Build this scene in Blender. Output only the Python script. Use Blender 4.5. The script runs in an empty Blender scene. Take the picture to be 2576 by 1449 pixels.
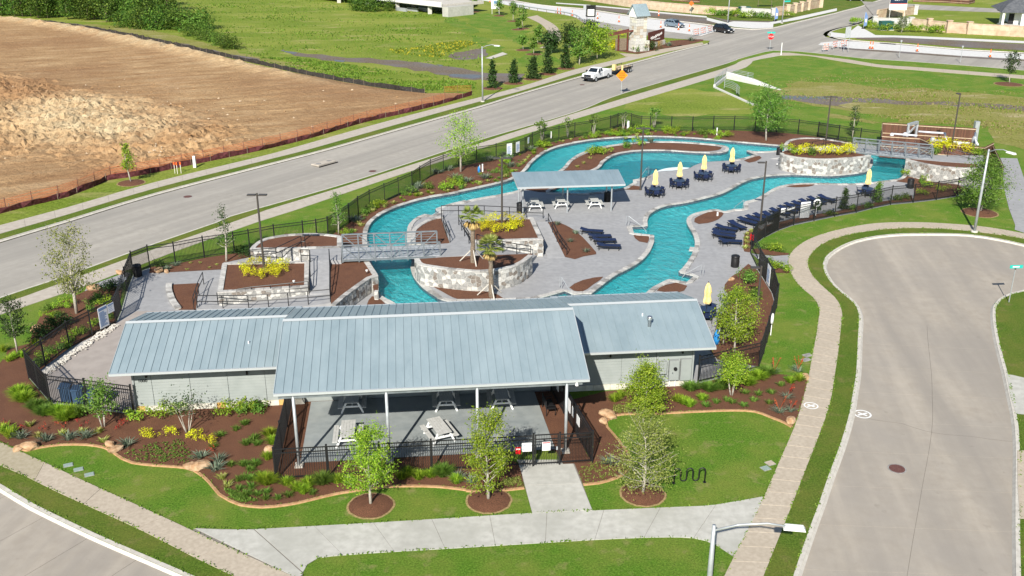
import bpy, bmesh, math, random
from mathutils import Vector, Matrix, noise
from mathutils.geometry import delaunay_2d_cdt

scene = bpy.context.scene
COL = scene.collection
rnd = random.Random(7)
R = math.radians

# ---------------------------------------------------------------- camera, sky, sun, exposure
CAM_H = 27.4
PITCH = R(21.5)
FPX = 2500.0                       # focal length in survey units (image 2575 wide)
CX, CY = 1287.5, 724.5
cd = bpy.data.cameras.new('camera')
cam = bpy.data.objects.new('camera', cd); COL.objects.link(cam)
cam.location = (0, 0, CAM_H)
cam.rotation_euler = (R(90) - PITCH, 0, 0)
cd.sensor_width = 36.0
cd.lens = 36.0 * FPX / 2575.0
cd.clip_start = 0.5
cd.clip_end = 3000
scene.camera = cam

SUN_AZ = R(14.4)                   # shadows fall this far right of straight ahead
SUN_EL = R(35)
w = bpy.data.worlds.new('World'); scene.world = w; w.use_nodes = True
nt = w.node_tree
bg = nt.nodes['Background']
sky = nt.nodes.new('ShaderNodeTexSky'); sky.sky_type = 'NISHITA'
sky.sun_disc = False; sky.sun_elevation = SUN_EL; sky.sun_rotation = math.pi + SUN_AZ
sky.air_density = 1.0; sky.dust_density = 0.4; sky.ozone_density = 1.6
nt.links.new(sky.outputs[0], bg.inputs[0]); bg.inputs[1].default_value = 0.075
sl = bpy.data.lights.new('sun', 'SUN'); sl.energy = 5.0; sl.angle = R(0.53); sl.color = (1.0, 0.95, 0.86)
so = bpy.data.objects.new('sun', sl); COL.objects.link(so)
so.location = (-60, -80, 90)
d = Vector((math.sin(SUN_AZ) * math.cos(SUN_EL), math.cos(SUN_AZ) * math.cos(SUN_EL), -math.sin(SUN_EL)))
so.rotation_euler = d.to_track_quat('-Z', 'Y').to_euler()
scene.view_settings.view_transform = 'Standard'
scene.view_settings.look = 'None'
scene.view_settings.exposure = 0.62
scene.view_settings.gamma = 1.0
scene.render.engine = 'CYCLES'
scene.cycles.max_bounces = 6
scene.cycles.transparent_max_bounces = 12

# ---------------------------------------------------------------- survey: image station -> ground point
def ray(px, py):
    dx, dy = (px - CX) / FPX, (py - CY) / FPX
    return dx, math.cos(PITCH) - dy * math.sin(PITCH), -math.sin(PITCH) - dy * math.cos(PITCH)
def G(px, py, z=0.0):
    dx, dyy, dz = ray(px, py)
    t = (z - CAM_H) / dz
    return (dx * t, dyy * t)
def zat(Y, py):                    # height of the point seen at row py on a vertical standing at distance Y
    dx, dyy, dz = ray(CX, py)
    return CAM_H + dz * Y / dyy
def mpp(Y, z=0.0):                 # metres per survey unit there
    return (Y * math.cos(PITCH) + (CAM_H - z) * math.sin(PITCH)) / FPX
TS = 3.6229
TILE = {'a': (0, 0, TS), 'b': (700, 0, TS), 'c': (1400, 0, TS), 'd': (2053, 0, TS), 'e': (0, 400, TS), 'f': (600, 500, TS),
        'g': (1100, 300, TS), 'h': (1600, 300, TS), 'i': (2053, 250, TS), 'j': (0, 750, TS), 'k': (0, 1100, TS), 'l': (650, 1000, TS),
        'm': (1200, 1000, TS), 'n': (1600, 750, TS), 'o': (1600, 1149, TS), 'p': (2053, 600, TS),
        'A': (1550, 0, 7.246), 'B': (1900, 0, 7.246), 'C': (2240, 0, 4.945), 'D': (850, 0, 4.293), 'E': (2360, 300, 7.246),
        'F': (1060, 540, 6.3), 'G': (300, 640, 6.3), 'H': (1880, 560, 6.3), 'I': (700, 620, 3.68), 'J': (1350, 620, 3.68),
        'K': (0, 700, 4.83), 'L': (700, 1040, 4.83), 'M': (1900, 1000, 2.639), 'N': (1700, 900, 7.246), 'Z': (0, 0, 1 / 1.06913)}
def px(t, x, y):
    ox, oy, s = TILE[t]
    return (ox + x / s) / 1.06913, (oy + y / s) / 1.06913
def g(t, x, y, z=0.0):
    return G(*px(t, x, y), z)
def gs(t, pts, z=0.0):
    return [g(t, x, y, z) for x, y in pts]

# ---------------------------------------------------------------- 2d helpers
def cr(pts, step=1.0, closed=False):
    """Catmull-Rom through pts, resampled about every step metres."""
    P = [Vector(p) for p in pts]; n = len(P); out = []
    rng = n if closed else n - 1
    for i in range(rng):
        p1, p2 = P[i], P[(i + 1) % n]
        p0 = P[(i - 1) % n] if (closed or i > 0) else p1 * 2 - p2
        p3 = P[(i + 2) % n] if (closed or i + 2 < n) else p2 * 2 - p1
        k = max(1, int((p2 - p1).length / step + .5))
        for j in range(k):
            t = j / k
            q = 0.5 * ((2 * p1) + (p2 - p0) * t + (2 * p0 - 5 * p1 + 4 * p2 - p3) * t * t + (3 * p1 - p0 - 3 * p2 + p3) * t ** 3)
            out.append((q[0], q[1]))
    if not closed: out.append(tuple(P[-1][:2]))
    return out
def offset(pts, dist, closed=False):
    """Shift a polyline sideways (positive = to the left of travel)."""
    n = len(pts); out = []
    for i in range(n):
        a = Vector(pts[i - 1] if (closed or i > 0) else pts[i]); b = Vector(pts[(i + 1) % n] if (closed or i < n - 1) else pts[i])
        t = (b - a)
        if t.length < 1e-9: out.append(pts[i]); continue
        t.normalize(); out.append((pts[i][0] - t[1] * dist, pts[i][1] + t[0] * dist))
    return out
def inpoly(x, y, poly):
    c = False; n = len(poly); j = n - 1
    for i in range(n):
        xi, yi = poly[i]; xj, yj = poly[j]
        if (yi > y) != (yj > y) and x < (xj - xi) * (y - yi) / (yj - yi) + xi: c = not c
        j = i
    return c
def area2(poly):
    return sum(poly[i - 1][0] * poly[i][1] - poly[i][0] * poly[i - 1][1] for i in range(len(poly)))
def pathlen(pts, closed=False):
    P = list(pts) + ([pts[0]] if closed else [])
    return sum(math.dist(P[i], P[i + 1]) for i in range(len(P) - 1))
class Path:
    def __init__(s, pts, closed=False):
        s.p = list(pts) + ([pts[0]] if closed else []); s.c = [0]
        for i in range(len(s.p) - 1): s.c.append(s.c[-1] + math.dist(s.p[i], s.p[i + 1]))
        s.L = s.c[-1]
    def at(s, d):
        d = min(max(d, 0), s.L); i = 0
        lo, hi = 0, len(s.c) - 1
        while hi - lo > 1:
            m = (lo + hi) // 2
            if s.c[m] <= d: lo = m
            else: hi = m
        k = (d - s.c[lo]) / max(1e-9, s.c[hi] - s.c[lo])
        a, b = s.p[lo], s.p[hi]; L = max(1e-9, math.dist(a, b))
        return (a[0] + (b[0] - a[0]) * k, a[1] + (b[1] - a[1]) * k), ((b[0] - a[0]) / L, (b[1] - a[1]) / L)
def cdt(outer, holes=(), pts=()):
    """Triangles of a polygon with holes (and optional interior points)."""
    V, E = [], []
    for lp in [outer] + list(holes):
        b = len(V); V += [Vector(p[:2]) for p in lp]
        E += [(b + i, b + (i + 1) % len(lp)) for i in range(len(lp))]
    V += [Vector(p[:2]) for p in pts]
    r = delaunay_2d_cdt(V, E, [], 0, 1e-5)
    vv, ff = r[0], r[2]; keep = []
    for f in ff:
        cx = sum(vv[i][0] for i in f) / 3; cy = sum(vv[i][1] for i in f) / 3
        if inpoly(cx, cy, outer) and not any(inpoly(cx, cy, h) for h in holes):
            keep.append(tuple(f) if (vv[f[1]] - vv[f[0]]).cross(vv[f[2]] - vv[f[0]]) > 0 else tuple(reversed(f)))
    return [(v[0], v[1]) for v in vv], keep

# ---------------------------------------------------------------- mesh builder
class MB:
    def __init__(s): s.v = []; s.f = []; s.m = []
    def add(s, v, f, mi=0):
        b = len(s.v); s.v += [tuple(p) for p in v]; s.f += [tuple(b + i for i in q) for q in f]; s.m += [mi] * len(f); return s
    def box(s, c, size, rz=0, mi=0, taper=1.0):
        x, y, z = size[0] / 2, size[1] / 2, size[2] / 2; cs, sn = math.cos(rz), math.sin(rz); v = []
        for dz in (-1, 1):
            k = taper if dz > 0 else 1
            for dx, dy in ((-1, -1), (1, -1), (1, 1), (-1, 1)):
                a, b = dx * x * k, dy * y * k
                v.append((c[0] + a * cs - b * sn, c[1] + a * sn + b * cs, c[2] + dz * z))
        return s.add(v, [(3, 2, 1, 0), (4, 5, 6, 7), (0, 1, 5, 4), (1, 2, 6, 5), (2, 3, 7, 6), (3, 0, 4, 7)], mi)
    def beam(s, p0, p1, wd, ht, mi=0):
        """Rectangular bar from p0 to p1."""
        a, b = Vector(p0), Vector(p1); t = (b - a).normalized()
        up = Vector((0, 0, 1)) if abs(t.z) < .95 else Vector((0, 1, 0))
        u = t.cross(up).normalized() * wd / 2; n = u.cross(t).normalized() * ht / 2
        v = [a - u - n, a + u - n, a + u + n, a - u + n, b - u - n, b + u - n, b + u + n, b - u + n]
        return s.add(v, [(0, 1, 2, 3), (7, 6, 5, 4), (0, 4, 5, 1), (1, 5, 6, 2), (2, 6, 7, 3), (3, 7, 4, 0)], mi)
    def tube(s, pts, r, n=6, mi=0, caps=True):
        P = [Vector(p) for p in pts]; rs = r if isinstance(r, (list, tuple)) else [r] * len(P); b = len(s.v); v = []; f = []
        ref = None
        for i, p in enumerate(P):
            t = (P[min(i + 1, len(P) - 1)] - P[max(i - 1, 0)]).normalized()
            if ref is None:
                ref = Vector((0, 0, 1)) if abs(t.z) < .9 else Vector((1, 0, 0))
            u = t.cross(ref)
            if u.length < 1e-4: u = t.cross(Vector((0, 1, 0.1)))
            u.normalize(); wv = t.cross(u)
            for k in range(n):
                a = 2 * math.pi * k / n; v.append(p + (u * math.cos(a) + wv * math.sin(a)) * rs[i])
        for i in range(len(P) - 1):
            for k in range(n):
                k2 = (k + 1) % n; f.append((i * n + k, i * n + k2, (i + 1) * n + k2, (i + 1) * n + k))
        if caps:
            f.append(tuple(reversed(range(n)))); f.append(tuple((len(P) - 1) * n + k for k in range(n)))
        return s.add(v, f, mi)
    def lathe(s, prof, n=12, c=(0, 0, 0), mi=0):
        """prof: (radius, z) from bottom to top."""
        v = []; f = []
        for r, z in prof:
            for k in range(n):
                a = 2 * math.pi * k / n; v.append((c[0] + r * math.cos(a), c[1] + r * math.sin(a), c[2] + z))
        for i in range(len(prof) - 1):
            for k in range(n):
                k2 = (k + 1) % n; f.append((i * n + k, i * n + k2, (i + 1) * n + k2, (i + 1) * n + k))
        f.append(tuple(reversed(range(n)))); f.append(tuple((len(prof) - 1) * n + k for k in range(n)))
        return s.add(v, f, mi)
    def sheet(s, outer, z, holes=(), mi=0, pts=(), zf=None):
        vv, ff = cdt(outer, holes, pts)
        return s.add([(x, y, zf(x, y) if zf else z) for x, y in vv], ff, mi)
    def prism(s, poly, z0, z1, mi=0, top=True, bottom=False, mitop=None, zf=None):
        """Extruded polygon; zf(x,y) may give the top height."""
        P = list(poly)
        if area2(P) < 0: P.reverse()
        n = len(P); zt = (lambda x, y: z1) if zf is None else zf
        v = [(x, y, z0) for x, y in P] + [(x, y, zt(x, y)) for x, y in P]
        s.add(v, [(i, (i + 1) % n, n + (i + 1) % n, n + i) for i in range(n)], mi)
        if top:
            vv, ff = cdt(P); s.add([(x, y, zt(x, y)) for x, y in vv], ff, mi if mitop is None else mitop)
        if bottom:
            vv, ff = cdt(P); s.add([(x, y, z0) for x, y in vv], [tuple(reversed(q)) for q in ff], mi)
        return s
    def strip(s, a, b, za, zb=None, mi=0):
        """Quad strip between two polylines of equal length."""
        zb = za if zb is None else zb; n = len(a)
        fa = za if callable(za) else (lambda i: za); fb = zb if callable(zb) else (lambda i: zb)
        v = [(p[0], p[1], fa(i)) for i, p in enumerate(a)] + [(p[0], p[1], fb(i)) for i, p in enumerate(b)]
        return s.add(v, [(i, i + 1, n + i + 1, n + i) for i in range(n - 1)], mi)
    def mesh(s, name, mats, smooth=False):
        me = bpy.data.meshes.new(name); me.from_pydata(s.v, [], s.f)
        for m in (mats if isinstance(mats, (list, tuple)) else [mats]): me.materials.append(m)
        if any(s.m): me.polygons.foreach_set('material_index', s.m)
        if smooth: me.polygons.foreach_set('use_smooth', [True] * len(s.f))
        me.update(); return me
    def obj(s, name, mats, parent=None, smooth=False):
        o = bpy.data.objects.new(name, s.mesh(name, mats, smooth)); COL.objects.link(o)
        if parent is not None: o.parent = parent
        return o
def lk(name, me, parent=None, loc=None, rz=None, sc=None):
    o = bpy.data.objects.new(name, me); COL.objects.link(o)
    if parent is not None: o.parent = parent
    if loc is not None: o.location = loc
    if rz is not None: o.rotation_euler = (0, 0, rz) if not isinstance(rz, (tuple, list)) else rz
    if sc is not None: o.scale = sc if isinstance(sc, (tuple, list)) else (sc, sc, sc)
    return o
def tag(o, label, cat, group=None):
    o['label'] = label; o['category'] = cat
    if group: o['group'] = group
    return o
def thing(name, label, cat, loc=(0, 0, 0), rz=0, group=None):
    o = bpy.data.objects.new(name, None); COL.objects.link(o); o.empty_display_size = .2
    o.location = loc; o.rotation_euler = (0, 0, rz); return tag(o, label, cat, group)
def struct(o): o['kind'] = 'structure'; return o
def stuff(o): o['kind'] = 'stuff'; return o
def dup(root, loc, rz=None, label=None, sc=None):
    r = root.copy(); COL.objects.link(r); r.location = loc
    if rz is not None: r.rotation_euler = (0, 0, rz)
    if sc is not None: r.scale = (sc, sc, sc) if not isinstance(sc, (tuple, list)) else sc
    if label: r['label'] = label
    for ch in list(root.children):
        c = ch.copy(); COL.objects.link(c); c.parent = r
        for q in list(ch.children):
            e = q.copy(); COL.objects.link(e); e.parent = c
    return r

ORD = 'first second third fourth fifth sixth seventh eighth ninth tenth eleventh twelfth thirteenth fourteenth fifteenth sixteenth seventeenth'.split()
# ---------------------------------------------------------------- materials
def nodes(name):
    m = bpy.data.materials.new(name); m.use_nodes = True
    t = m.node_tree; return m, t, t.nodes['Principled BSDF']
def noise_node(t, scale, detail=4, rough=.55, stretch=None, coord='Object'):
    tc = t.nodes.new('ShaderNodeTexCoord'); n = t.nodes.new('ShaderNodeTexNoise')
    n.inputs['Scale'].default_value = scale; n.inputs['Detail'].default_value = detail; n.inputs['Roughness'].default_value = rough
    if stretch:
        mp = t.nodes.new('ShaderNodeMapping'); mp.vector_type = 'TEXTURE'; mp.inputs['Scale'].default_value = [1 / q for q in stretch[:3]]
        if len(stretch) > 3: mp.inputs['Rotation'].default_value = (0, 0, stretch[3])
        t.links.new(tc.outputs[coord], mp.inputs[0]); t.links.new(mp.outputs[0], n.inputs['Vector'])
    else: t.links.new(tc.outputs[coord], n.inputs['Vector'])
    return n
def ramp(t, src, stops):
    r = t.nodes.new('ShaderNodeValToRGB'); e = r.color_ramp.elements
    while len(e) < len(stops): e.new(.5)
    for i, (p, c) in enumerate(stops):
        e[i].position = p; e[i].color = (c[0], c[1], c[2], 1) if not isinstance(c, (int, float)) else (c, c, c, 1)
    t.links.new(src, r.inputs[0]); return r.outputs[0]
def mixc(t, fac, a, b, mode='MIX'):
    n = t.nodes.new('ShaderNodeMix'); n.data_type = 'RGBA'; n.blend_type = mode
    for i, s in ((0, fac), (6, a), (7, b)):
        if hasattr(s, 'is_linked'): t.links.new(s, n.inputs[i])
        else: n.inputs[i].default_value = s if i == 0 else (s[0], s[1], s[2], 1)
    return n.outputs[2]
def bump(t, b, src, strength, dist=.05):
    n = t.nodes.new('ShaderNodeBump'); n.inputs['Strength'].default_value = strength; n.inputs['Distance'].default_value = dist
    t.links.new(src, n.inputs['Height']); t.links.new(n.outputs[0], b.inputs['Normal'])
def mat(name, c1, c2=None, scale=6, rough=.8, bmp=0, bscale=None, metal=0, spec=.3, lo=.35, hi=.65, big=None, bd=.03, stretch=None, coord='Object'):
    """Two-tone noise surface; big=(scale, colour, amount) lays a broad third tone over it."""
    m, t, b = nodes(name)
    b.inputs['Roughness'].default_value = rough; b.inputs['Metallic'].default_value = metal; b.inputs['Specular IOR Level'].default_value = spec
    if c2 is None: b.inputs['Base Color'].default_value = (*c1, 1)
    else:
        n = noise_node(t, scale, stretch=stretch, coord=coord); col = ramp(t, n.outputs[0], [(lo, c1), (hi, c2)])
        if big:
            n2 = noise_node(t, big[0], 3, coord=coord); f = ramp(t, n2.outputs[0], [(.42, 0.0), (.66, float(big[2]))])
            col = mixc(t, f, col, big[1])
        t.links.new(col, b.inputs['Base Color'])
    if bmp:
        n = noise_node(t, bscale or scale, 5, stretch=stretch, coord=coord); bump(t, b, n.outputs[0], bmp, bd)
    return m
def leafmat(name, c1, c2, c3=None, trans=.35):
    """Foliage: each leaf its own tone, some light passing through."""
    m, t, b = nodes(name)
    ge = t.nodes.new('ShaderNodeNewGeometry'); oi = t.nodes.new('ShaderNodeObjectInfo')
    st = [(0.0, c1), (.6, c2)] + ([(1.0, c3)] if c3 else [])
    col = ramp(t, ge.outputs['Random Per Island'], st)
    hs = t.nodes.new('ShaderNodeHueSaturation')
    mr = t.nodes.new('ShaderNodeMapRange'); mr.inputs[3].default_value = .8; mr.inputs[4].default_value = 1.2
    t.links.new(oi.outputs['Random'], mr.inputs[0]); t.links.new(mr.outputs[0], hs.inputs['Value']); t.links.new(col, hs.inputs['Color'])
    mh = t.nodes.new('ShaderNodeMapRange'); mh.inputs[3].default_value = .485; mh.inputs[4].default_value = .515
    t.links.new(oi.outputs['Random'], mh.inputs[0]); t.links.new(mh.outputs[0], hs.inputs['Hue'])
    b.inputs['Roughness'].default_value = .6; b.inputs['Specular IOR Level'].default_value = .25
    t.links.new(hs.outputs[0], b.inputs['Base Color'])
    tr = t.nodes.new('ShaderNodeBsdfTranslucent'); t.links.new(hs.outputs[0], tr.inputs[0])
    mx = t.nodes.new('ShaderNodeMixShader'); mx.inputs[0].default_value = trans
    t.links.new(b.outputs[0], mx.inputs[1]); t.links.new(tr.outputs[0], mx.inputs[2])
    t.links.new(mx.outputs[0], t.nodes['Material Output'].inputs[0]); return m
def grassmat(name, a, b_, c, patch, pscale=.12, fine=9, dry=(.30, .25, .09), dryamt=.5, stretch=None):
    m, t, b = nodes(name); b.inputs['Roughness'].default_value = .9; b.inputs['Specular IOR Level'].default_value = .12
    n1 = noise_node(t, fine, 6, .75); n2 = noise_node(t, pscale, 5, .6, stretch=stretch); n3 = noise_node(t, pscale * 3.1, 4, .6, stretch=stretch); n4 = noise_node(t, 1.3, 3, .6)
    c1 = ramp(t, n1.outputs[0], [(.3, a), (.5, b_), (.72, c)])
    c2 = mixc(t, ramp(t, n2.outputs[0], [(.4, 0.0), (.62, .85)]), c1, patch, 'MIX')
    c2 = mixc(t, ramp(t, n4.outputs[0], [(.35, .0), (.7, .35)]), c2, b_)
    c3 = mixc(t, ramp(t, n3.outputs[0], [(.56, 0.0), (.7, float(dryamt))]), c2, dry)
    g2 = mixc(t, ramp(t, n1.outputs[0], [(.3, .55), (.7, 1.0)]), (0, 0, 0), c3)
    t.links.new(g2, b.inputs['Base Color'])
    n5 = noise_node(t, 22, 4, .8); bump(t, b, n5.outputs[0], .9, .06); return m
MT = {}
MT['lawn'] = grassmat('lawn_grass', (.05, .125, .01), (.12, .25, .022), (.22, .345, .05), (.235, .29, .05), .3, 10, (.36, .32, .13), .6)
MT['verge'] = grassmat('verge_grass', (.05, .095, .01), (.11, .19, .02), (.2, .26, .045), (.19, .21, .04), .3, 10, (.28, .23, .09), .55)
MT['meadow'] = grassmat('meadow_grass', (.1, .15, .016), (.19, .27, .03), (.3, .37, .06), (.33, .36, .07), .035, 3.0, (.45, .4, .16), .75, (1, 2.2, 1))
MT['drygrass'] = grassmat('dry_grass', (.14, .14, .025), (.25, .26, .05), (.38, .36, .12), (.36, .33, .12), .05, 3.0, (.5, .42, .24), .9, (1, 2.6, 1))
def roadmat(name, c1, c2, c3, ang, st=(.05, 1.0)):
    m, t, b = nodes(name); b.inputs['Roughness'].default_value = .85; b.inputs['Specular IOR Level'].default_value = .25
    n1 = noise_node(t, 1.4, 5, .6); n2 = noise_node(t, .13, 4, .6); n3 = noise_node(t, .6, 4, .6, stretch=(st[0], st[1], 1, ang)); n4 = noise_node(t, 1.1, 3, .5); n5 = noise_node(t, 40, 2, .6); n6 = noise_node(t, .35, 6, .8)
    c = ramp(t, n1.outputs[0], [(.3, c1), (.7, c2)])
    c = mixc(t, ramp(t, n2.outputs[0], [(.4, 0.0), (.64, .8)]), c, c3)
    c = mixc(t, ramp(t, n3.outputs[0], [(.42, 0.0), (.66, .75)]), c, tuple(q * .86 for q in c3))
    c = mixc(t, ramp(t, n3.outputs[0], [(.28, .6), (.42, 0.0)]), c, tuple(q * 1.08 for q in c2))
    c = mixc(t, ramp(t, n4.outputs[0], [(.69, 0.0), (.76, .35)]), c, tuple(q * .62 for q in c1))
    c = mixc(t, ramp(t, n6.outputs[0], [(.6, 0.0), (.72, .4)]), c, tuple(q * .8 for q in c1))
    c = mixc(t, ramp(t, n5.outputs[0], [(.35, .12), (.6, 0.0)]), c, tuple(q * .6 for q in c1))
    t.links.new(c, b.inputs['Base Color']); bump(t, b, n5.outputs[0], .15, .01); return m
MT['road'] = roadmat('road_concrete', (.33, .288, .236), (.405, .36, .3), (.318, .287, .25), R(82), (.07, .8))
MT['roadgrey'] = roadmat('main_road_concrete', (.33, .304, .264), (.405, .376, .33), (.315, .294, .262), R(56), (.03, .9))
MT['newconc'] = mat('new_concrete', (.56, .55, .53), (.64, .63, .61), 2, .85, .1, 30)
MT['walkbeige'] = mat('walk_concrete_beige', (.39, .33, .258), (.475, .41, .325), 5, .88, .15, 40, big=(.5, (.365, .31, .24), .4))
MT['walktan'] = mat('walk_concrete_tan', (.33, .285, .195), (.395, .345, .25), 5, .88, .15, 40)
MT['walkwhite'] = mat('walk_concrete_pale', (.41, .4, .36), (.5, .49, .445), 2.5, .88, .15, 40, big=(.35, (.35, .345, .305), .6))
MT['curb'] = mat('kerb_concrete', (.45, .42, .37), (.55, .52, .46), 3, .85, .1, 40)
MT['joint'] = mat('slab_joint', (.2, .18, .155), None, rough=.95)
MT['deck'] = mat('pool_deck_concrete', (.28, .28, .285), (.34, .34, .345), 2.2, .85, .12, 45, big=(.25, (.26, .26, .265), .5))
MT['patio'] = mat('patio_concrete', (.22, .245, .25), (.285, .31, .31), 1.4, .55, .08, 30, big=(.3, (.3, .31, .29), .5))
MT['tan'] = mat('yard_concrete', (.31, .275, .25), (.36, .32, .29), 1.2, .85, .1, 40)
MT['mulch'] = mat('bark_mulch', (.055, .023, .012), (.24, .108, .06), 26, .95, 1.0, 34, lo=.3, hi=.72, big=(.9, (.1, .043, .025), .5), bd=.04)
MT['edging'] = mat('bed_edging', (.34, .19, .09), (.46, .28, .15), 6, .9)
MT['dirt'] = None
MT['stonelight'] = mat('stone_cream', (.42, .41, .38), (.56, .55, .52), 5, .85, .5, 14)
MT['stonegrey'] = mat('stone_grey', (.21, .21, .2), (.33, .325, .31), 5, .85, .5, 14)
MT['stonedark'] = mat('stone_brown', (.15, .125, .105), (.25, .22, .19), 6, .85, .5, 14)
MT['stonetan'] = mat('stone_tan', (.42, .31, .2), (.54, .43, .3), 5, .85, .5, 14)
MT['mortar'] = mat('wall_mortar', (.38, .37, .345), (.47, .46, .43), 12, .95, .3, 30)
MT['cap'] = mat('cap_stone', (.34, .33, .31), (.5, .48, .45), 4, .85, .4, 18)
MT['capdark'] = mat('cap_stone_dark', (.2, .19, .18), (.33, .32, .3), 4, .85, .4, 18)
MT['boulder'] = mat('boulder_stone', (.3, .17, .085), (.48, .31, .18), 2.5, .9, .7, 6, coord='Object', big=(1.0, (.5, .38, .25), .6))
MT['whiterock'] = mat('white_rock', (.4, .375, .33), (.56, .53, .48), 4, .9, .4, 10)
MT['tile'] = mat('pool_tile', (.03, .05, .075), (.1, .12, .14), 6, .3, spec=.5)
MT['plaster'] = mat('pool_plaster', (.36, .84, .86), (.5, .92, .93), .9, .7)
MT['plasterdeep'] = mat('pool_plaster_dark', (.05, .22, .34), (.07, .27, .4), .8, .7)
MT['black'] = mat('black_metal', (.012, .012, .013), None, rough=.45, spec=.4)
MT['bronze'] = mat('bronze_pole', (.06, .052, .045), None, rough=.5, spec=.4)
MT['galv'] = mat('galvanised_steel', (.36, .385, .4), (.46, .485, .5), 3, .45, metal=.35, spec=.5)
MT['steel'] = mat('bridge_steel', (.16, .185, .2), (.22, .245, .265), 3, .45, metal=.3, spec=.5)
MT['white'] = mat('white_paint', (.74, .74, .72), None, rough=.5)
MT['signwhite'] = mat('sign_white', (.78, .79, .8), None, rough=.5)
MT['signblue'] = mat('sign_print_blue', (.14, .24, .42), None, rough=.5)
MT['green_sign'] = mat('street_sign_green', (.02, .42, .36), None, rough=.4)
MT['orange'] = mat('orange_sign', (.85, .24, .01), None, rough=.5)
MT['coneorange'] = mat('cone_orange', (.8, .13, .02), None, rough=.5)
MT['red'] = mat('sign_red', (.55, .01, .015), None, rough=.4)
MT['navy'] = mat('navy_sling', (.008, .016, .055), (.013, .025, .075), 3, .6)
MT['navytable'] = mat('navy_table', (.012, .024, .06), None, rough=.35, spec=.5)
MT['yellow'] = mat('umbrella_yellow', (.75, .55, .2), (.84, .66, .3), 5, .8, .3, 12)
MT['wood'] = None
MT['rubber'] = mat('tyre_rubber', (.012, .012, .012), None, rough=.85)
MT['chrome'] = mat('bright_metal', (.6, .6, .6), None, rough=.25, metal=.9)
MT['glass'] = mat('dark_glass', (.012, .018, .025), None, rough=.08, spec=.6)
MT['lamp'] = mat('headlamp_lens', (.75, .77, .78), None, rough=.15, spec=.6)
MT['tail'] = mat('tail_lamp', (.4, .01, .01), None, rough=.2)
MT['carwhite'] = mat('paint_white', (.72, .73, .74), None, rough=.25, spec=.5)
MT['cargrey'] = mat('paint_blue_grey', (.17, .22, .27), None, rough=.25, spec=.6, metal=.2)
MT['carblack'] = mat('paint_black', (.008, .008, .009), None, rough=.2, spec=.6)
MT['trunk'] = mat('bark_pale', (.3, .27, .22), (.48, .45, .38), 14, .9, .5, 20)
MT['trunkdark'] = mat('bark_brown', (.12, .09, .065), (.24, .19, .14), 14, .9, .5, 20)
MT['siding'] = mat('wall_siding', (.245, .27, .26), (.28, .305, .295), 1.2, .7)
MT['sidingtrim'] = mat('wall_trim', (.27, .29, .285), None, rough=.7)
MT['plinth'] = mat('plinth_stone', (.5, .48, .4), (.62, .6, .52), 3, .9, .3, 16)
MT['plinthgold'] = mat('plinth_stone_gold', (.5, .3, .08), (.6, .4, .16), 3, .9, .3, 16)
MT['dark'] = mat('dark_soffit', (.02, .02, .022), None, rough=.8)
MT['gravel'] = mat('creek_mud', (.1, .075, .05), (.2, .16, .12), 3, .9, .4, 8, big=(.15, (.16, .15, .16), .7))
MT['utilgreen'] = mat('utility_green', (.02, .09, .075), (.03, .11, .09), 3, .5)
MT['lid'] = mat('valve_lid', (.2, .27, .24), (.3, .37, .33), 20, .7)
MT['iron'] = mat('cast_iron', (.1, .04, .035), (.16, .075, .06), 20, .7, .5, 60)
MT['pvc'] = mat('pipe_pvc', (.62, .63, .66), None, rough=.4)
MT['silt'] = mat('silt_fence_maroon', (.055, .012, .012), (.14, .04, .045), 3, .85)
MT['mesh_orange'] = mat('snow_fence_orange', (.5, .12, .03), (.6, .18, .06), 9, .85)
MT['grille'] = mat('black_plastic', (.02, .02, .022), None, rough=.6)
def roofmat():
    m, t, b = nodes('roof_galvalume'); b.inputs['Metallic'].default_value = .25; b.inputs['Roughness'].default_value = .42
    n = noise_node(t, .9, 5, .65, stretch=(1, .35, 1)); n2 = noise_node(t, 14, 3, .6)
    c = ramp(t, n.outputs[0], [(.3, (.25, .325, .355)), (.7, (.335, .415, .445))])
    oi = t.nodes.new('ShaderNodeObjectInfo'); c2 = mixc(t, .14, c, ramp(t, oi.outputs['Random'], [(0, (.24, .31, .34)), (1, (.4, .48, .5))]))
    t.links.new(c2, b.inputs['Base Color'])
    t.links.new(ramp(t, n2.outputs[0], [(.3, .36), (.7, .5)]), b.inputs['Roughness']); bump(t, b, n.outputs[0], .06, .02); return m
MT['roof'] = roofmat()
MT['rooftrim'] = mat('roof_trim', (.5, .53, .54), None, rough=.4, metal=.3)
def woodmat():
    m, t, b = nodes('cedar_board'); b.inputs['Roughness'].default_value = .8
    oi = t.nodes.new('ShaderNodeObjectInfo'); n = noise_node(t, 3, 4, stretch=(6, 6, .7))
    c = mixc(t, ramp(t, n.outputs[0], [(.3, 0.0), (.7, 1.0)]), (.07, .026, .015), (.13, .052, .03))
    c = mixc(t, .5, c, ramp(t, oi.outputs['Random'], [(0, (.05, .02, .012)), (1, (.16, .068, .04))]))
    t.links.new(c, b.inputs['Base Color']); return m
MT['wood'] = woodmat()
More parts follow.
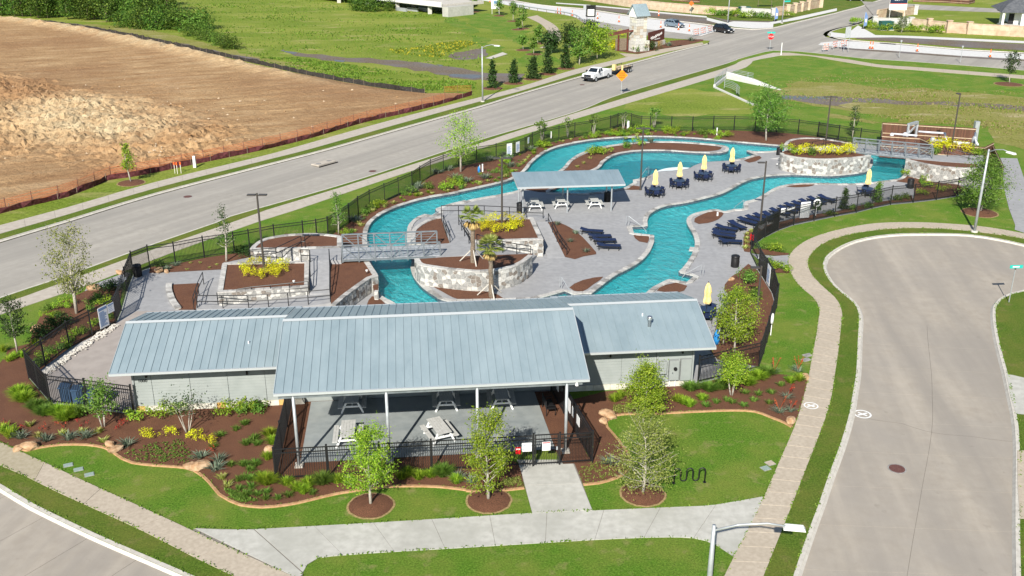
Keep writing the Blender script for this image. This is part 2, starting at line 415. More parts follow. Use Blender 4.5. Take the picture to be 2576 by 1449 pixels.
def dirtmat():
    m, t, b = nodes('graded_soil'); b.inputs['Roughness'].default_value = .95; b.inputs['Specular IOR Level'].default_value = .1
    n1 = noise_node(t, .035, 5, .6, stretch=(1, .6, 1, .42)); n2 = noise_node(t, .3, 7, .72, stretch=(.35, 1.3, 1, .42)); n3 = noise_node(t, 2.2, 5, .75)
    c = ramp(t, n2.outputs[0], [(.3, (.27, .155, .075)), (.5, (.43, .275, .14)), (.7, (.56, .395, .225))])
    c = mixc(t, ramp(t, n1.outputs[0], [(.42, 0.0), (.62, .75)]), c, (.3, .17, .085))
    geo = t.nodes.new('ShaderNodeNewGeometry'); sp = t.nodes.new('ShaderNodeSeparateXYZ'); t.links.new(geo.outputs['Position'], sp.inputs[0])
    at = t.nodes.new('ShaderNodeAttribute'); at.attribute_name = 'soil'; se = t.nodes.new('ShaderNodeSeparateColor'); t.links.new(at.outputs['Color'], se.inputs[0])
    pl = noise_node(t, .35, 5, .7); mu = t.nodes.new('ShaderNodeMath'); mu.operation = 'MULTIPLY'; t.links.new(se.outputs[0], mu.inputs[0]); t.links.new(ramp(t, pl.outputs[0], [(.35, .25), (.6, 1.0)]), mu.inputs[1])
    c = mixc(t, mu.outputs[0], c, (.55, .44, .27))
    mv = t.nodes.new('ShaderNodeMath'); mv.operation = 'MULTIPLY'; t.links.new(se.outputs[1], mv.inputs[0]); t.links.new(ramp(t, n2.outputs[0], [(.3, .5), (.6, 1.0)]), mv.inputs[1])
    c = mixc(t, mv.outputs[0], c, (.2, .1, .048))
    mw = t.nodes.new('ShaderNodeMath'); mw.operation = 'MULTIPLY'; mw.inputs[1].default_value = .8; t.links.new(se.outputs[2], mw.inputs[0]); c = mixc(t, mw.outputs[0], c, (.36, .14, .065))
    c = mixc(t, ramp(t, n3.outputs[0], [(.3, .55), (.55, 1.0)]), (.10, .052, .024), c)
    t.links.new(c, b.inputs['Base Color']); bump(t, b, n3.outputs[0], 1.0, .25); return m
MT['dirt'] = dirtmat()
def watermat():
    m, t, b = nodes('pool_water')
    for n in list(t.nodes):
        if n.type != 'OUTPUT_MATERIAL': t.nodes.remove(n)
    out = t.nodes['Material Output']
    tr = t.nodes.new('ShaderNodeBsdfTransparent'); tr.inputs[0].default_value = (.7, .97, .98, 1)
    df = t.nodes.new('ShaderNodeBsdfDiffuse'); df.inputs[0].default_value = (.03, .58, .64, 1)
    gl = t.nodes.new('ShaderNodeBsdfGlossy'); gl.inputs['Roughness'].default_value = .06
    n = noise_node(t, 2.0, 4, .65, stretch=(1, .6, 1, .5)); n2 = noise_node(t, 9, 3, .6)
    bp = t.nodes.new('ShaderNodeBump'); bp.inputs['Strength'].default_value = .9; bp.inputs['Distance'].default_value = .5
    bq = t.nodes.new('ShaderNodeBump'); bq.inputs['Strength'].default_value = .5; bq.inputs['Distance'].default_value = .12
    t.links.new(n.outputs[0], bp.inputs['Height']); t.links.new(n2.outputs[0], bq.inputs['Height']); t.links.new(bp.outputs[0], bq.inputs['Normal'])
    fr = t.nodes.new('ShaderNodeFresnel'); fr.inputs['IOR'].default_value = 1.33
    for x in (df, gl): t.links.new(bq.outputs[0], x.inputs['Normal'])
    t.links.new(bq.outputs[0], fr.inputs['Normal'])
    m1 = t.nodes.new('ShaderNodeMixShader'); m1.inputs[0].default_value = .34
    t.links.new(tr.outputs[0], m1.inputs[1]); t.links.new(df.outputs[0], m1.inputs[2])
    m2 = t.nodes.new('ShaderNodeMixShader'); t.links.new(fr.outputs[0], m2.inputs[0]); t.links.new(m1.outputs[0], m2.inputs[1]); t.links.new(gl.outputs[0], m2.inputs[2])
    t.links.new(m2.outputs[0], out.inputs[0]); return m
MT['water'] = watermat()
LEAF = {'bright': leafmat('leaf_bright', (.12, .23, .013), (.25, .39, .022), (.42, .52, .06)),
        'mid': leafmat('leaf_mid', (.06, .135, .016), (.13, .24, .03), (.23, .34, .065)),
        'dark': leafmat('leaf_dark', (.018, .045, .01), (.04, .085, .018), (.08, .14, .035)),
        'olive': leafmat('leaf_olive', (.13, .18, .03), (.25, .3, .055), (.40, .42, .13)),
        'sage': leafmat('leaf_sage', (.1, .13, .07), (.2, .23, .13), (.33, .35, .22)),
        'yellow': leafmat('leaf_yellow', (.32, .35, .012), (.66, .63, .015), (.88, .8, .03)),
        'lime': leafmat('leaf_lime', (.22, .28, .04), (.4, .43, .1), (.6, .58, .25)),
        'agave': leafmat('leaf_agave', (.1, .14, .09), (.19, .24, .16), (.3, .34, .25)),
        'red': leafmat('bloom_red', (.3, .03, .015), (.5, .07, .04), (.62, .14, .07)),
        'wood': leafmat('wood_foliage', (.025, .065, .008), (.085, .17, .02), (.2, .3, .04)),
        'straw': leafmat('palm_skirt', (.35, .2, .07), (.5, .33, .14), (.6, .45, .22))}
# ================================================================ SETTING: ground, roads, lots
ZR = -0.13                          # road level (lots are a kerb higher, at 0)
base = struct(MB().add([(-1500, -60, -1.6), (1500, -60, -1.6), (1500, 2600, -1.6), (-1500, 2600, -1.6)], [(0, 1, 2, 3)]).obj('ground', MT['meadow']))

main_near = cr(gs('j', [(-900, 560), (0, 178)]) + gs('e', [(560, 1262), (1500, 922), (2100, 716)]) + [g('f', 60, 295), g('f', 1100, 0)] +
               [g('g', 0, 498), g('g', 700, 270), g('g', 1620, 0)] + gs('c', [(1000, 908), (2000, 618)]) + gs('B', [(600, 1150), (1130, 1008), (1300, 985)]), 3)
main_far = cr([g('e', -700, 1110), g('e', 0, 893), g('e', 650, 700), g('e', 1500, 440), g('e', 2536, 170), g('b', 660, 1449), g('b', 1500, 1212), g('b', 2150, 1032),
               g('c', 0, 912), g('c', 580, 745), g('c', 1060, 620), g('c', 1540, 492), g('c', 1820, 425)], 3)
bl_near_left = cr([g('c', 1840, 398), g('c', 1350, 362), g('c', 940, 297), g('c', 640, 237), g('Z', 1436, 41), g('Z', 1330, 24), g('Z', 1234, 5), g('Z', 1150, -8), g('Z', 900, -45), g('Z', 500, -95)], 4)
bl_near_right = cr(gs('B', [(1300, 985), (1800, 1002), (2300, 1052)]) + gs('C', [(400, 776), (1000, 815), (2000, 890), (2537, 935), (3400, 1010), (4500, 1100)]), 4)
bl_far_left = cr([g('Z', 500, -135), g('Z', 1100, -45), g('c', 0, 16), g('c', 640, 88), g('c', 1060, 150), g('c', 1400, 190), g('c', 1700, 222)] +
                 gs('B', [(540, 545), (900, 570), (1280, 545), (1800, 420), (2536, 250)]) + [g('C', 140, 145), g('C', 370, 88), g('C', 500, 40), g('C', 760, -40)], 4)
bl_far_right = cr([g('C', 1300, -40), g('C', 900, 30), g('C', 520, 245), g('C', 300, 330), g('C', 100, 375), g('C', -45, 425), g('C', -40, 480), g('C', 260, 535), g('C', 900, 582),
                   g('C', 1700, 652), g('C', 2537, 702), g('C', 3400, 770), g('C', 4500, 850)], 3)
cul_w = cr(gs('M', [(560, 1750), (650, 1449), (760, 1120), (830, 930), (890, 750), (950, 590), (1000, 440), (1040, 290), (1062, 150)]) +
           gs('p', [(935, 1449), (950, 1100), (955, 890), (905, 780), (800, 690), (700, 600), (625, 490), (602, 400), (622, 340), (700, 270), (830, 200), (1000, 150),
                    (1250, 115), (1600, 105), (2000, 115), (2300, 160), (2536, 212), (3000, 330), (4000, 640)]), 1.2)
cul_e = cr(gs('M', [(2200, 1800), (2190, 1200), (2190, 800), (2192, 550), (2180, 350), (2140, 150)]) +
           gs('p', [(2340, 1449), (2290, 1260), (2250, 1080), (2228, 900), (2240, 800), (2290, 740), (2400, 682), (2536, 650), (3000, 600), (4000, 700)]), 1.2)
fl_curb = cr(gs('k', [(-600, 440), (0, 770), (300, 950), (900, 1240), (1380, 1449), (2400, 1890)]), 1.5)
BLK_S = [G(900, 1900), G(1500, 1900)]
blk = main_near[:-1] + bl_near_right + [(260, bl_near_right[-1][1]), (260, cul_w[-1][1])] + list(reversed(cul_w)) + BLK_S[::-1] + list(reversed(fl_curb)) + [(-70, fl_curb[0][1])]
lot_west = main_far + bl_near_left + [(-420, 700), (-900, 700), (-900, main_far[0][1] - 20)]
lot_north = bl_far_left + [(bl_far_left[-1][0] + 60, 900), (-600, 900), (-600, bl_far_left[0][1] + 40)]
lot_ne = bl_far_right + [(420, bl_far_right[-1][1]), (420, 900), (bl_far_right[0][0] + 70, 900)]
lot_e = cul_e + [(160, cul_e[-1][1]), (160, 20), (cul_e[0][0], 20)]

# roads lie a kerb below the lots
def bbox_poly(a, b): return list(a) + list(reversed(b))
main_road = struct(MB().sheet(bbox_poly(offset(main_near, .3), offset(main_far, -.3)), ZR).obj('main_road', MT['roadgrey']))
boul = offset(bl_near_left[::-1], -1) + [g('c', 1860, 470)] + [g('B', 0, 1240), g('B', 1180, 1060)] + offset(bl_near_right, -1) + [p for p in reversed(offset(bl_far_right, -1))] + [p for p in reversed(offset(bl_far_left, 1))]
struct(MB().sheet(boul, ZR + .004).obj('boulevard_road', MT['roadgrey']))
# cul-de-sac street: slabs up to the bulb, then the bulb itself
iw = min(range(len(cul_w)), key=lambda i: math.dist(cul_w[i], g('p', 953, 930)))
ie = min(range(len(cul_e)), key=lambda i: math.dist(cul_e[i], g('p', 2232, 1010)))
bulb = cul_w[iw:] + list(reversed(cul_e[ie:]))
cul = struct(MB().sheet(offset(cul_w, .2)[::-1] + offset(cul_e, -.2), ZR - .03).obj('cul_de_sac_road', MT['joint']))
MB().prism(bulb, ZR - .12, ZR).obj('slab', MT['road'], cul)
def slab_strip(a, b, n, z, thick, mats, parent, gap=.012, name='slab', cross=1, jit=0):
    """Cut the band between two edges into n slabs (cross lanes side by side)."""
    A, B = Path(a), Path(b)
    def pt(u, v):
        p, _ = A.at(u * A.L); q, _ = B.at(u * B.L); return Vector(p).lerp(Vector(q), v)
    for i in range(n):
        for c in range(cross):
            u0, u1, v0, v1 = i / n, (i + 1) / n, c / cross, (c + 1) / cross
            gu = gap / A.L; W = (pt(u0, 0) - pt(u0, 1)).length; gv = gap / W if cross > 1 else 0
            k = 4; lft = [pt(u0 + gu + (u1 - u0 - 2 * gu) * j / k, v0 + gv) for j in range(k + 1)]; rgt = [pt(u0 + gu + (u1 - u0 - 2 * gu) * j / k, v1 - gv) for j in range(k + 1)]
            poly = [tuple(p) for p in lft] + [tuple(p) for p in reversed(rgt)]
            zz = z + (rnd.uniform(-jit, jit) if jit else 0)
            MB().prism(poly, z - thick, zz).obj(name, mats[rnd.randrange(len(mats))] if len(mats) > 1 else mats[0], parent)
slab_strip(cul_w[:iw + 1], cul_e[:ie + 1], 9, ZR, .1, [MT['road']], cul, .007, cross=2)
# front street, slabs
fst = struct(MB().strip(offset(fl_curb, .2), offset(fl_curb, -30), ZR - .03).obj('front_street', MT['joint']))
for k in range(2):
    slab_strip(offset(fl_curb, .1 - 4.6 * k), offset(fl_curb, .1 - 4.6 * (k + 1) + .02), 7, ZR, .1, [MT['road']], fst, .012)

def kerb(name, line, side, wd=.18, z=.014):
    inner = offset(line, side * wd); mb = MB(); n = len(line)
    lip = offset(line, -side * .12)
    mb.strip(lip, line, ZR + .003, z - .02, mi=0).strip(line, inner, z - .02 + .02, z)
    mb.strip(inner, offset(line, side * (wd + .02)), z, -.1)
    return struct(mb.obj(name, MT['curb']))
kerb('kerb', main_near, -1); kerb('kerb', main_far, 1); kerb('kerb', cul_w, 1, .2); kerb('kerb', cul_e, -1, .2); kerb('kerb', fl_curb, 1, .22)
kerb('kerb', bl_near_right, -1); kerb('kerb', bl_near_left, -1); kerb('kerb', bl_far_left, 1, .3); kerb('kerb', bl_far_right, 1, .3)

# ---------------------------------------------------------------- pool outlines (water edge)
OUT = cr(gs('f', [(1690, 1165), (1505, 1045), (1500, 900), (1440, 745), (1400, 560), (1405, 450), (1445, 360), (1545, 280), (1685, 213), (1850, 158), (2000, 120), (2300, 68)]) +
         gs('g', [(500, 785), (780, 725), (1010, 662), (1140, 575), (1190, 510), (1270, 440), (1370, 378), (1500, 335), (1700, 295), (1900, 270), (2200, 250)]) +
         gs('h', [(300, 253), (600, 250), (900, 262), (1150, 282), (1400, 305), (1600, 322), (1785, 338)]) + gs('i', [(420, 548), (900, 575), (1340, 605)]) +
         gs('i', [(1385, 660), (1368, 760), (1340, 832), (1200, 860), (895, 890), (520, 886)]) + gs('h', [(1990, 706), (1850, 724), (1750, 752), (1650, 812), (1560, 860), (1460, 884)]), .8)
# stair notch, then on down the right bank
OUT += gs('h', [(1450, 905), (1452, 955), (1340, 962)])
OUT += cr(gs('h', [(1335, 964), (1255, 980), (1180, 960), (1050, 980), (960, 1002), (903, 1040), (892, 1085), (920, 1140), (958, 1210), (975, 1290), (960, 1370)]) +
          gs('J', [(1905, 170), (1872, 260), (1805, 360), (1745, 420)]), .8)
OUT += gs('J', [(1905, 458), (1830, 520)])
OUT += cr(gs('J', [(1645, 490), (1540, 545), (1440, 612)]) + [(7.4, 63.0), (3.0, 60.9), (-2.0, 60.2), (-6.5, 61.2), (-9.0, 64.2)], .8)
ISL = gs('h', [(1785, 388), (1600, 398), (1475, 388), (1560, 425)])
ISL += cr(gs('h', [(1540, 432), (1400, 470), (1210, 486), (1060, 497), (960, 530), (900, 562), (750, 580), (600, 592), (480, 655)]), .8) + gs('h', [(370, 672), (372, 702), (290, 748)])
ISL += cr(gs('g', [(1950, 780), (1700, 806), (1500, 800), (1345, 796), (1385, 770), (1500, 712), (1680, 630), (1850, 555), (1905, 490), (2000, 430)]) +
          gs('h', [(300, 402), (450, 387), (700, 386), (900, 400), (1150, 410), (1268, 398), (1302, 372), (1262, 340), (1100, 320), (800, 300), (500, 300), (200, 327)]) +
          gs('g', [(1810, 365), (1665, 415), (1562, 482), (1480, 570), (1330, 650), (1180, 720), (1060, 776), (850, 822), (650, 856), (480, 898)]) +
          gs('f', [(2380, 152), (2250, 172), (2150, 202), (2062, 234)]), .8)
ISL += gs('f', [(2120, 262), (2030, 296)])
ISL += cr(gs('f', [(1965, 282), (1890, 312), (1822, 370), (1794, 440), (1795, 560), (1842, 735), (1828, 800), (1862, 900), (1950, 1000), (2060, 1075), (2200, 1132)]) + gs('J', [(60, 700), (300, 690)]), .8)
ISL += gs('J', [(470, 648), (620, 603), (705, 640), (790, 632)])
ISL += cr(gs('J', [(880, 632), (960, 570), (1060, 492), (1150, 432), (1270, 372), (1380, 302), (1460, 212), (1500, 120)]), .8) + gs('h', [(572, 1212)])
ISL += gs('h', [(375, 1195), (352, 1128), (508, 1122)])
ISL += cr(gs('h', [(505, 1070), (530, 1010), (600, 960), (700, 922), (900, 890), (1100, 842), (1240, 802), (1350, 747), (1450, 692), (1550, 657), (1700, 632), (1900, 621), (2100, 625), (2300, 632)]) +
          gs('i', [(950, 782), (1040, 742), (1052, 640), (900, 610), (420, 590)]), .8)
ZD = .02                            # deck level
ZW = -.2                           # water level
def dedupe(p, e=.05):
    o = [p[0]]
    for q in p[1:]:
        if math.dist(q, o[-1]) > e: o.append(q)
    if math.dist(o[0], o[-1]) < e: o.pop()
    return o
OUT, ISL = dedupe(OUT), dedupe(ISL)
if area2(OUT) < 0: OUT.reverse()
if area2(ISL) < 0: ISL.reverse()
# deep resort pool inside the island bay is dark plaster
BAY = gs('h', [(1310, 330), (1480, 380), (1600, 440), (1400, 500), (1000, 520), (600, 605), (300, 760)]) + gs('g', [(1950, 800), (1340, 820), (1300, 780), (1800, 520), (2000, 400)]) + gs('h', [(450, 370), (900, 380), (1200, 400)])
pool = struct(MB().sheet(OUT, -1.15, [ISL]).obj('pool_floor', MT['plaster']))
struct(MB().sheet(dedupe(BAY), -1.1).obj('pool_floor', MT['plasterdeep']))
wall = MB()
for lp, flip in ((OUT, 1), (ISL, 0)):
    n = len(lp)
    for z0, z1, mi in ((-1.15, -.3, 0), (-.3, .05, 1)):
        v = [(x, y, z0) for x, y in lp] + [(x, y, z1) for x, y in lp]
        f = [(i, (i + 1) % n, n + (i + 1) % n, n + i) for i in range(n)]
        wall.add(v, [tuple(reversed(q)) if flip else q for q in f], mi)
struct(wall.obj('pool_wall', [MT['plaster'], MT['tile']]))
struct(MB().sheet(OUT, ZW, [ISL]).obj('pool_water', MT['water']))

# ---------------------------------------------------------------- lots (grass) with the pool cut out of the block
lot = struct(MB().sheet(blk, 0.0, [OUT]).obj('lawn', MT['lawn']))
struct(MB().sheet(lot_e, 0.0).obj('lawn', MT['verge']))
struct(MB().sheet(lot_north, 0.0).obj('lawn', MT['verge']))
struct(MB().sheet(lot_ne, 0.0).obj('lawn', MT['meadow']))
# the far field and creek banks roll a little
def undul(x, y): return 0.0
struct(MB().sheet(lot_west, 0.0).obj('meadow', MT['meadow']))

MT['walkmix'] = mat('walk_concrete_grey', (.39, .345, .29), (.46, .415, .355), 2, .88, .15, 40)
# ---------------------------------------------------------------- sidewalks
def walk(name, a, b, seg, mats, z=.03, basemat=None, gap=.012):
    root = struct(MB().sheet(list(a) + list(reversed(b)), z - .02).obj(name, basemat or MT['joint']))
    n = max(2, int((pathlen(a) + pathlen(b)) / 2 / seg + .5)); slab_strip(a, b, n, z, .03, mats, root, gap); return root
sw_r_a = cr(gs('o', [(1090, 1800), (1260, 1449), (1390, 1188), (1512, 955), (1640, 690), (1810, 300), (1940, 0)]) + gs('n', [(2010, 1225), (2082, 940), (2112, 760), (2152, 560), (2184, 340)]) +
            gs('p', [(545, 870), (522, 775), (468, 710), (380, 640), (300, 552), (252, 450), (240, 370), (262, 300), (330, 228), (440, 160), (600, 100), (800, 50)]) +
            gs('i', [(1000, 1282), (1200, 1265), (1500, 1262), (1800, 1275), (2100, 1300), (2400, 1345), (2700, 1410), (3300, 1570)]), 1)
sw_r_b = cr(gs('o', [(1490, 1800), (1640, 1449), (1770, 1125), (1900, 800), (2055, 400), (2210, 0)]) + gs('n', [(2290, 1200), (2332, 950), (2372, 680), (2404, 380)]) +
            gs('p', [(766, 900), (748, 810), (690, 722), (590, 632), (500, 542), (450, 470), (430, 410), (442, 340), (482, 280), (560, 210), (700, 150), (850, 110), (1050, 75)]) +
            gs('i', [(1300, 1320), (1600, 1318), (1900, 1335), (2200, 1370), (2536, 1420), (2800, 1475), (3400, 1650)]), 1)
walk('sidewalk', sw_r_a, sw_r_b, 1.22, [MT['walkbeige']], basemat=MT['walkwhite'], gap=.02)
sw_f_a = cr(gs('k', [(-500, 60), (0, 322), (420, 516), (790, 690), (1570, 1045), (1880, 1190), (2536, 1490), (3000, 1700)]), 1)
sw_f_b = cr(gs('k', [(-500, 290), (0, 550), (200, 632), (580, 820), (1360, 1175), (1900, 1449), (2500, 1735)]), 1)
walk('sidewalk', sw_f_a, sw_f_b, 4.2, [MT['walkbeige'], MT['walktan'], MT['walkwhite'], MT['walkbeige']])
sw_m_a = cr([g('j', -900, 640), g('j', 0, 247)] + gs('e', [(220, 1449), (1230, 1078), (1700, 912), (2110, 772), (2536, 622)]) + [g('f', 380, 250), g('f', 1200, 0)] +
            [g('g', 0, 528), g('g', 700, 308), g('c', 0, 1268), g('c', 1100, 930), g('c', 2000, 662), g('B', 700, 1180), g('B', 1300, 1032)], 3)
sw_m_b = cr([g('j', -900, 760), g('j', 0, 352), g('j', 480, 190)] + gs('e', [(880, 1320), (1240, 1185), (1700, 1005), (2110, 858), (2536, 706)]) + [g('f', 700, 238), g('f', 1400, 0)] +
            [g('g', 0, 588), g('g', 700, 362), g('c', 0, 1322), g('c', 700, 1110), g('c', 1600, 843), g('c', 2200, 655), g('B', 900, 1190), g('B', 1440, 1085)], 3)
walk('sidewalk', sw_m_a, sw_m_b, 3.0, [MT['walkmix']], gap=.01)
sw_b_a = cr(gs('B', [(1300, 1032), (1600, 1030), (2000, 1075)]) + gs('C', [(250, 800), (600, 860), (1100, 895), (2000, 965), (2537, 1005), (3400, 1075), (4400, 1160)]), 3)
sw_b_b = cr(gs('B', [(1440, 1085), (1900, 1080), (2300, 1145)]) + gs('C', [(200, 835), (600, 895), (1100, 935), (2000, 1008), (2537, 1050), (3400, 1120), (4400, 1205)]), 3)
walk('sidewalk', sw_b_a, sw_b_b, 4.0, [MT['walkbeige']])
sw_w_a = cr([g('e', -700, 960), g('e', 0, 748), g('e', 650, 575), g('e', 1500, 330), g('e', 2536, 78), g('b', 290, 1449), g('b', 1060, 1230), g('b', 1700, 1060), g('b', 2536, 845), g('c', 480, 692), g('c', 900, 590), g('c', 1200, 520), g('c', 1560, 440)], 3)
sw_w_b = cr([g('e', -700, 1045), g('e', 0, 830), g('e', 650, 645), g('e', 1500, 390), g('e', 2536, 126), g('b', 500, 1449), g('b', 1300, 1222), g('b', 2100, 1000), g('b', 2536, 888), g('c', 560, 718), g('c', 900, 632), g('c', 1250, 548), g('c', 1620, 462)], 3)
walk('sidewalk', sw_w_a, sw_w_b, 3.0, [MT['walkmix']], gap=.01)
def sheet(name, pts, z, m): return struct(MB().sheet(pts, z).obj(name, m))
# worn verges between kerb and walk
def between(a, b):
    return dedupe(list(a) + list(reversed(b)))
mn = [p for p in offset(main_near, -.2) if p[1] < 178]; sheet('verge', between(mn, [p for p in sw_m_a if p[1] < 178]), .006, MT['verge'])
mf = [p for p in offset(main_far, .2) if p[1] < 175]; sheet('verge', between(mf, [p for p in sw_w_b if p[1] < 175]), .006, MT['verge'])
sheet('verge', between(offset(cul_w, .22), sw_r_b), .006, MT['verge'])
sheet('verge', between(offset(fl_curb, .24), sw_f_b), .006, MT['verge'])
# front walk: pale apron crossing the lawn, and the entry path to the gate
fr_up = cr([G(487, 1328), G(600, 1332), G(750, 1326), G(1000, 1312), G(1340, 1291), G(1488, 1285), G(1700, 1276), G(1790, 1272), G(1850, 1262), G(1923, 1248)], 1)
fr_lo = cr([G(770, 1600), G(756, 1470), G(766, 1425), G(800, 1404), G(900, 1394), G(1200, 1376), G(1500, 1358), G(1650, 1352), G(1740, 1353), G(1790, 1364), G(1846, 1402)], 1)
apron = struct(MB().sheet(fr_up + list(reversed(fr_lo)) + [g('k', 2536, 1490), g('k', 1880, 1190)], .012).obj('front_walk', MT['joint']))
A_, B_ = Path(fr_up), Path(fr_lo[1:])
lo2 = cr([G(762, 1440), G(775, 1416), G(800, 1404), G(900, 1394), G(1200, 1376), G(1500, 1358), G(1650, 1352), G(1740, 1353), G(1790, 1364), G(1850, 1404)], 1)
up2 = cr([G(640, 1332), G(750, 1326), G(1000, 1312), G(1340, 1291), G(1488, 1285), G(1700, 1276), G(1790, 1272), G(1850, 1262), G(1928, 1248)], 1)
slab_strip(up2, lo2, 9, .026, .03, [MT['walkwhite']], apron, .01)
MB().prism([G(490, 1330), G(560, 1333), G(638, 1333), G(760, 1442), G(750, 1500), G(744, 1453)], 0, .03).obj('slab', MT['walkwhite'], apron)
ent = struct(MB().sheet(gs('m', [(690, 860), (1240, 860), (1422, 1352), (838, 1383)]), .018).obj('entry_path', MT['joint']))
slab_strip(gs('m', [(690, 860), (740, 1010), (838, 1383)]), gs('m', [(1220, 860), (1277, 1000), (1422, 1352)]), 2, .034, .03, [MT['walkwhite']], ent, .01)
# gate paths and service path
sheet('gate_path', gs('e', [(850, 1345), (1240, 1205), (1270, 1220), (1150, 1380), (1000, 1400), (820, 1400)]), .032, MT['deck'])
sheet('gate_path', gs('H', [(880, 770), (1030, 790), (1260, 815), (1530, 795), (1505, 880), (1500, 1050), (1330, 960), (1220, 940), (1030, 900)]), .026, MT['deck'])
sheet('service_path', gs('i', [(2300, 635), (2470, 640), (2536, 830), (2720, 1100), (2900, 1440), (2536, 1365), (2445, 1335), (2450, 1290), (2390, 1130), (2340, 930), (2330, 800)]), .026, MT['deck'])
sheet('driveway', gs('M', [(2128, 20), (2170, 25), (2400, 80), (2400, 320), (2195, 300), (2150, 160)]), .03, MT['walkwhite'])
sheet('driveway', gs('M', [(2203, 560), (2400, 565), (2400, 1060), (2222, 1045), (2205, 800)]), .03, MT['walkbeige'])
# boulevard surfaces and the construction strip beyond it
sheet('new_lane', [g('c', -400, -15), g('c', 0, 24), g('c', 640, 96), g('c', 1060, 158), g('c', 1400, 198), g('c', 1700, 232), g('c', 1990, 275), g('c', 1900, 300), g('c', 1760, 345), g('c', 1500, 312), g('c', 1060, 258), g('c', 600, 178), g('c', 0, 84), g('c', -400, 40)], ZR + .02, MT['newconc'])
sheet('new_lane', gs('C', [(-160, 560), (60, 540), (260, 542), (900, 590), (1700, 660), (2537, 710), (3400, 778), (4500, 858), (4500, 930), (3400, 845), (2537, 780), (1700, 735), (900, 675), (300, 640), (0, 610), (-200, 590)]), ZR + .02, MT['newconc'])
sheet('median_strip', gs('C', [(-100, 612), (300, 642), (900, 680), (1700, 740), (2537, 788), (3400, 850), (3400, 868), (2537, 806), (1700, 757), (900, 698), (300, 660), (0, 628)]), ZR + .03, MT['gravel'])
sheet('bare_strip', gs('A', [(190, 100), (1060, 195), (1400, 225), (2536, 360)]) + gs('B', [(330, 440), (120, 470)]) + gs('A', [(2536, 470), (1600, 360), (1000, 275), (180, 165)]), .03, MT['gravel'])
sheet('bare_strip', gs('C', [(290, 520), (340, 500), (800, 500), (1500, 535), (2537, 590), (4000, 680), (4000, 780), (2537, 675), (1700, 630), (900, 565)]), .03, MT['gravel'])
sheet('far_walk', gs('A', [(-400, 55), (200, 95), (1060, 175), (1400, 215), (2536, 320), (2536, 350), (1400, 243), (1060, 200), (200, 118), (-400, 75)]) , .04, MT['newconc'])
sheet('far_walk', gs('B', [(0, 345), (400, 445), (520, 420), (1200, 440), (1450, 400), (2536, 165), (2536, 215), (1800, 385), (1300, 470), (1290, 545), (900, 562), (540, 530), (300, 480), (0, 400)]), .04, MT['newconc'])
sheet('far_walk', gs('C', [(-40, 430), (180, 455), (330, 340), (560, 470), (1000, 480), (2537, 550), (4000, 640), (4000, 680), (2537, 580), (800, 500), (300, 505), (150, 510), (-30, 490)]), .04, MT['newconc'])
sheet('bare_corner', gs('B', [(0, 310), (400, 395), (900, 410), (1250, 415), (1250, 435), (520, 425), (400, 440)]), .035, MT['gravel'])
sheet('cross_street', gs('C', [(380, 20), (900, 45), (1110, 60), (2240, 120), (3600, 180), (3600, 235), (2200, 168), (1100, 128), (800, 160), (560, 235)]), .02, MT['roadgrey'])
sheet('trail', cr(gs('c', [(60, 170), (200, 240), (270, 330), (250, 430), (180, 470)]), 2) + cr(gs('c', [(240, 470), (380, 400), (390, 330), (330, 245), (160, 150)]), 2), .03, MT['walkbeige'])
# ================================================================ FENCED POOL YARD
FEN_W = gs('j', [(1310, 1325), (860, 1262), (495, 1215), (285, 970), (445, 850), (680, 672), (900, 560), (1130, 435)])
FEN_GATE = [FEN_W[-1]] + gs('G', [(165, 1240), (262, 900), (370, 615)])
FEN_ROAD = [FEN_GATE[-1]] + gs('G', [(650, 505), (1085, 450), (1575, 345), (2085, 270), (2345, 222)]) + gs('f', [(505, 585), (785, 548), (915, 530), (1025, 505), (1230, 368), (1320, 295), (1432, 228)]) + \
    gs('g', [(30, 765), (110, 705), (212, 640), (335, 592), (480, 545), (658, 505), (848, 475), (1022, 445), (1127, 408), (1202, 360), (1312, 316), (1457, 290), (1612, 257), (1777, 230), (1957, 187)])
FEN_N = [FEN_ROAD[-1]] + gs('g', [(2030, 160), (2105, 148), (2160, 162), (2260, 190), (2345, 192)]) + gs('h', [(740, 193), (945, 196), (1148, 190), (1350, 189), (1555, 196), (1765, 206), (1975, 226), (2165, 253), (2365, 285)]) + \
    gs('i', [(527, 432), (725, 464), (935, 498), (1128, 522)])
FEN_E = gs('i', [(2030, 965), (1875, 1012), (1680, 1045), (1455, 1072), (1235, 1092), (1055, 1130), (900, 1170), (690, 1208), (490, 1250), (292, 1292), (140, 1345), (10, 1412)]) + gs('H', [(1330, 362), (1110, 490), (965, 600), (890, 700)])
FEN_EG = gs('H', [(890, 700), (862, 770), (1002, 1060)])
FEN_SE = gs('H', [(1002, 1060), (1235, 1440)]) + gs('n', [(1765, 290), (1700, 520), (1640, 735), (1592, 880)])
FEN_S = [FEN_SE[-1]] + gs('n', [(1300, 950), (1000, 1022)])
FA = FEN_W + FEN_GATE[1:] + FEN_ROAD[1:] + FEN_N[1:] + gs('i', [(1160, 470), (1500, 480), (2080, 545), (2240, 690), (2335, 935)]) + FEN_E + FEN_EG[1:] + FEN_SE[1:] + FEN_S[1:]
FA = dedupe(FA)
deck_out = struct(MB().sheet(FA, ZD, [OUT]).obj('pool_deck', MT['deck']))
deck_in = struct(MB().sheet(ISL, ZD).obj('pool_deck', MT['deck']))
ZB = .05
def bed(pts, z=ZB, smooth=False, name='mulch_bed', m=None, holes=()):
    P = dedupe(cr(pts, .8, True) if smooth else pts)
    return struct(MB().sheet(P, z, holes).obj(name, m or MT['mulch']))
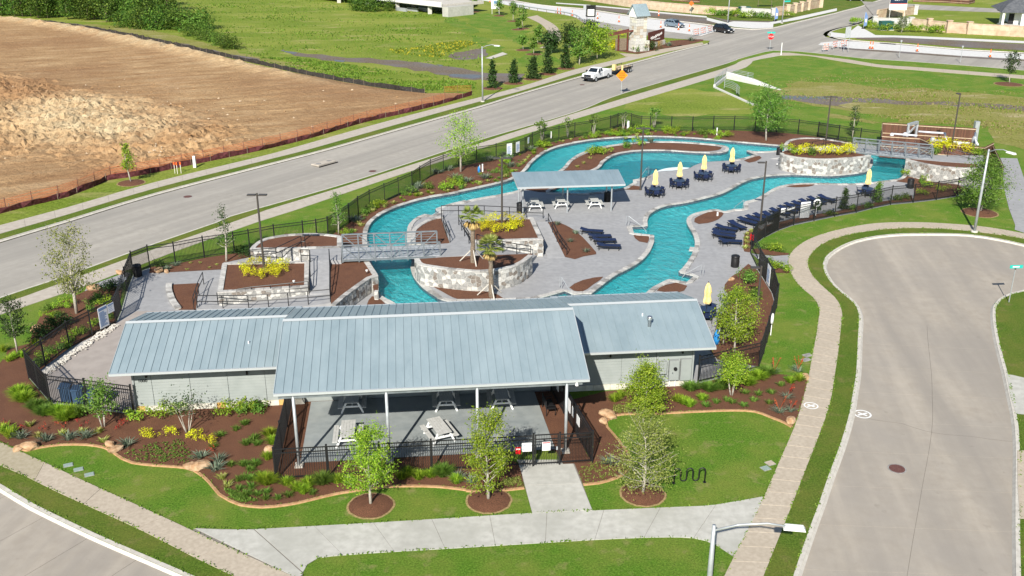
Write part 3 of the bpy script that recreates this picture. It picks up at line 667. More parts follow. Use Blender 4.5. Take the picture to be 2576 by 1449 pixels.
sheet('yard_slab', gs('j', [(1330, 1320), (860, 1255), (500, 1205), (330, 1010), (600, 815), (1130, 445)]) + gs('G', [(420, 1250), (1500, 1230)]) + [(-10, 58), (-13, 53)], .035, MT['tan'])

# perimeter bed between the fence and the river's outer bank
i0 = min(range(len(OUT)), key=lambda i: math.dist(OUT[i], g('f', 1395, 600)))
i1 = min(range(len(OUT)), key=lambda i: math.dist(OUT[i], g('h', 1785, 338)))
def loop_slice(L, a, b):
    return L[a:b + 1] if a <= b else L[a:] + L[:b + 1]
s1, s2 = loop_slice(OUT, i0, i1), loop_slice(OUT, i1, i0)
river_out = s1 if pathlen(s1) < pathlen(s2) else s2
if math.dist(river_out[0], OUT[i0]) > .01: river_out = river_out[::-1]
riv_edge = river_out if True else None
outer_off = offset(river_out, .30); 
if inpoly(*outer_off[len(outer_off) // 2], OUT): outer_off = offset(river_out, -.30)
k0 = FEN_ROAD.index(min(FEN_ROAD, key=lambda p: math.dist(p, g('f', 505, 585))))
bed(FEN_ROAD[k0:] + FEN_N[1:-1] + gs('i', [(860, 500), (205, 500)]) + outer_off[::-1] + gs('f', [(1150, 600), (1100, 480), (600, 470)]), name='perimeter_bed')
bed(gs('G', [(640, 600), (960, 590), (1300, 572), (1880, 540), (1890, 430), (2345, 330)]) + [FEN_ROAD[5], FEN_ROAD[4], FEN_ROAD[3], FEN_ROAD[2], FEN_ROAD[1]], name='corner_bed')
BEDS = {
 'g1': gs('G', [(985, 800), (1485, 775), (1460, 960), (1425, 1225), (1140, 1225), (1060, 1130), (1000, 960)]),
 'g2': gs('g', [(1350, 1085), (1420, 1075), (1560, 1130), (1680, 1220), (1790, 1340), (1822, 1395), (1700, 1415), (1520, 1422)]),
 'g3': gs('g', [(2185, 1208), (2325, 1208), (2320, 1285), (2240, 1270)]),
 'g4': gs('J', [(665, 570), (800, 495), (1000, 462), (900, 540), (785, 612)]),
 'g5': gs('J', [(1530, 600), (1620, 542), (1720, 520), (1832, 552), (1800, 600), (1730, 620)]),
 'g6': gs('h', [(965, 1080), (970, 1045), (1060, 1000), (1150, 972), (1230, 980), (1252, 1000), (1200, 1055), (1100, 1090), (1010, 1100)]),
 'g7': gs('h', [(1858, 735), (1930, 712), (2030, 705), (2140, 712), (2080, 735), (1950, 742)]),
 'g8': gs('h', [(1450, 482), (1520, 455), (1600, 435), (1622, 455), (1560, 490), (1500, 502)]),
 'g9': gs('g', [(2090, 762), (2120, 735), (2170, 722), (2250, 735), (2245, 766)]),
 'g10': gs('f', [(2025, 972), (2150, 1000), (2300, 1020), (2536, 1032)]) + gs('I', [(2250, 610), (2350, 640), (2420, 685), (2000, 700), (1900, 665), (1800, 610)]),
 'g11': gs('f', [(1400, 1165), (1450, 1080), (1490, 1085), (1580, 1155), (1500, 1200)]),
 'g12': gs('f', [(700, 1182), (1055, 1150), (1090, 1165), (1000, 1215), (720, 1215)]),
 'g13': gs('i', [(1290, 865), (1345, 835), (1400, 815), (1600, 860), (1870, 890), (2030, 950), (1875, 1005), (1680, 1035), (1460, 1060), (1465, 930), (1400, 880)]),
 'g15': gs('H', [(745, 560), (790, 410), (900, 370), (1000, 330), (1100, 470), (960, 590), (885, 690), (850, 755), (760, 740)]),
 'g16': gs('H', [(830, 950), (985, 1060), (1220, 1440)]) + gs('n', [(1760, 290), (1695, 520), (1635, 735), (1590, 860), (1190, 790), (1110, 690), (1200, 400), (1330, 200), (1258, 110), (1262, 60), (1330, -20), (1390, -55)]),
 'g17': gs('i', [(1460, 1060), (1235, 1080), (1055, 1118), (900, 1158), (690, 1196), (490, 1238), (292, 1280), (140, 1335), (10, 1400)]) + gs('H', [(1110, 470), (1000, 400), (1100, 340)]) + gs('i', [(0, 1300), (290, 1230), (480, 1190), (700, 1160), (900, 1110), (1060, 1075), (1240, 1050), (1440, 1000)]),
 'h1': gs('H', [(900, 715), (960, 690), (1100, 700), (1300, 745), (1530, 770), (1500, 800), (1300, 812), (1050, 790), (930, 765)]),
 'h2': gs('H', [(1080, 960), (1150, 950), (1300, 1010), (1480, 1060), (1530, 1080), (1520, 1105), (1260, 1100), (1130, 1020)])}
# the long crescent bed on the island between river and bay
CRES = gs('g', [(1062, 786), (1110, 760), (1340, 790), (1530, 700), (1700, 620), (1830, 565), (1870, 500), (1960, 430)]) + gs('h', [(180, 425), (300, 390), (450, 376), (700, 376), (900, 388), (1120, 390), (1220, 372), (1235, 352), (1100, 333), (800, 312), (500, 312), (200, 340)]) + gs('g', [(1830, 378), (1690, 428), (1590, 490), (1530, 560), (1400, 640), (1200, 730)])
BEDS['cres'] = CRES
BEDS['patio_side'] = None
for k, P in list(BEDS.items()):
    if P is None: BEDS.pop(k)
for k, P in BEDS.items(): bed(P, smooth=k not in ('g1', 'g17', 'g16', 'g13'), z=ZB + (.004 if k in ('g17',) else 0))

# front beds on the lawn, with a narrow tan edging
ED1 = cr(gs('k', [(160, 388), (270, 402), (400, 372), (600, 346), (850, 346), (1030, 376), (1130, 432), (1200, 482), (1300, 522), (1500, 546), (1820, 572), (1950, 627), (2050, 712), (2150, 832), (2250, 892), (2350, 932)]) +
         gs('l', [(0, 1295), (200, 1316), (450, 1292), (650, 1250), (900, 1190), (1200, 1142), (1500, 1112), (1900, 1116), (2200, 1150)]) + gs('m', [(200, 1156), (400, 1166), (755, 1130)]), .6)
ED2 = cr(gs('m', [(1330, 1097), (1480, 1082), (1650, 1030), (1760, 960), (1780, 850), (1700, 720), (1620, 620), (1555, 545), (1545, 490), (1610, 428), (1750, 410), (2100, 405)]) +
         gs('n', [(700, 1306), (1300, 1281), (1550, 1291), (1700, 1342), (1850, 1402), (1925, 1445)]), .6)
bed(ED1 + gs('m', [(735, 1000), (700, 900), (300, 700)]) + [(-4, 52), (-12, 53), (-20, 54)] + gs('j', [(1310, 1330), (860, 1270), (490, 1225), (275, 975), (440, 855), (675, 678), (890, 570), (1120, 445)]) +
    gs('K', [(1590, 380), (1550, 345), (1300, 350), (1120, 400), (900, 500), (700, 590), (560, 680), (500, 780), (420, 960), (380, 1090), (250, 1120), (100, 1170), (70, 1260), (0, 1340)]) + gs('j', [(-300, 1000), (-500, 1300)]) + gs('k', [(-200, 220)]), ZB - .01, name='front_bed')
bed(ED2 + gs('n', [(1990, 1300), (2078, 965), (1780, 932), (1705, 930), (1600, 885), (1000, 1030), (100, 1100)]) + [(3.2, 51.5), (4.1, 44.6)] + gs('m', [(1240, 880)]), ZB - .01, name='front_bed')
def edging(line, name='bed_edging'):
    return struct(MB().strip(line, offset(line, -.13), .075).strip(offset(line, .0), line, .0, .075).strip(offset(line, -.13), offset(line, -.14), .075, 0).obj(name, MT['edging']))
edging(ED1); edging(ED2)

# ---------------------------------------------------------------- coping stones round the water
cop = []
skip = [(g('h', 760, 575), 4.2), (g('h', 1120, 490), 3.0)]
def coping(line, side, wd=.36):
    P = Path(line, True); s = 0
    while s < P.L - .2:
        L = rnd.uniform(.5, .85); e = min(s + L, P.L)
        pts = []
        for q in (s + .012, (s + e) / 2, e - .012):
            p, t = P.at(q); n = (-t[1] * side, t[0] * side); pts.append((p, n))
        mid = pts[1][0]
        if not any(math.dist(mid, c) < r for c, r in skip):
            ww = wd + rnd.uniform(-.03, .05)
            ins = [(p[0] - n[0] * .03, p[1] - n[1] * .03) for p, n in pts]; outs = [(p[0] + n[0] * ww, p[1] + n[1] * ww) for p, n in pts]
            poly = ins + outs[::-1]
            if abs(area2(poly)) > .15 and abs(area2(poly)) < 1.6: cop.append((math.hypot(*mid), poly, rnd.uniform(.09, .115)))
        s = e
coping(OUT, -1); coping(ISL, 1)
cop.sort(key=lambda c: c[0])
rest = MB(); copmats = [MT['cap'], MT['stonelight'], MT['cap'], MT['mortar'], MT['capdark']]
pw = bpy.data.objects['pool_wall']
for i, (dd, poly, h) in enumerate(cop):
    if i < 300: MB().prism(poly, .02, h).obj('coping_stone', copmats[rnd.randrange(5)], pw)
    else: rest.prism(poly, .02, h, mi=rnd.randrange(5))
stuff(rest.obj('coping_stones', copmats, pw))

# ---------------------------------------------------------------- stone walls and planters
STONEM = [MT['stonelight'], MT['stonegrey'], MT['stonegrey'], MT['stonegrey'], MT['stonedark'], MT['stonelight']]
def clip(poly, a, b):
    """Keep the part of poly nearer to a than to b."""
    mx, my = (a[0] + b[0]) / 2, (a[1] + b[1]) / 2; nx, ny = b[0] - a[0], b[1] - a[1]
    f = lambda p: (p[0] - mx) * nx + (p[1] - my) * ny
    out = []
    for i in range(len(poly)):
        p, q = poly[i], poly[(i + 1) % len(poly)]; fp, fq = f(p), f(q)
        if fp <= 0: out.append(p)
        if (fp < 0 < fq) or (fq < 0 < fp):
            t = fp / (fp - fq); out.append((p[0] + (q[0] - p[0]) * t, p[1] + (q[1] - p[1]) * t))
    return out
def flagstones(line, z0, z1, parent, size=.36, mats=None, side=1, proud=.035, zt=None):
    """Irregular flat stones set in mortar on a vertical face along a line."""
    P = Path(line); nx = max(1, int(P.L / size)); nz = max(1, round((z1 - z0) / (size * .8)))
    dx, dz = P.L / nx, (z1 - z0) / nz
    S = {}
    for i in range(-1, nx + 1):
        for j in range(-1, nz + 1): S[i, j] = ((i + .5 + rnd.uniform(-.38, .38)) * dx, (j + .5 + rnd.uniform(-.38, .38)) * dz)
    for i in range(nx):
        for j in range(nz):
            a = S[i, j]; poly = [(a[0] - dx, max(0, a[1] - 2 * dz)), (a[0] + dx, max(0, a[1] - 2 * dz)), (a[0] + dx, min(z1 - z0, a[1] + 2 * dz)), (a[0] - dx, min(z1 - z0, a[1] + 2 * dz))]
            for u in (-2, -1, 0, 1, 2):
                for w_ in (-2, -1, 0, 1, 2):
                    if (u or w_) and (i + u, j + w_) in S: poly = clip(poly, a, S[i + u, j + w_])
            if len(poly) < 3: continue
            c = (sum(p[0] for p in poly) / len(poly), sum(p[1] for p in poly) / len(poly))
            k = rnd.uniform(.84, .93); poly = [(c[0] + (p[0] - c[0]) * k, c[1] + (p[1] - c[1]) * k) for p in poly]
            v = []
            pr = proud * rnd.uniform(.6, 1.3)
            for lev, dd in ((0, -.01), (1, pr)):
                for s_, z in poly:
                    s_ = min(max(s_, .02), P.L - .02); p, t = P.at(s_); sh = .93 if lev else 1
                    v.append((p[0] + t[1] * side * dd, p[1] - t[0] * side * dd, z0 + z))
            n = len(poly)
            f = [tuple(n + q for q in range(n))] + [(q, (q + 1) % n, n + (q + 1) % n, n + q) for q in range(n)]
            if side < 0: f = [tuple(reversed(x)) for x in f]
            MB().add(v, f).obj('stone', (mats or STONEM)[rnd.randrange(len(mats or STONEM))], parent)
def caps(line, z, parent, wd=.36, closed=False, inward=1, length=.62, dark=False):
    P = Path(line, closed); n = max(1, int(P.L / length))
    for i in range(n):
        a, b = P.L * i / n + .008, P.L * (i + 1) / n - .008; pts = []
        for q in (a, (a + b) / 2, b):
            p, t = P.at(q); pts.append((p, (-t[1] * inward, t[0] * inward)))
        poly = [(p[0] - m_[0] * .04, p[1] - m_[1] * .04) for p, m_ in pts] + [(p[0] + m_[0] * wd, p[1] + m_[1] * wd) for p, m_ in reversed(pts)]
        if abs(area2(poly)) < .02: continue
        MB().prism(poly, z - .02, z + .07 + rnd.uniform(-.008, .008)).obj('cap_stone', [MT['cap'], MT['stonelight'], MT['capdark'], MT['cap']][rnd.randrange(4)], parent)
def planter(name, label, poly, z1, faces, capline, z0=-.2, size=.35, mulch=True, capw=.34):
    """Raised bed: solid mortar core, stones on the faces seen, cap stones on the rim, bark mulch on top."""
    P = dedupe(poly)
    if area2(P) < 0: P.reverse()
    root = thing(name, label, 'planter', (P[0][0], P[0][1], 0)); o = Vector((P[0][0], P[0][1]))
    L = lambda q: [(x - o.x, y - o.y) for x, y in q]
    MB().prism(L(P), z0, z1 - .03, mitop=1).obj('core', [MT['mortar'], MT['mulch']], root)
    for ln, za, zb in faces: flagstones(L(ln), za, zb, root, size)
    for ln in capline: caps(L(ln), z1 - .03, root, capw)
    return root
def ccw(P): return P if area2(P) > 0 else P[::-1]
# left box planter with yellow shrubs
q = [g('G', 1885, 425, 1.25), g('f', 835, 735, 1.25), g('f', 835, 985, 1.25), g('G', 1800, 925, 1.25)]; q = ccw(q)
# order so that outward is to the right of travel
planter('raised_planter', 'square stone planter with gold shrubs and lamp post beside the ramp', q, 1.25, [([q[0], q[1]], 0.2, 1.2), ([q[1], q[2]], .3, 1.2)], [q + [q[0]]], size=.33)
q = gs('f', [(262, 622), (285, 588), (330, 553), (420, 510), (600, 478), (800, 466), (950, 468), (1080, 480), (1150, 492)], 1.3)
q = dedupe(cr(q, .7)) + gs('f', [(1150, 600), (830, 610)], 1.3); q = ccw(q)
fr = [g('f', 262, 624, 1.3), g('f', 830, 610, 1.3), g('f', 1150, 600, 1.3)]
planter('raised_planter', 'curved stone planter of bare mulch between ramp and road fence', q, 1.3, [(fr[:2], .1, 1.25)], [q + [q[0]]])
q = ccw(gs('f', [(1048, 735), (1370, 722), (1405, 722), (1508, 878), (1440, 895), (1330, 972), (1200, 1068), (1090, 1165), (1050, 1150)], 1.2))
wl = gs('f', [(1090, 1165), (1200, 1068), (1330, 972), (1440, 895), (1508, 878), (1405, 722)], 1.2)
planter('raised_planter', 'low curved stone planter of bare mulch beside lagoon and ramp', q, 1.2, [(wl[:4], .1, 1.15), (wl[3:], -.1, 1.15)], [wl], size=.33)
# buttress of the lagoon bank
bt = ccw(gs('f', [(1440, 880), (1508, 880), (1510, 1040), (1470, 1040)], .6))
planter('stone_pier', 'narrow stone pier stepping down to the lagoon', bt, .62, [(bt, -.1, .6)], [bt[:2]], size=.3)['category'] = 'pier'
q = cr(gs('F', [(345, 985), (430, 1085), (700, 1135), (1000, 1172), (1400, 1203), (1700, 1183), (2000, 1125), (2200, 1035), (2338, 925)], 1.6), .5)
q7 = q
planter('raised_planter', 'large rounded stone planter with two palms above the lagoon', ccw(q + gs('F', [(2335, 890), (1600, 915), (800, 950)], 1.6)), 1.6, [(q, .05, 1.54)], [q], size=.37)
q = gs('F', [(1395, 320), (1290, 470), (1345, 690), (1750, 682), (2520, 655), (2345, 285)], 1.5)
planter('raised_planter', 'square stone planter with gold shrubs behind the palms', ccw(q), 1.5, [(q[2:5], .05, 1.44), (q[4:6], .05, 1.44)], [q[2:] + [q[0]]], size=.37)
q = cr(gs('F', [(800, 270), (690, 285), (560, 325), (430, 395), (335, 470), (295, 530), (290, 720)], 1.4), .5)
planter('raised_planter', 'stone edged mulch planter at the far end of the near footbridge', ccw(q + gs('F', [(730, 735), (945, 715), (880, 580), (830, 420)], 1.4)), 1.4, [(q, -.1, 1.34)], [q], size=.37)
# right hand planters by the far bridge
q = cr(gs('i', [(160, 585), (185, 605), (280, 625), (400, 640), (600, 650), (800, 640), (950, 628), (1046, 612)], 1.7), .6)
qa = q
planter('raised_planter', 'long rounded stone planter with a row of gold shrubs by the far bridge', ccw(q + gs('i', [(860, 575), (500, 560), (230, 555)], 1.7)), 1.7, [(q, .05, 1.64)], [q], size=.38)
q = cr(gs('i', [(860, 492), (600, 448), (480, 440), (380, 440), (280, 452), (225, 475), (205, 500)], 1.7), .6)
planter('raised_planter', 'curved stone planter of bare mulch behind the far bridge ramp', ccw(q + gs('i', [(300, 540), (560, 512), (862, 527)], 1.7)), 1.7, [([q[-1], g('i', 300, 540, 1.7)], .05, 1.6)], [q], size=.38)
q = cr(gs('i', [(1385, 650), (1440, 664), (1560, 692), (1700, 716), (1900, 736), (2110, 738)], 1.7), .6)
planter('raised_planter', 'long rounded stone planter of bare mulch past the far bridge', ccw(q + gs('i', [(2080, 688), (1760, 668), (1450, 640)], 1.7)), 1.7, [([g('i', 1385, 650, 1.7)] + q, -.1, 1.64)], [q], size=.38)
# curved border of stones on the small corner bed
cb = cr(gs('G', [(935, 800), (930, 900), (960, 1010), (1010, 1120), (1090, 1225)]), .5); rb = thing('stone_border', 'curved row of low border stones round the ramp bed', 'border', (*cb[0], 0))
caps([(x - cb[0][0], y - cb[0][1]) for x, y in cb], .12, rb, .4, length=.45); MB().prism([(x - cb[0][0], y - cb[0][1]) for x, y in cb + offset(cb, .36)[::-1]], 0, .11).obj('core', MT['mortar'], rb)

# ---------------------------------------------------------------- ramps and landings
def slopef(p0, z0_, p1, z1_):
    d = Vector(p1) - Vector(p0); L2 = d.length_squared
    return lambda x, y: z0_ + (z1_ - z0_) * min(1, max(0, ((x - p0[0]) * d[0] + (y - p0[1]) * d[1]) / L2))
def ramp_obj(name, pts, zf): return struct(MB().prism(dedupe(pts), -.1, 1, zf=zf).obj(name, MT['deck']))
a, b = g('G', 1440, 1150, .2), g('f', 1040, 1100, .8)
ramp_obj('ramp', [g('G', 1440, 1120, .1), g('G', 1800, 1135, .15), g('f', 0, 1110, .4), g('f', 830, 1050, .7), g('f', 1045, 1045, .8), g('f', 1050, 1140, .8), g('f', 700, 1190, .6), g('G', 1440, 1215, .1)], slopef(a, .12, b, .8))
a, b = g('f', 940, 1050, .8), g('f', 940, 735, 1.5)
ramp_obj('ramp', [g('f', 842, 1055, .75), g('f', 1045, 1052, .8), g('f', 1040, 722, 1.5), g('f', 850, 735, 1.5)], slopef(a, .8, b, 1.5))
ramp_obj('landing', gs('f', [(845, 612), (1150, 602), (1150, 722), (1038, 724), (852, 732)], 1.5), lambda x, y: 1.498)
ramp_obj('landing', gs('F', [(825, 345), (1090, 345), (1130, 400), (1250, 620), (1300, 720), (1400, 705), (1400, 905), (800, 955), (700, 962), (700, 735), (940, 718), (900, 560)], 1.5), lambda x, y: 1.5)
a, b = g('F', 1000, 300, 1.5), g('F', 2480, 300, .8)
ramp_obj('ramp', gs('F', [(825, 240), (1090, 243)], 1.5) + [g('F', 2540, 250, .8), g('F', 2560, 310, .8), g('F', 2360, 330, .9)] + gs('F', [(1400, 316), (1092, 343), (826, 344)], 1.5), slopef(a, 1.497, b, .8))
a, b = g('g', 1300, 1090, .8), g('g', 1430, 1425, 0)
ramp_obj('ramp', [g('g', 1242, 1075, .8), g('g', 1350, 1070, .8), g('g', 1520, 1422, .03), g('g', 1345, 1430, .03)], slopef(a, .8, b, .03))
a, b = g('F', 1420, 800, 1.5), g('F', 2420, 900, .1)
ramp_obj('ramp', gs('F', [(1400, 707), (1750, 690)], 1.5) + [g('F', 2500, 830, .2), g('F', 2420, 930, .1), g('F', 2330, 893, .9)] + gs('F', [(1402, 905)], 1.5), slopef(a, 1.496, b, .1))
# far ramp up to the far bridge
a, b = g('i', 180, 590, .1), g('i', 700, 540, 1.7)
ramp_obj('ramp', [g('i', 60, 640, .03), g('i', 40, 590, .03), g('i', 300, 535, 1.0)] + gs('i', [(560, 510), (865, 525), (865, 572), (500, 560)], 1.7) + [g('i', 250, 575, 1.0)], slopef(a, .03, b, 1.697))
ramp_obj('landing', gs('i', [(1450, 642), (1640, 605), (2140, 610), (2150, 690), (2080, 692), (1760, 670)], 1.7), lambda x, y: 1.698)

# ---------------------------------------------------------------- railings
def railing(label, pts, hs=(.95, .5), r=.034, posts=1.6, cat='railing', loop=False, m=None):
    """pts: (x, y, zbase)."""
    o = Vector(pts[0]); root = thing('railing', label, cat, o)
    L = [Vector(p) - o for p in pts]
    for h in hs:
        MB().tube([p + Vector((0, 0, h)) for p in L], r, 6).obj('rail', m or MT['black'], root)
    for i in range(len(L) - 1):
        n = max(1, round((L[i + 1] - L[i]).length / posts))
        for k in range(n + (1 if i == len(L) - 2 else 0)):
            p = L[i].lerp(L[i + 1], k / n); MB().tube([p - Vector((0, 0, .05)), p + Vector((0, 0, hs[0]))], r, 5).obj('post', m or MT['black'], root)
    return root
def g3(t, x, y, z): p = g(t, x, y, z); return (p[0], p[1], z)
railing('black railing along the lower ramp behind the clubhouse roof', [g3('G', 1455, 1185, .12), g3('f', 250, 1190, .45), g3('f', 830, 1150, .75), g3('f', 1046, 1130, .8)])
railing('black railing in front of the square planter beside the ramp', [g3('G', 1805, 1135, .15), g3('f', 285, 1105, .5), g3('f', 835, 1050, .78)])
railing('black railing on the right edge of the ramp beside the low curved planter', [g3('f', 1046, 1120, .8), g3('f', 1046, 900, 1.2), g3('f', 1038, 730, 1.5)])
railing('black railing between the upper ramp and the square planter', [g3('f', 845, 1045, .78), g3('f', 850, 880, 1.2), g3('f', 850, 740, 1.5), g3('f', 762, 735, 1.4)])
railing('black railing stepping up past the curved planter wall', [g3('f', 262, 735, .4), g3('f', 520, 715, .8), g3('f', 765, 600, 1.35), g3('f', 800, 600, 1.35)])
railing('black railing on the corner bed edge beside the ramp foot', [g3('G', 1400, 1215, .1), g3('G', 1480, 960, .05), g3('G', 1562, 780, .05)])
railing('black railing along the back of the centre ramp', [g3('F', 800, 330, 1.5), g3('F', 800, 262, 1.5), g3('F', 1090, 260, 1.45), g3('F', 1525, 262, 1.2), g3('F', 1950, 280, 1.0), g3('F', 2520, 300, .8)], hs=(.95, .5))
railing('black railing on the mulch side of the centre landing path', [g3('F', 830, 420, 1.5), g3('F', 880, 560, 1.5), g3('F', 945, 705, 1.5)])
railing('black railing on the palm side of the centre landing path', [g3('F', 1092, 410, 1.5), g3('F', 1190, 600, 1.5), g3('F', 1265, 725, 1.5)])
railing('black railing down the middle steps below the square centre planter', [g3('F', 1400, 760, 1.5), g3('F', 1835, 880, .95), g3('F', 2310, 960, .25)])
railing('black railing beside the bed on the right hand ramp', [g3('g', 1355, 1095, .7), g3('g', 1440, 1270, .35), g3('g', 1535, 1400, .02)])
railing('dark railing climbing to the far bridge from the deck', [g3('i', 200, 600, .1), g3('i', 470, 560, 1.2), g3('i', 580, 535, 1.6)])
railing('dark railing on the landing behind the far bridge ramp', [g3('i', 600, 530, 1.7), g3('i', 680, 525, 1.7), g3('i', 800, 520, 1.7)])
railing('dark railing sloping down past the pump yard shrubs', [g3('i', 1790, 620, 1.7), g3('i', 1990, 680, 1.3), g3('i', 2150, 740, .9)])
MTsteelrail = MT['galv']
def pool_rail(label, a, b, z=.08):
    A, B = Vector((*a, z)), Vector((*b, z - .5)); root = thing('pool_handrail', label, 'handrail', A)
    L = B - A
    for s in (0,):
        MB().tube([(0, 0, 0), (0, 0, .85), L * .12 + Vector((0, 0, .92)), L * .75 + Vector((0, 0, .45)), L], .022, 6).obj('grab_rail', MT['galv'], root)
        MB().tube([L * .12 + Vector((0, 0, 0)), L * .12 + Vector((0, 0, .92))], .02, 6).obj('post', MT['galv'], root)
pool_rail('steel handrail at the steps on the centre deck side of the river', g('h', 300, 1115), g('h', 520, 1150))
pool_rail('steel handrail at the steps near the sun loungers', g('h', 1452, 962), g('h', 1340, 930))
pool_rail('steel handrail at the steps beside the umbrella by the clubhouse', g('J', 1990, 455), g('J', 1760, 440))
pool_rail('steel handrail at the entry behind the clubhouse roof', g('J', 570, 570), g('J', 715, 650))
pool_rail('steel handrail at the river steps by the centre ramp', g('f', 2200, 290), g('f', 1985, 300))
pool_rail('steel handrail into the dark bay beside the umbrella tables', g('h', 520, 620), g('h', 390, 690))

# ---------------------------------------------------------------- footbridges
def bridge(label, A, B, wv, z, top, bays, name='footbridge'):
    """A->B: near bottom chord ends; wv: vector to the far truss."""
    o = Vector((*A, 0)); root = thing(name, label, 'bridge', o); B = Vector((*B, 0)) - o; wv = Vector((*wv, 0))
    dk = Vector((0, 0, z))
    planks = max(8, int(B.length / .3))
    MB().beam(dk + wv * .05, dk + wv * .05 + B, .1, .16).beam(dk + wv * .95, dk + wv * .95 + B, .1, .16).obj('stringers', MT['steel'], root)
    for i in range(planks):
        a, b = B * (i / planks), B * ((i + 1) / planks); t = (b - a) * .03
        v = [a + t, b - t, b - t + wv, a + t + wv]; MB().add([p + dk + Vector((0, 0, .085)) for p in v] + [p + dk + Vector((0, 0, .125)) for p in v], [(4, 5, 6, 7), (3, 2, 1, 0), (0, 1, 5, 4), (1, 2, 6, 5), (2, 3, 7, 6), (3, 0, 4, 7)]).obj('deck_plank', MT['deckboard'], root)
    for side, off in (('near', Vector()), ('far', wv)):
        T = MB().beam(dk + off, dk + off + B, .1, .12).beam(off + Vector((0, 0, top)), off + B + Vector((0, 0, top)), .1, .1).obj('truss_chords', MT['steel'], root)
        for i in range(bays + 1):
            p = off + B * (i / bays); MB().beam(p + dk - Vector((0, 0, .15)), p + Vector((0, 0, top)), .09, .09).obj('truss_post', MT['steel'], root)
        for i in range(bays):
            p, q = off + B * (i / bays), off + B * ((i + 1) / bays)
            u, l_ = Vector((0, 0, top)), dk
            MB().beam(p + u, q + l_, .06, .06).obj('truss_brace', MT['steel'], root) if i < bays / 2 else MB().beam(p + l_, q + u, .06, .06).obj('truss_brace', MT['steel'], root)
        for k in range(1, 5):
            zz = z + .12 + (top - z - .12) * k / 5; MB().beam(off + Vector((0, 0, zz)), off + B + Vector((0, 0, zz)), .025, .03).obj('side_rail', MT['steel'], root)
    return root
MT['deckboard'] = mat('bridge_planks', (.27, .29, .31), (.38, .4, .42), 3, .7, .1, 20)
A, B = g('f', 1165, 730, 1.4), g('f', 2115, 692, 1.4)
fa = g('f', 1155, 475, 2.62); bridge('grey steel truss footbridge over the lagoon beside the palms', A, B, (fa[0] - A[0], fa[1] - A[1]), 1.4, 2.62, 6)
A, B = g('i', 860, 580, 1.6), g('i', 1640, 655, 1.6)
fa = g('i', 875, 437, 2.85); bridge('grey steel truss footbridge in front of the pump yard', A, B, (fa[0] - A[0] , fa[1] - A[1]), 1.6, 2.85, 6)

# ---------------------------------------------------------------- poolside shade shelter
def seamroof(root, P00, P10, P11, P01, n, name='roof_panel', seam=True, m=None):
    """Standing-seam panels between eave P00-P10 and ridge P01-P11 (local points); each panel its own part."""
    P00, P10, P11, P01 = map(Vector, (P00, P10, P11, P01))
    nrm = (P10 - P00).cross(P01 - P00).normalized(); 
    if nrm.z < 0: nrm = -nrm
    for i in range(n):
        a, b = P00.lerp(P10, i / n), P00.lerp(P10, (i + 1) / n); c, d_ = P01.lerp(P11, (i + 1) / n), P01.lerp(P11, i / n)
        ux = (b - a).normalized(); s = .028
        mb = MB().add([a, b, c, d_, a - nrm * .03, b - nrm * .03, c - nrm * .03, d_ - nrm * .03], [(0, 1, 2, 3), (7, 6, 5, 4), (0, 4, 5, 1), (1, 5, 6, 2), (2, 6, 7, 3), (3, 7, 4, 0)])
        q = [a, a + ux * s, d_ + ux * s, d_]
        mb.add([p + nrm * .003 for p in q] + [p + nrm * .036 for p in q], [(4, 5, 6, 7), (0, 1, 5, 4), (1, 2, 6, 5), (2, 3, 7, 6), (3, 0, 4, 7)], 0)
        mb.obj(name, m or MT['roof'], root)
FL, FR_, BL, BR = g('g', 1058, 738, 2.75), g('g', 2105, 706, 2.75), g('g', 1000, 592, 2.98), g('g', 2035, 564, 2.98)
o = Vector((*FL, 0)); sh = thing('shade_shelter', 'open poolside shelter with sloped metal roof over picnic tables', 'shelter', o)
lc = lambda p, z: (p[0] - o.x, p[1] - o.y, z)
seamroof(sh, lc(FL, 2.75), lc(FR_, 2.75), lc(BR, 2.98), lc(BL, 2.98), 22)
MB().beam(lc(FL, 2.66), lc(FR_, 2.66), .06, .16).beam(lc(BL, 2.88), lc(BR, 2.88), .06, .16).beam(lc(FL, 2.66), lc(BL, 2.88), .06, .16).beam(lc(FR_, 2.66), lc(BR, 2.88), .06, .16).obj('fascia', MT['rooftrim'], sh)
fx, bx_ = Vector(FL).lerp(Vector(BL), .12), Vector(FL).lerp(Vector(BL), .82)
fx2, bx2 = Vector(FR_).lerp(Vector(BR), .12), Vector(FR_).lerp(Vector(BR), .82)
for u in (.055, .47, .885):
    for a_, b_, zt in ((fx, fx2, 2.76), (bx_, bx2, 2.9)):
        p = a_.lerp(b_, u); MB().tube([(p[0] - o.x, p[1] - o.y, 0), (p[0] - o.x, p[1] - o.y, zt - .04)], .065, 8).obj('post', MT['galv'], sh)
MB().beam((*(fx - Vector(FL)), 2.62), (*(fx2 - Vector(FL)), 2.62), .12, .2).beam((*(bx_ - Vector(FL)), 2.8), (*(bx2 - Vector(FL)), 2.8), .12, .2).obj('roof_beam', MT['steel'], sh)
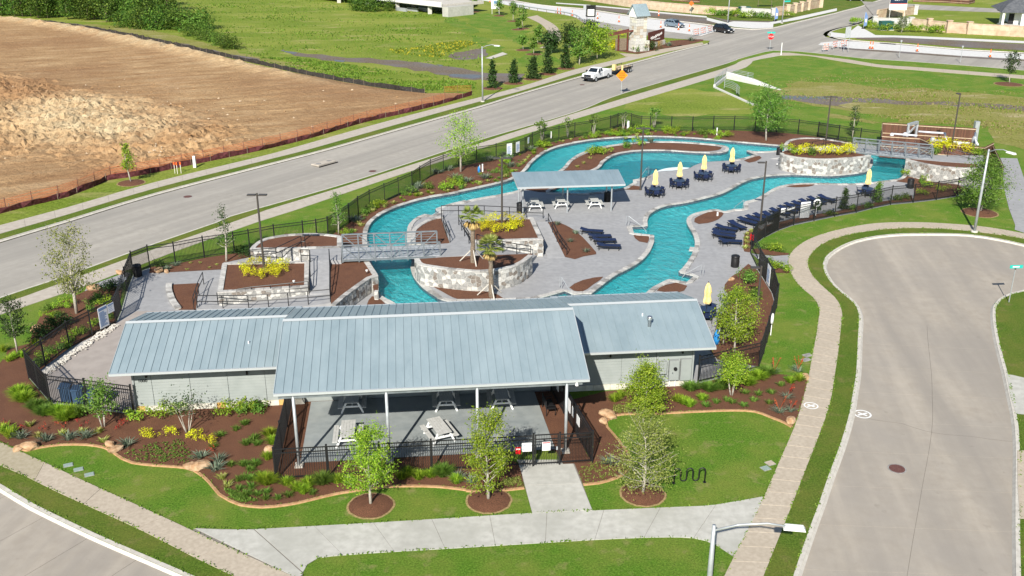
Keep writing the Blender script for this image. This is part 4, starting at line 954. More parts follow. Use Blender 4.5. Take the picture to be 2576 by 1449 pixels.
# ================================================================ CLUBHOUSE
gx_ = lambda x: (x, 43.08 + (x + 11.89) * (44.72 - 43.06) / 16.05)
BO = Vector((-11.0, 44.35)); BA = R(5.9)
def bl(u, v): return (BO.x + u * math.cos(BA) - v * math.sin(BA), BO.y + u * math.sin(BA) + v * math.cos(BA))
def b_inv(p): d = Vector(p) - BO; return (d.x * math.cos(BA) + d.y * math.sin(BA), -d.x * math.sin(BA) + d.y * math.cos(BA))
house = thing('clubhouse', 'long clubhouse with seamed metal roof, two siding wings and an open front patio', 'building', (BO.x, BO.y, 0), BA)
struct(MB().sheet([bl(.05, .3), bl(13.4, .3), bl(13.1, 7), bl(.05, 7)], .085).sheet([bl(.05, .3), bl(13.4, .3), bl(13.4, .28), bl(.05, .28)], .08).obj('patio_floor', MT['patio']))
bed([gx_(2.65), (4.1, 44.68), bl(14.95, .2), bl(13.4, .2)], .044)
bed([bl(13.1, .2), bl(15.0, .2), bl(14.9, 6.98), bl(12.9, 6.98)], .045)
C_E, C_R, W_E, W_R = 4.35, 5.95, 3.0, 4.2
def gable(u0, u1, v0, vr, v1, ze, zr, n):
    seamroof(house, (u0, v0, ze), (u1, v0, ze), (u1, vr, zr), (u0, vr, zr), n)
    seamroof(house, (u1, v1, ze), (u0, v1, ze), (u0, vr, zr), (u1, vr, zr), n)
    MB().add([(u0, vr - .16, zr - .01), (u1, vr - .16, zr - .01), (u1, vr, zr + .075), (u0, vr, zr + .075), (u1, vr + .16, zr - .01), (u0, vr + .16, zr - .01)], [(0, 1, 2, 3), (3, 2, 4, 5), (0, 3, 5), (1, 4, 2)]).obj('ridge_cap', MT['rooftrim'], house)
    mb = MB()
    for v, s in ((v0, -1), (v1, 1)): mb.box(((u0 + u1) / 2, v + s * .05, ze - .06), (u1 - u0, .11, .13))
    for u in (u0, u1):
        for a, b in ((v0, vr), (v1, vr)): mb.beam((u, a, ze - .07), (u, b, zr - .07), .04, .16)
    mb.obj('fascia', MT['rooftrim'], house)
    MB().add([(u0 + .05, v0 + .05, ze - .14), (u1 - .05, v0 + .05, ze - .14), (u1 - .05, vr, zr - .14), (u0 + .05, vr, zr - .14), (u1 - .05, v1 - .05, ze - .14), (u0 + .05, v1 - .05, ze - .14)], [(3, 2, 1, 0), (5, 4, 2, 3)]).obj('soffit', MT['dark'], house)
gable(-.9, 15.05, -.1, 5.45, 11.0, C_E, C_R, 37)
gable(-10.6, -.93, 5.85, 10.2, 14.5, W_E, W_R, 22)
gable(15.08, 23.6, 5.85, 10.2, 14.5, W_E, W_R, 17)
# walls: core boxes with gable ends
def wing(u0, u1, v0, v1, vr, zt, zr):
    P = [(v0, 0), (v1, 0), (v1, zt), (vr, zr), (v0, zt)]
    v = [(u0, a, z) for a, z in P] + [(u1, a, z) for a, z in P]; n = 5
    MB().add(v, [tuple(range(n)), tuple(reversed(range(n, 2 * n)))] + [(n + i, n + (i + 1) % n, (i + 1) % n, i) for i in range(n)]).obj('wall', MT['siding'], house)
wing(-9.7, -.3, 6.98, 13.4, 10.2, 2.93, 3.85); wing(14.6, 22.6, 6.98, 13.4, 10.2, 2.93, 3.85)
MB().box((7.1, 8.9, 2.2), (15.0, 3.6, 4.3)).obj('wall', MT['siding'], house)
def siding(u0, u1, v, z0, z1, nb=14):
    mb = MB(); h = (z1 - z0) / nb
    for i in range(nb):
        za, zb = z0 + i * h, z0 + (i + 1) * h
        mb.add([(u0, v - .045, za), (u1, v - .045, za), (u1, v - .018, zb), (u0, v - .018, zb), (u0, v, za), (u1, v, za)], [(0, 1, 2, 3), (4, 5, 1, 0)])
    mb.add([(u0, v - .045, z0), (u0, v - .02, z1), (u0, v, z1), (u0, v, z0)], [(0, 1, 2, 3)]).add([(u1, v - .045, z0), (u1, v - .02, z1), (u1, v, z1), (u1, v, z0)], [(3, 2, 1, 0)])
    return mb.obj('siding_panel', MT['siding'], house)
for us in ((-9.7, -8.72, -6.62, -4.52, -2.42, -.3), (14.6, 16.2, 18.3, 20.4, 22.6)):
    for a, b in zip(us, us[1:]):
        siding(a + .012, b - .012, 6.98, .36, 2.9)
for u_ in (-9.72, 22.62, 20.45): MB().box((u_, 6.926, 1.62), (.1, .11, 2.6)).obj('corner_trim', MT['sidingtrim'], house)
for i in range(19):
    a, b = -9.75 + i * .5, -9.75 + (i + 1) * .5
    if b > -.3: b = -.3
    if b - a > .1: MB().box(((a + b) / 2, 6.93 + rnd.uniform(-.01, .01), .17), (b - a - .015, .16, .36)).obj('plinth_stone', MT['plinthgold'] if i in (0, 9, 16) else MT['plinth'], house)
for i in range(16):
    a = 14.65 + i * .5; MB().box((a + .25, 6.93 + rnd.uniform(-.01, .01), .17), (.485, .16, .36)).obj('plinth_stone', MT['plinth'], house)
for u, h in ((-8.95, 2.3), (-3.4, 2.2), (17.6, 2.25), (21.95, 2.3), (-7.4, 2.55), (-.6, 2.35)):
    MB().box((u, 6.88, h), (.09, .12, .24)).obj('wall_light', MT['black'], house)
MB().box((-.75, 6.9, .62), (.2, .1, .22)).obj('outlet_box', MT['black'], house)
# patio posts, beams
for u in (0.02, 4.66, 9.27, 13.9):
    MB().tube([(u, .02, 0.05), (u, .02, 4.1)], .08, 12).obj('porch_post', MT['galv'], house, True)
    MB().box((u, .02, .05), (.42, .42, .2)).obj('post_base', MT['curb'], house)
MB().box((7, .02, 4.13), (15.4, .14, .24)).box((7, 3.6, 4.9), (15.4, .12, .22)).obj('roof_beam', MT['steel'], house)
for u in (0.02, 4.66, 9.27, 13.9): MB().beam((u, .1, 4.12), (u, 5.3, 5.62), .1, .2).obj('rafter', MT['steel'], house)
# vents
MB().lathe([(.1, 0), (.1, .55), (.17, .56), (.17, .75), (.1, .8)], 12, (20.1, 7.9, 3.45)).obj('flue', MT['chrome'], house, True)
MB().lathe([(.05, 0), (.05, .25)], 8, (19.9, 8.9, 3.75)).obj('vent', MT['pvc'], house); MB().lathe([(.05, 0), (.05, .25)], 8, (-3.3, 7.9, 3.45)).obj('vent', MT['pvc'], house)
# flood lights under the eave
for u, v, z in ((-8.9, 6.6, 2.75), (15.8, 6.6, 2.75), (20.9, 6.6, 2.75), (14.4, -.1, 4.0)):
    MB().lathe([(.09, 0), (.06, .18), (.03, .26)], 8, (u, v, z)).obj('flood_light', MT['white'], house)
# electrical cabinets
def cabinet(u0, u1, z0, z1, d=.22):
    c = MB().box(((u0 + u1) / 2, 6.93 - d / 2, (z0 + z1) / 2), (u1 - u0, d, z1 - z0)).obj('electric_cabinet', MT['sidingtrim'], house)
    MB().box(((u0 + u1) / 2, 6.92 - d, (z0 + z1) / 2), (u1 - u0 - .06, .02, z1 - z0 - .06)).obj('cabinet_door', MT['siding'], c); return c
cabinet(20.55, 21.0, .95, 1.75); c = cabinet(21.15, 21.75, .5, 1.8); cabinet(21.85, 22.5, .45, 1.85)
m_ = MB().tube([(21.5, 6.66, 1.3), (21.5, 6.58, 1.3)], .11, 12).obj('meter', MT['black'], c)
for u in (21.25, 21.6, 22.2): MB().tube([(u, 6.85, .02), (u, 6.85, .5)], .035, 6).obj('conduit', MT['pvc'], house)
def text(name, s, size, m, parent, loc, rot, ext=.004):
    cu = bpy.data.curves.new(name, 'FONT'); cu.body = s; cu.size = size; cu.extrude = ext; cu.align_x = 'CENTER'; cu.align_y = 'CENTER'
    t = bpy.data.objects.new(name, cu); COL.objects.link(t)
    dg = bpy.context.evaluated_depsgraph_get(); me = bpy.data.meshes.new_from_object(t.evaluated_get(dg)); bpy.data.objects.remove(t)
    me.materials.clear(); me.materials.append(m); return lk(name, me, parent, loc, rot)
text('house_number', '1000', .26, MT['black'], house, (-9.2, 6.915, 1.95), (R(90), 0, 0))

# ================================================================ FENCES
_rail = MB().box((.5, 0, 0), (1, .04, .05)).mesh('rail', MT['black'])
_post = MB().box((0, 0, .93), (.08, .08, 1.86)).box((0, 0, 1.88), (.095, .095, .04)).mesh('post', MT['black'])
def picket_mesh(n):
    mb = MB()
    for i in range(n): mb.box(((i + .5) / n, 0, .9), (.021 / 2.4, .021, 1.74))
    return mb.mesh('pickets', MT['black'])
_pick = picket_mesh(22)
def panel(parent, a, b, o, z=.04):
    L = math.dist(a, b); ang = math.atan2(b[1] - a[1], b[0] - a[0]); loc = (a[0] - o[0], a[1] - o[1])
    for h in (1.77, 1.54, .16): lk('rail', _rail, parent, (*loc, h + z), ang, (L, 1, 1))
    stuff(lk('pickets', _pick if L > 1.2 else _pick_s, parent, (*loc, z), ang, (L, 1, 1)))
_pick_s = picket_mesh(9)
def fence(label, pts, ends=(True, True), z=.04):
    o = pts[0]; root = thing('fence', label, 'fence', (*o, 0)); P = []
    for a, b in zip(pts, pts[1:]):
        n = max(1, round(math.dist(a, b) / 2.45))
        for k in range(n): P.append(tuple(Vector(a).lerp(Vector(b), k / n)))
    P.append(pts[-1])
    for i, p in enumerate(P):
        if (i == 0 and not ends[0]) or (i == len(P) - 1 and not ends[1]): continue
        lk('post', _post, root, (p[0] - o[0], p[1] - o[1], z))
    for a, b in zip(P, P[1:]): panel(root, a, b, o, z)
    return root
fence('black picket fence round the concrete yard left of the clubhouse', FEN_W, (True, True))
fence('black picket fence with signs at the walk gate by the main road', [FEN_GATE[0], FEN_GATE[1]], (False, True))
fence('black picket fence panel beside the gate at the trash can', [FEN_GATE[2], FEN_GATE[3]], (True, False))
fence('long black picket fence between river and main road sidewalk', FEN_ROAD)
fence('black picket fence across the back facing the creek meadow', FEN_N, (False, True))
fence('black picket fence behind the sun loungers along the cul-de-sac lawn', FEN_E)
fence('black picket fence beside the round shrubs and curved sidewalk', FEN_SE)
fence('black picket fence from the clubhouse end to the side bed', FEN_S, (False, True))
pf = [bl(-1.02, 6.9), (-11.89, 43.06)]
gx = lambda x: (x, 43.06 + (x + 11.89) * (44.72 - 43.06) / 16.05)
fence('black picket fence round the front patio left of the gate', pf + [gx(1.1)])
fence('black picket fence round the front patio right of the gate', [gx(2.46), (4.16, 44.72), bl(14.1, 6.9)])
def gate(label, a, b, z=.04, arch=False):
    o = a; root = thing('gate', label, 'gate', (*o, 0)); L = math.dist(a, b); ang = math.atan2(b[1] - a[1], b[0] - a[0])
    root.rotation_euler = (0, 0, ang)
    MB().box((.05, 0, .95 + z), (.06, .06, 1.75)).box((L - .05, 0, .95 + z), (.06, .06, 1.75)).box((L / 2, 0, 1.8 + z), (L - .06, .045, .05)).box((L / 2, 0, 1.55 + z), (L - .06, .045, .05)).box((L / 2, 0, .14 + z), (L - .06, .045, .05)).obj('gate_frame', MT['black'], root)
    stuff(lk('pickets', _pick_s, root, (.05, 0, z), 0, (L - .1, 1, 1)))
    MB().box((L - .12, -.05, 1.05), (.08, .1, .16)).obj('latch', MT['galv'], root); return root
gt = gate('black picket entry gate in front of the patio with notice plate', gx(1.14), gx(2.42))
def sign_on(parent_loc, ang, wd, ht, z, label, lines=6, top=None, name='fence_sign', off=-.06, m=None):
    root = thing(name, label, 'sign', (*parent_loc, 0), ang)
    MB().box((0, off, z), (wd, .02, ht)).obj('board', m or MT['signwhite'], root)
    mb = MB(); 
    if top: MB().box((0, off - .013, z + ht * .4), (wd * .9, .006, ht * .12)).obj('header_print', top, root)
    for i in range(lines):
        zz = z + ht * (.26 - .7 * i / max(1, lines)); ll = wd * rnd.uniform(.5, .82); mb.box((-(wd * .84 - ll) / 2, off - .013, zz), (ll, .006, ht * .028))
    if lines: mb.obj('print', MT['signblue'], root)
    return root
p = gx(1.75); sign_on(p, R(5.9), .42, .5, 1.2, 'white notice with red edge on the patio gate', 4, MT['red'])
p = gx(.75); sign_on(p, R(5.9), .5, .5, 1.2, 'white text notice on fence beside the patio gate', 7)
p = gx(.3); rb_ = thing('key_box', 'small red box on fence beside the patio gate', 'box', (*p, 0), R(5.9)); MB().box((0, -.1, 1.05), (.26, .14, .34)).obj('housing', MT['red'], rb_); MB().box((0, -.18, 1.18), (.2, .02, .05)).obj('lip', MT['white'], rb_)
gate('black picket gate at the walk from the main road', FEN_GATE[1], FEN_GATE[2])
gate('black picket gate on the cul-de-sac side beside red box', FEN_EG[1], FEN_EG[2])
p = FEN_EG[0]; rb_ = thing('key_box', 'small red box at the gate on the cul-de-sac side', 'box', (*p, 0), R(-60)); MB().box((0, -.1, 1.1), (.28, .14, .5)).obj('housing', MT['red'], rb_); MB().box((0, -.1, .5), (.05, .05, .9)).obj('stand', MT['galv'], rb_)
def ang2(a, b): return math.atan2(b[1] - a[1], b[0] - a[0])
def mid(a, b, t=.5): return tuple(Vector(a).lerp(Vector(b), t))
sign_on(mid(FEN_W[6], FEN_W[7], .52), ang2(FEN_W[6], FEN_W[7]), .85, 1.5, .95, 'tall rules board with blue print on fence by the white rocks', 14, MT['signblue'])
sign_on(mid(FEN_W[6], FEN_W[7], .86), ang2(FEN_W[6], FEN_W[7]), .6, .65, 1.3, 'small blue and white notice beside the tall rules board', 4, MT['signblue'])
i = 19; sign_on(mid(FEN_ROAD[19], FEN_ROAD[20], .72), ang2(FEN_ROAD[19], FEN_ROAD[20]), .7, 1.35, 1.0, 'tall white rules board on the road side fence', 12)
sign_on(mid(FEN_ROAD[20], FEN_ROAD[21], .3), ang2(FEN_ROAD[20], FEN_ROAD[21]), .7, 1.2, 1.05, 'pale rules board next to the tall one on the road side fence', 12)
sign_on(mid(FEN_ROAD[21], FEN_ROAD[22], .4), ang2(FEN_ROAD[21], FEN_ROAD[22]), .45, .7, 1.3, 'small white notice past the rules boards on the road side fence', 3)
pe = g('H', 1770, 195); sign_on(pe, R(14), .95, 1.5, .95, 'big white blank backed board on the fence behind the loungers', 0)
for x, lab in ((1390, 'small white plate on fence left of the big white board'), (1490, 'narrow white plate on fence nearer the big white board'), (1570, 'thin white strip plate beside the big white board')):
    sign_on(g('H', x, 195 + (1770 - x) * .28), R(14), .42, .45 if x == 1390 else .22, 1.45, lab, 0)
pe = g('n', 1690, 140); sign_on(mid(FEN_SE[0], FEN_SE[1], .72), ang2(FEN_SE[0], FEN_SE[1]), .95, 1.5, .95, 'tall pale rules board on fence by the round shrubs', 12)
fa_, fb_ = (4.16, 44.72), bl(14.1, 6.9); 
for k, (t, ww, hh, lab) in enumerate(((.3, .5, .55, 'square white notice low on the patio side fence'), (.42, .3, .6, 'narrow white notice on the patio side fence'), (.52, .6, .75, 'large white notice in the middle of the patio side fence'), (.8, .4, .5, 'white notice on the patio side fence next to the wall'))):
    sign_on(mid(fa_, fb_, t), ang2(fa_, fb_), ww, hh, 1.2, lab, 4, off=.06)

# ================================================================ PUMP YARD
def boardfence(label, pts, zt, name='board_fence', z0=0.0, wd=.145):
    o = pts[0]; root = thing(name, label, 'fence', (*o, 0)); me = MB().box((0, 0, (zt + z0) / 2), (wd - .008, .025, zt - z0)).mesh('board', MT['wood'])
    for a, b in zip(pts, pts[1:]):
        L = math.dist(a, b); n = max(1, round(L / wd)); an = ang2(a, b)
        for i in range(n):
            p = Vector(a).lerp(Vector(b), (i + .5) / n); lk('board', me, root, (p[0] - o[0], p[1] - o[1], rnd.uniform(-.01, .01)), an, (L / n / wd, 1, 1))
        for h in (z0 + .3, (zt + z0) / 2, zt - .15):
            p = Vector(a) - Vector(o); q_ = Vector(b) - Vector(o); nn = Vector((math.sin(an), -math.cos(an))) * .04
            MB().beam((*(p + nn), h), (*(q_ + nn), h), .04, .09).obj('rail', MT['stonetan'], root)
    return root
ZP = 2.5
pA, pB = g('E', 95, 212, ZP), g('E', 1920, 325, ZP)
pC, pD, pE_, pF = g('E', 90, 462, ZP), g('E', 830, 508, ZP), g('E', 1040, 600, ZP), g('E', 2080, 690, ZP); pG = g('E', 2262, 600, ZP)
boardfence('brown cedar board fence at the back of the pump yard', [pA, pB], ZP)
boardfence('brown cedar board fence at the front of the pump yard behind gold shrubs', [pC, pD, pE_, pF], ZP)
boardfence('short brown cedar side fence of the pump yard', [pF, pG], ZP)
boardfence('brown cedar board fence on the left end of the pump yard', [pA, pC], ZP)
dk_ = [g('i', 2240, 690), g('i', 2335, 935)]
boardfence('dark shaded board fence beside the service path', [pG, g('E', 2440, 1190, 1.6)], 2.2)
pump = thing('pool_pump_plant', 'white pipework and grey tanks standing inside the cedar pump yard', 'pump', (*pE_, 0))
L3 = lambda t, x, y, z: (g(t, x, y, z)[0] - pE_[0], g(t, x, y, z)[1] - pE_[1], z)
for pts in ([(280, 435, 2.3), (540, 455, 2.3), (770, 470, 2.3)], [(790, 390, 2.3), (1050, 410, 2.3), (1310, 425, 2.3)], [(1100, 560, 2.3), (1400, 590, 2.3), (1790, 620, 2.3)], [(1900, 420, 2.6), (1900, 560, 2.3), (1950, 650, 2.2)], [(590, 250, 2.9), (600, 400, 2.3)], [(1310, 425, 2.3), (1340, 580, 2.2)]):
    MB().tube([L3('E', *p) for p in pts], .11, 8).obj('pipe', MT['pvc'], pump, True)
for x, y, z, r_, h in ((280, 420, 2.0, .22, .5), (1230, 535, 1.5, .3, .9), (1580, 600, 1.6, .22, .8), (540, 410, 1.7, .25, .7), (1080, 500, 1.4, .3, 1.0), (1900, 480, 1.2, .3, 1.4)):
    q3 = L3('E', x, y, z + h); MB().lathe([(r_, 0), (r_, h * .8), (r_ * .6, h)], 10, (q3[0], q3[1], z)).obj('tank', MT['galv'] if h > .8 else MT['pvc'], pump, True)
a = L3('E', 600, 260, 3.2); b = L3('E', 775, 210, 3.2)
MB().box((a[0], a[1], 1.7), (.22, .22, 3.0)).box((b[0], b[1], 1.7), (.22, .22, 3.0)).beam((a[0], a[1], 3.2), (b[0], b[1], 3.2), .3, .3).beam((a[0], a[1], 2.0), (b[0], b[1], 3.0), .15, .15).obj('hoist_frame', MT['galv'], pump)
MB().box((*L3('E', 1900, 420, 1.4)[:2], 1.4), (.5, .5, 2.8)).obj('control_cabinet', MT['galv'], pump)

# ================================================================ YARD LIGHT POLES AND STREET LAMPS
def yard_lamp(label, foot, z, ztop, heads=2, ang=0):
    root = thing('lamp_post', label, 'lamp post', (*foot, z), ang); h = ztop - z
    MB().lathe([(.15, 0), (.15, .12), (.09, .15), (.07, h)], 8).obj('pole', MT['bronze'], root)
    for s in ((-1, 1) if heads == 2 else (1,)):
        MB().box((s * .42, 0, h), (.6, .36, .08)).beam((0, 0, h - .03), (s * .25, 0, h - .02), .05, .05).obj('lamp_head', MT['bronze'], root)
    MB().box((0, 0, h + .06), (.12, .12, .14)).obj('sensor', MT['bronze'], root)
    return root
def yl(label, t, x, y, z, ty, heads=2, ang=0, tt=None):
    p = g(t, x, y, z); yard_lamp(label, p, z, zat(p[1], px(tt or t, x, ty)[1]), heads, ang)
yl('double headed bronze lamp post in the square planter by the ramp', 'f', 400, 815, 1.22, 88)
yl('double headed bronze lamp post in the square planter behind the palms', 'g', 905, 1112, 1.47, 455)
yl('double headed bronze lamp post on the deck right of the shade shelter', 'h', 440, 765, .02, 165)
yl('single headed bronze lamp post behind the sun loungers', 'h', 1608, 1105, .02, 497, 1, R(180))
yl('tall bronze lamp post among the round shrubs by the side fence', 'n', 1578, 310, .05, -110, 1, R(180))
yl('bronze lamp post rising behind the curved planter by the far bridge', 'i', 605, 470, 1.6, 40)
yl('bronze lamp post among gold shrubs in front of the pump yard', 'i', 1825, 560, 1.7, 15, 1, R(90))
def street_lamp(label, foot, h, arm, ang):
    root = thing('street_lamp', label, 'street lamp', (*foot, 0), ang)
    MB().lathe([(.3, -.02), (.3, .1), (.28, .14)], 12).obj('footing', MT['curb'], root)
    MB().lathe([(.12, .1), (.11, h * .5), (.075, h)], 10).obj('pole', MT['galv'], root, True)
    MB().tube([(0, 0, h - .25), (arm * .35, 0, h + .12), (arm * .75, 0, h + .3), (arm, 0, h + .25)], [.05, .045, .04, .04], 8).obj('arm', MT['galv'], root, True)
    MB().box((arm + .35, 0, h + .22), (.85, .34, .12), taper=.8).obj('lamp_head', MT['white'], root)
    return root
street_lamp('tall grey street lamp at the edge of the cul-de-sac lawn', g('i', 2052, 1355), 7.4, 2.0, R(-70))
street_lamp('grey street lamp standing by the main road verge near the pines', g('b', 2165, 992), 7.8, 2.0, R(-25))
# the near lamp by the front walk: foot below the frame
fy = 33.0; pxl = px('o', 1155, 1005); hh = zat(fy, pxl[1]); fxw = (pxl[0] - CX) * mpp(fy, hh)
street_lamp('near street lamp reaching over the front walk', (fxw, fy), hh + .25, 2.7, R(-9))

# ================================================================ FURNITURE
MT['plankgrey'] = mat('table_plank_grey', (.42, .42, .4), (.5, .5, .48), 4, .7, .2, 30)
def picnic(label, loc, rz, group, z=.09):
    root = thing('picnic_table', label, 'picnic table', (*loc, z), rz, group)
    for k in range(5): MB().box((-.31 + k * .155, 0, .74), (.145, 1.83, .04)).obj('table_plank', MT['plankgrey'], root)
    for s in (-1, 1):
        b = MB()
        for j in (-.07, .07): MB().box((s * .66 + j, 0, .44), (.13, 1.83, .04)).obj('bench_plank', MT['plankgrey'] , root)
        for s2 in (-1, 1): MB().beam((s2 * .3, s * .68, .71), (s2 * .62, s * .72, 0), .05, .1).obj('leg', MT['white'], root)
        MB().beam((-.78, s * .66, .39), (.78, s * .66, .39), .05, .1).beam((-.34, s * .64, .69), (.34, s * .64, .69), .05, .08).obj('cross_beam', MT['white'], root)
        MB().beam((0, s * .62, .4), (0, s * .2, .7), .05, .07).obj('brace', MT['white'], root)
    return root
vdir = Vector((-math.sin(BA), math.cos(BA)))
def front_table(lab, t, x, y, rz=BA, grp='picnic tables on the patio', d=.75, z=.09):
    p = Vector(g(t, x, y, z)); c = p + vdir * d; picnic(lab, c, rz, grp, z)
front_table('white picnic table half in roof shade nearest the left patio fence', 'l', 1078, 405)
front_table('white picnic table half in roof shade in the middle of the patio', 'l', 1995, 388)
front_table('white picnic table half in roof shade beside the black bench', 'm', 545, 372)
front_table('sunlit picnic table behind the left street tree on the patio', 'l', 1035, 738)
a, b = g('l', 1865, 450, .84), g('l', 1978, 592, .84); picnic('sunlit picnic table set at an angle on the patio', mid(a, b), ang2(a, b) - R(90), 'picnic tables on the patio')
for i, (x, y) in enumerate(((1235, 968), (1488, 952), (1815, 948))):
    p = g('g', x, y); picnic(('white picnic table under the shade shelter beside the trash can on its left', 'white picnic table under the middle of the shade shelter', 'white picnic table under the right end of the shade shelter')[i], (p[0] - .1, p[1] + .78), R(5), 'picnic tables under the shelter', .02)
p = g('m', 1000, 420); bn = thing('patio_bench', 'black metal armchair bench on the patio by the side fence', 'bench', (p[0], p[1] + .3, .09), R(100))
MB().box((0, 0, .43), (1.1, .5, .05)).obj('seat', MT['black'], bn); MB().box((0, .27, .7), (1.1, .04, .45)).obj('backrest', MT['black'], bn)
for s in (-1, 1):
    MB().tube([(s * .55, -.25, 0), (s * .55, -.25, .62), (s * .55, .25, .62)], .025, 6).obj('armrest', MT['black'], bn); MB().tube([(s * .55, .25, 0), (s * .55, .27, .95)], .025, 6).obj('leg', MT['black'], bn)

def mk_chair():
    mb = MB()
    root = thing('patio_chair', '', 'chair')
    MB().box((0, 0, .44), (.5, .48, .05)).obj('seat', MT['navy'], root)
    MB().add([(-.25, .22, .5), (.25, .22, .5), (.25, .29, .82), (-.25, .29, .82), (-.25, .25, .5), (.25, .25, .5), (.25, .32, .82), (-.25, .32, .82)], [(0, 1, 2, 3), (7, 6, 5, 4), (0, 4, 5, 1), (1, 5, 6, 2), (2, 6, 7, 3), (3, 7, 4, 0)]).obj('backrest', MT['navy'], root)
    for sx in (-1, 1):
        MB().box((sx * .27, 0, .66), (.05, .46, .03)).obj('armrest', MT['black'], root)
        for sy in (-1, 1): MB().box((sx * .26, sy * .22, .32), (.04, .04, .66)).obj('leg', MT['black'], root)
    return root
chair0 = None
def umbrella_set(where, c, rz, nch, z=.02):
    global chair0
    t = thing('round_table', 'round navy table %s' % where, 'table', (*c, z), rz, 'poolside umbrella tables')
    MB().lathe([(.58, 0), (.58, .035)], 20, (0, 0, .7)).obj('table_top', MT['navytable'], t)
    MB().tube([(0, 0, .05), (0, 0, .7)], .05, 8).lathe([(.3, 0), (.26, .06)], 12).obj('pedestal', MT['black'], t)
    for k in range(4): MB().beam((0, 0, .62), (.5 * math.cos(k * R(90) + .4), .5 * math.sin(k * R(90) + .4), 0), .04, .04).obj('leg', MT['black'], t)
    u = thing('umbrella', 'closed yellow umbrella over the table %s' % where, 'umbrella', (*c, z), rz, 'closed yellow umbrellas')
    MB().tube([(0, 0, .72), (0, 0, 2.75)], .022, 8).obj('pole', MT['black'], u)
    prof = [(.07, 1.1), (.2, 1.15), (.24, 1.3), (.17, 1.7), (.2, 2.0), (.17, 2.3), (.09, 2.55), (.03, 2.66)]; mb = MB(); n = 14; v = []; f = []
    for i, (r_, z_) in enumerate(prof):
        for k in range(n):
            a_ = 2 * math.pi * k / n; rr = r_ * (1 + (.28 if k % 2 else -.12)); v.append((rr * math.cos(a_), rr * math.sin(a_), z_))
    for i in range(len(prof) - 1):
        for k in range(n): f.append((i * n + k, i * n + (k + 1) % n, (i + 1) * n + (k + 1) % n, (i + 1) * n + k))
    f.append(tuple(reversed(range(n)))); f.append(tuple((len(prof) - 1) * n + k for k in range(n)))
    mb.add(v, f).obj('canopy', MT['yellow'], u); MB().tube([(0, 0, 1.72), (0, 0, 1.77)], .19, 10).obj('strap', MT['yellow'], u); MB().lathe([(.03, 0), (.01, .1)], 6, (0, 0, 2.68)).obj('finial', MT['black'], u)
    for k in range(nch):
        a_ = rz + 2 * math.pi * (k + .5) / nch; q_ = (c[0] + .7 * math.cos(a_), c[1] + .7 * math.sin(a_), z); lab = 'navy patio chair pulled up to the table %s' % where
        if chair0 is None:
            chair0 = mk_chair(); chair0.location = q_; chair0.rotation_euler = (0, 0, a_ - R(90)); chair0['label'] = lab; chair0['group'] = 'poolside chairs'
        else: dup(chair0, q_, a_ - R(90), lab)
for (t, x, y), where, n in ((('h', 583, 752), 'nearest the shade shelter', 6), (('h', 820, 672), 'by the pale beach entry', 6), (('h', 1057, 600), 'third along the dark bay', 6), (('h', 1330, 525), 'at the far end of the dark bay', 6), (('i', 1012, 928), 'near the end of the lounger row', 4), (('n', 1085, 290), 'behind the clubhouse right wing', 5)):
    umbrella_set(where, g(t, x, y, .75), rnd.uniform(0, 1), n)

def mk_lounger():
    root = thing('sun_lounger', '', 'lounger')
    MB().box((0, -.35, .36), (.62, 1.3, .04)).obj('seat_sling', MT['navy'], root)
    MB().add([(-.31, .3, .34), (.31, .3, .34), (.31, .98, .5), (-.31, .98, .5), (-.31, .3, .38), (.31, .3, .38), (.31, .98, .54), (-.31, .98, .54)], [(3, 2, 1, 0), (4, 5, 6, 7), (0, 1, 5, 4), (1, 2, 6, 5), (2, 3, 7, 6), (3, 0, 4, 7)]).obj('backrest', MT['navy'], root)
    for s in (-1, 1):
        MB().box((s * .33, 0, .34), (.05, 2.0, .07)).obj('side_rail', MT['black'], root)
        for y in (-.85, .0, .8): MB().box((s * .33, y, .17), (.05, .05, .34)).obj('leg', MT['black'], root)
    MB().box((0, -.99, .34), (.66, .05, .06)).obj('end_bar', MT['black'], root); return root
lg0 = None
def lounger(t, a, b, label, group):
    global lg0
    A, B = Vector(g(t, *a, .38)), Vector(g(t, *b, .38)); c = A.lerp(B, .5); an = ang2(A, B) + R(90)
    if lg0 is None: lg0 = mk_lounger(); lg0.location = (*c, .02); lg0.rotation_euler = (0, 0, an); lg0['label'] = label; lg0['group'] = group
    else:
        o_ = dup(lg0, (*c, .02), an, label); o_['group'] = group
for a, b, lab in (((310, 535), (735, 560), 'navy sun lounger standing alone beside the small side table'), ((215, 425), (620, 475), 'navy sun lounger, outer one of the parallel pair near the bed edge'), ((215, 375), (610, 420), 'navy sun lounger, inner one of the parallel pair near the bed edge'),
                  ((285, 300), (640, 355), 'navy sun lounger next to the parallel pair, angled to them'), ((545, 240), (740, 325), 'navy sun lounger turned steeply between two gaps in the row')):
    lounger('H', a, b, lab, 'sun loungers by the cul-de-sac fence')
row = [(1395, 1040, 185, 50), (1470, 1022, 185, 48), (1545, 1002, 185, 48), (1635, 985, 150, 55), (1710, 955, 180, 40), (1790, 930, 175, 40), (1850, 903, 172, 42), (1925, 886, 170, 40), (2000, 867, 160, 40), (2080, 840, 160, 45), (2180, 823, 160, 45)]
for i, (x, y, dx_, dy_) in enumerate(row): lounger('h', (x, y), (x + dx_, y + dy_), ORD[i] + ' navy sun lounger of the slanted row counted from the steeply turned one', 'sun loungers by the cul-de-sac fence')
lounger('g', (1660, 1150), (1895, 1165), 'navy sun lounger apart from the stacked three on the centre deck', 'sun loungers on the centre deck')
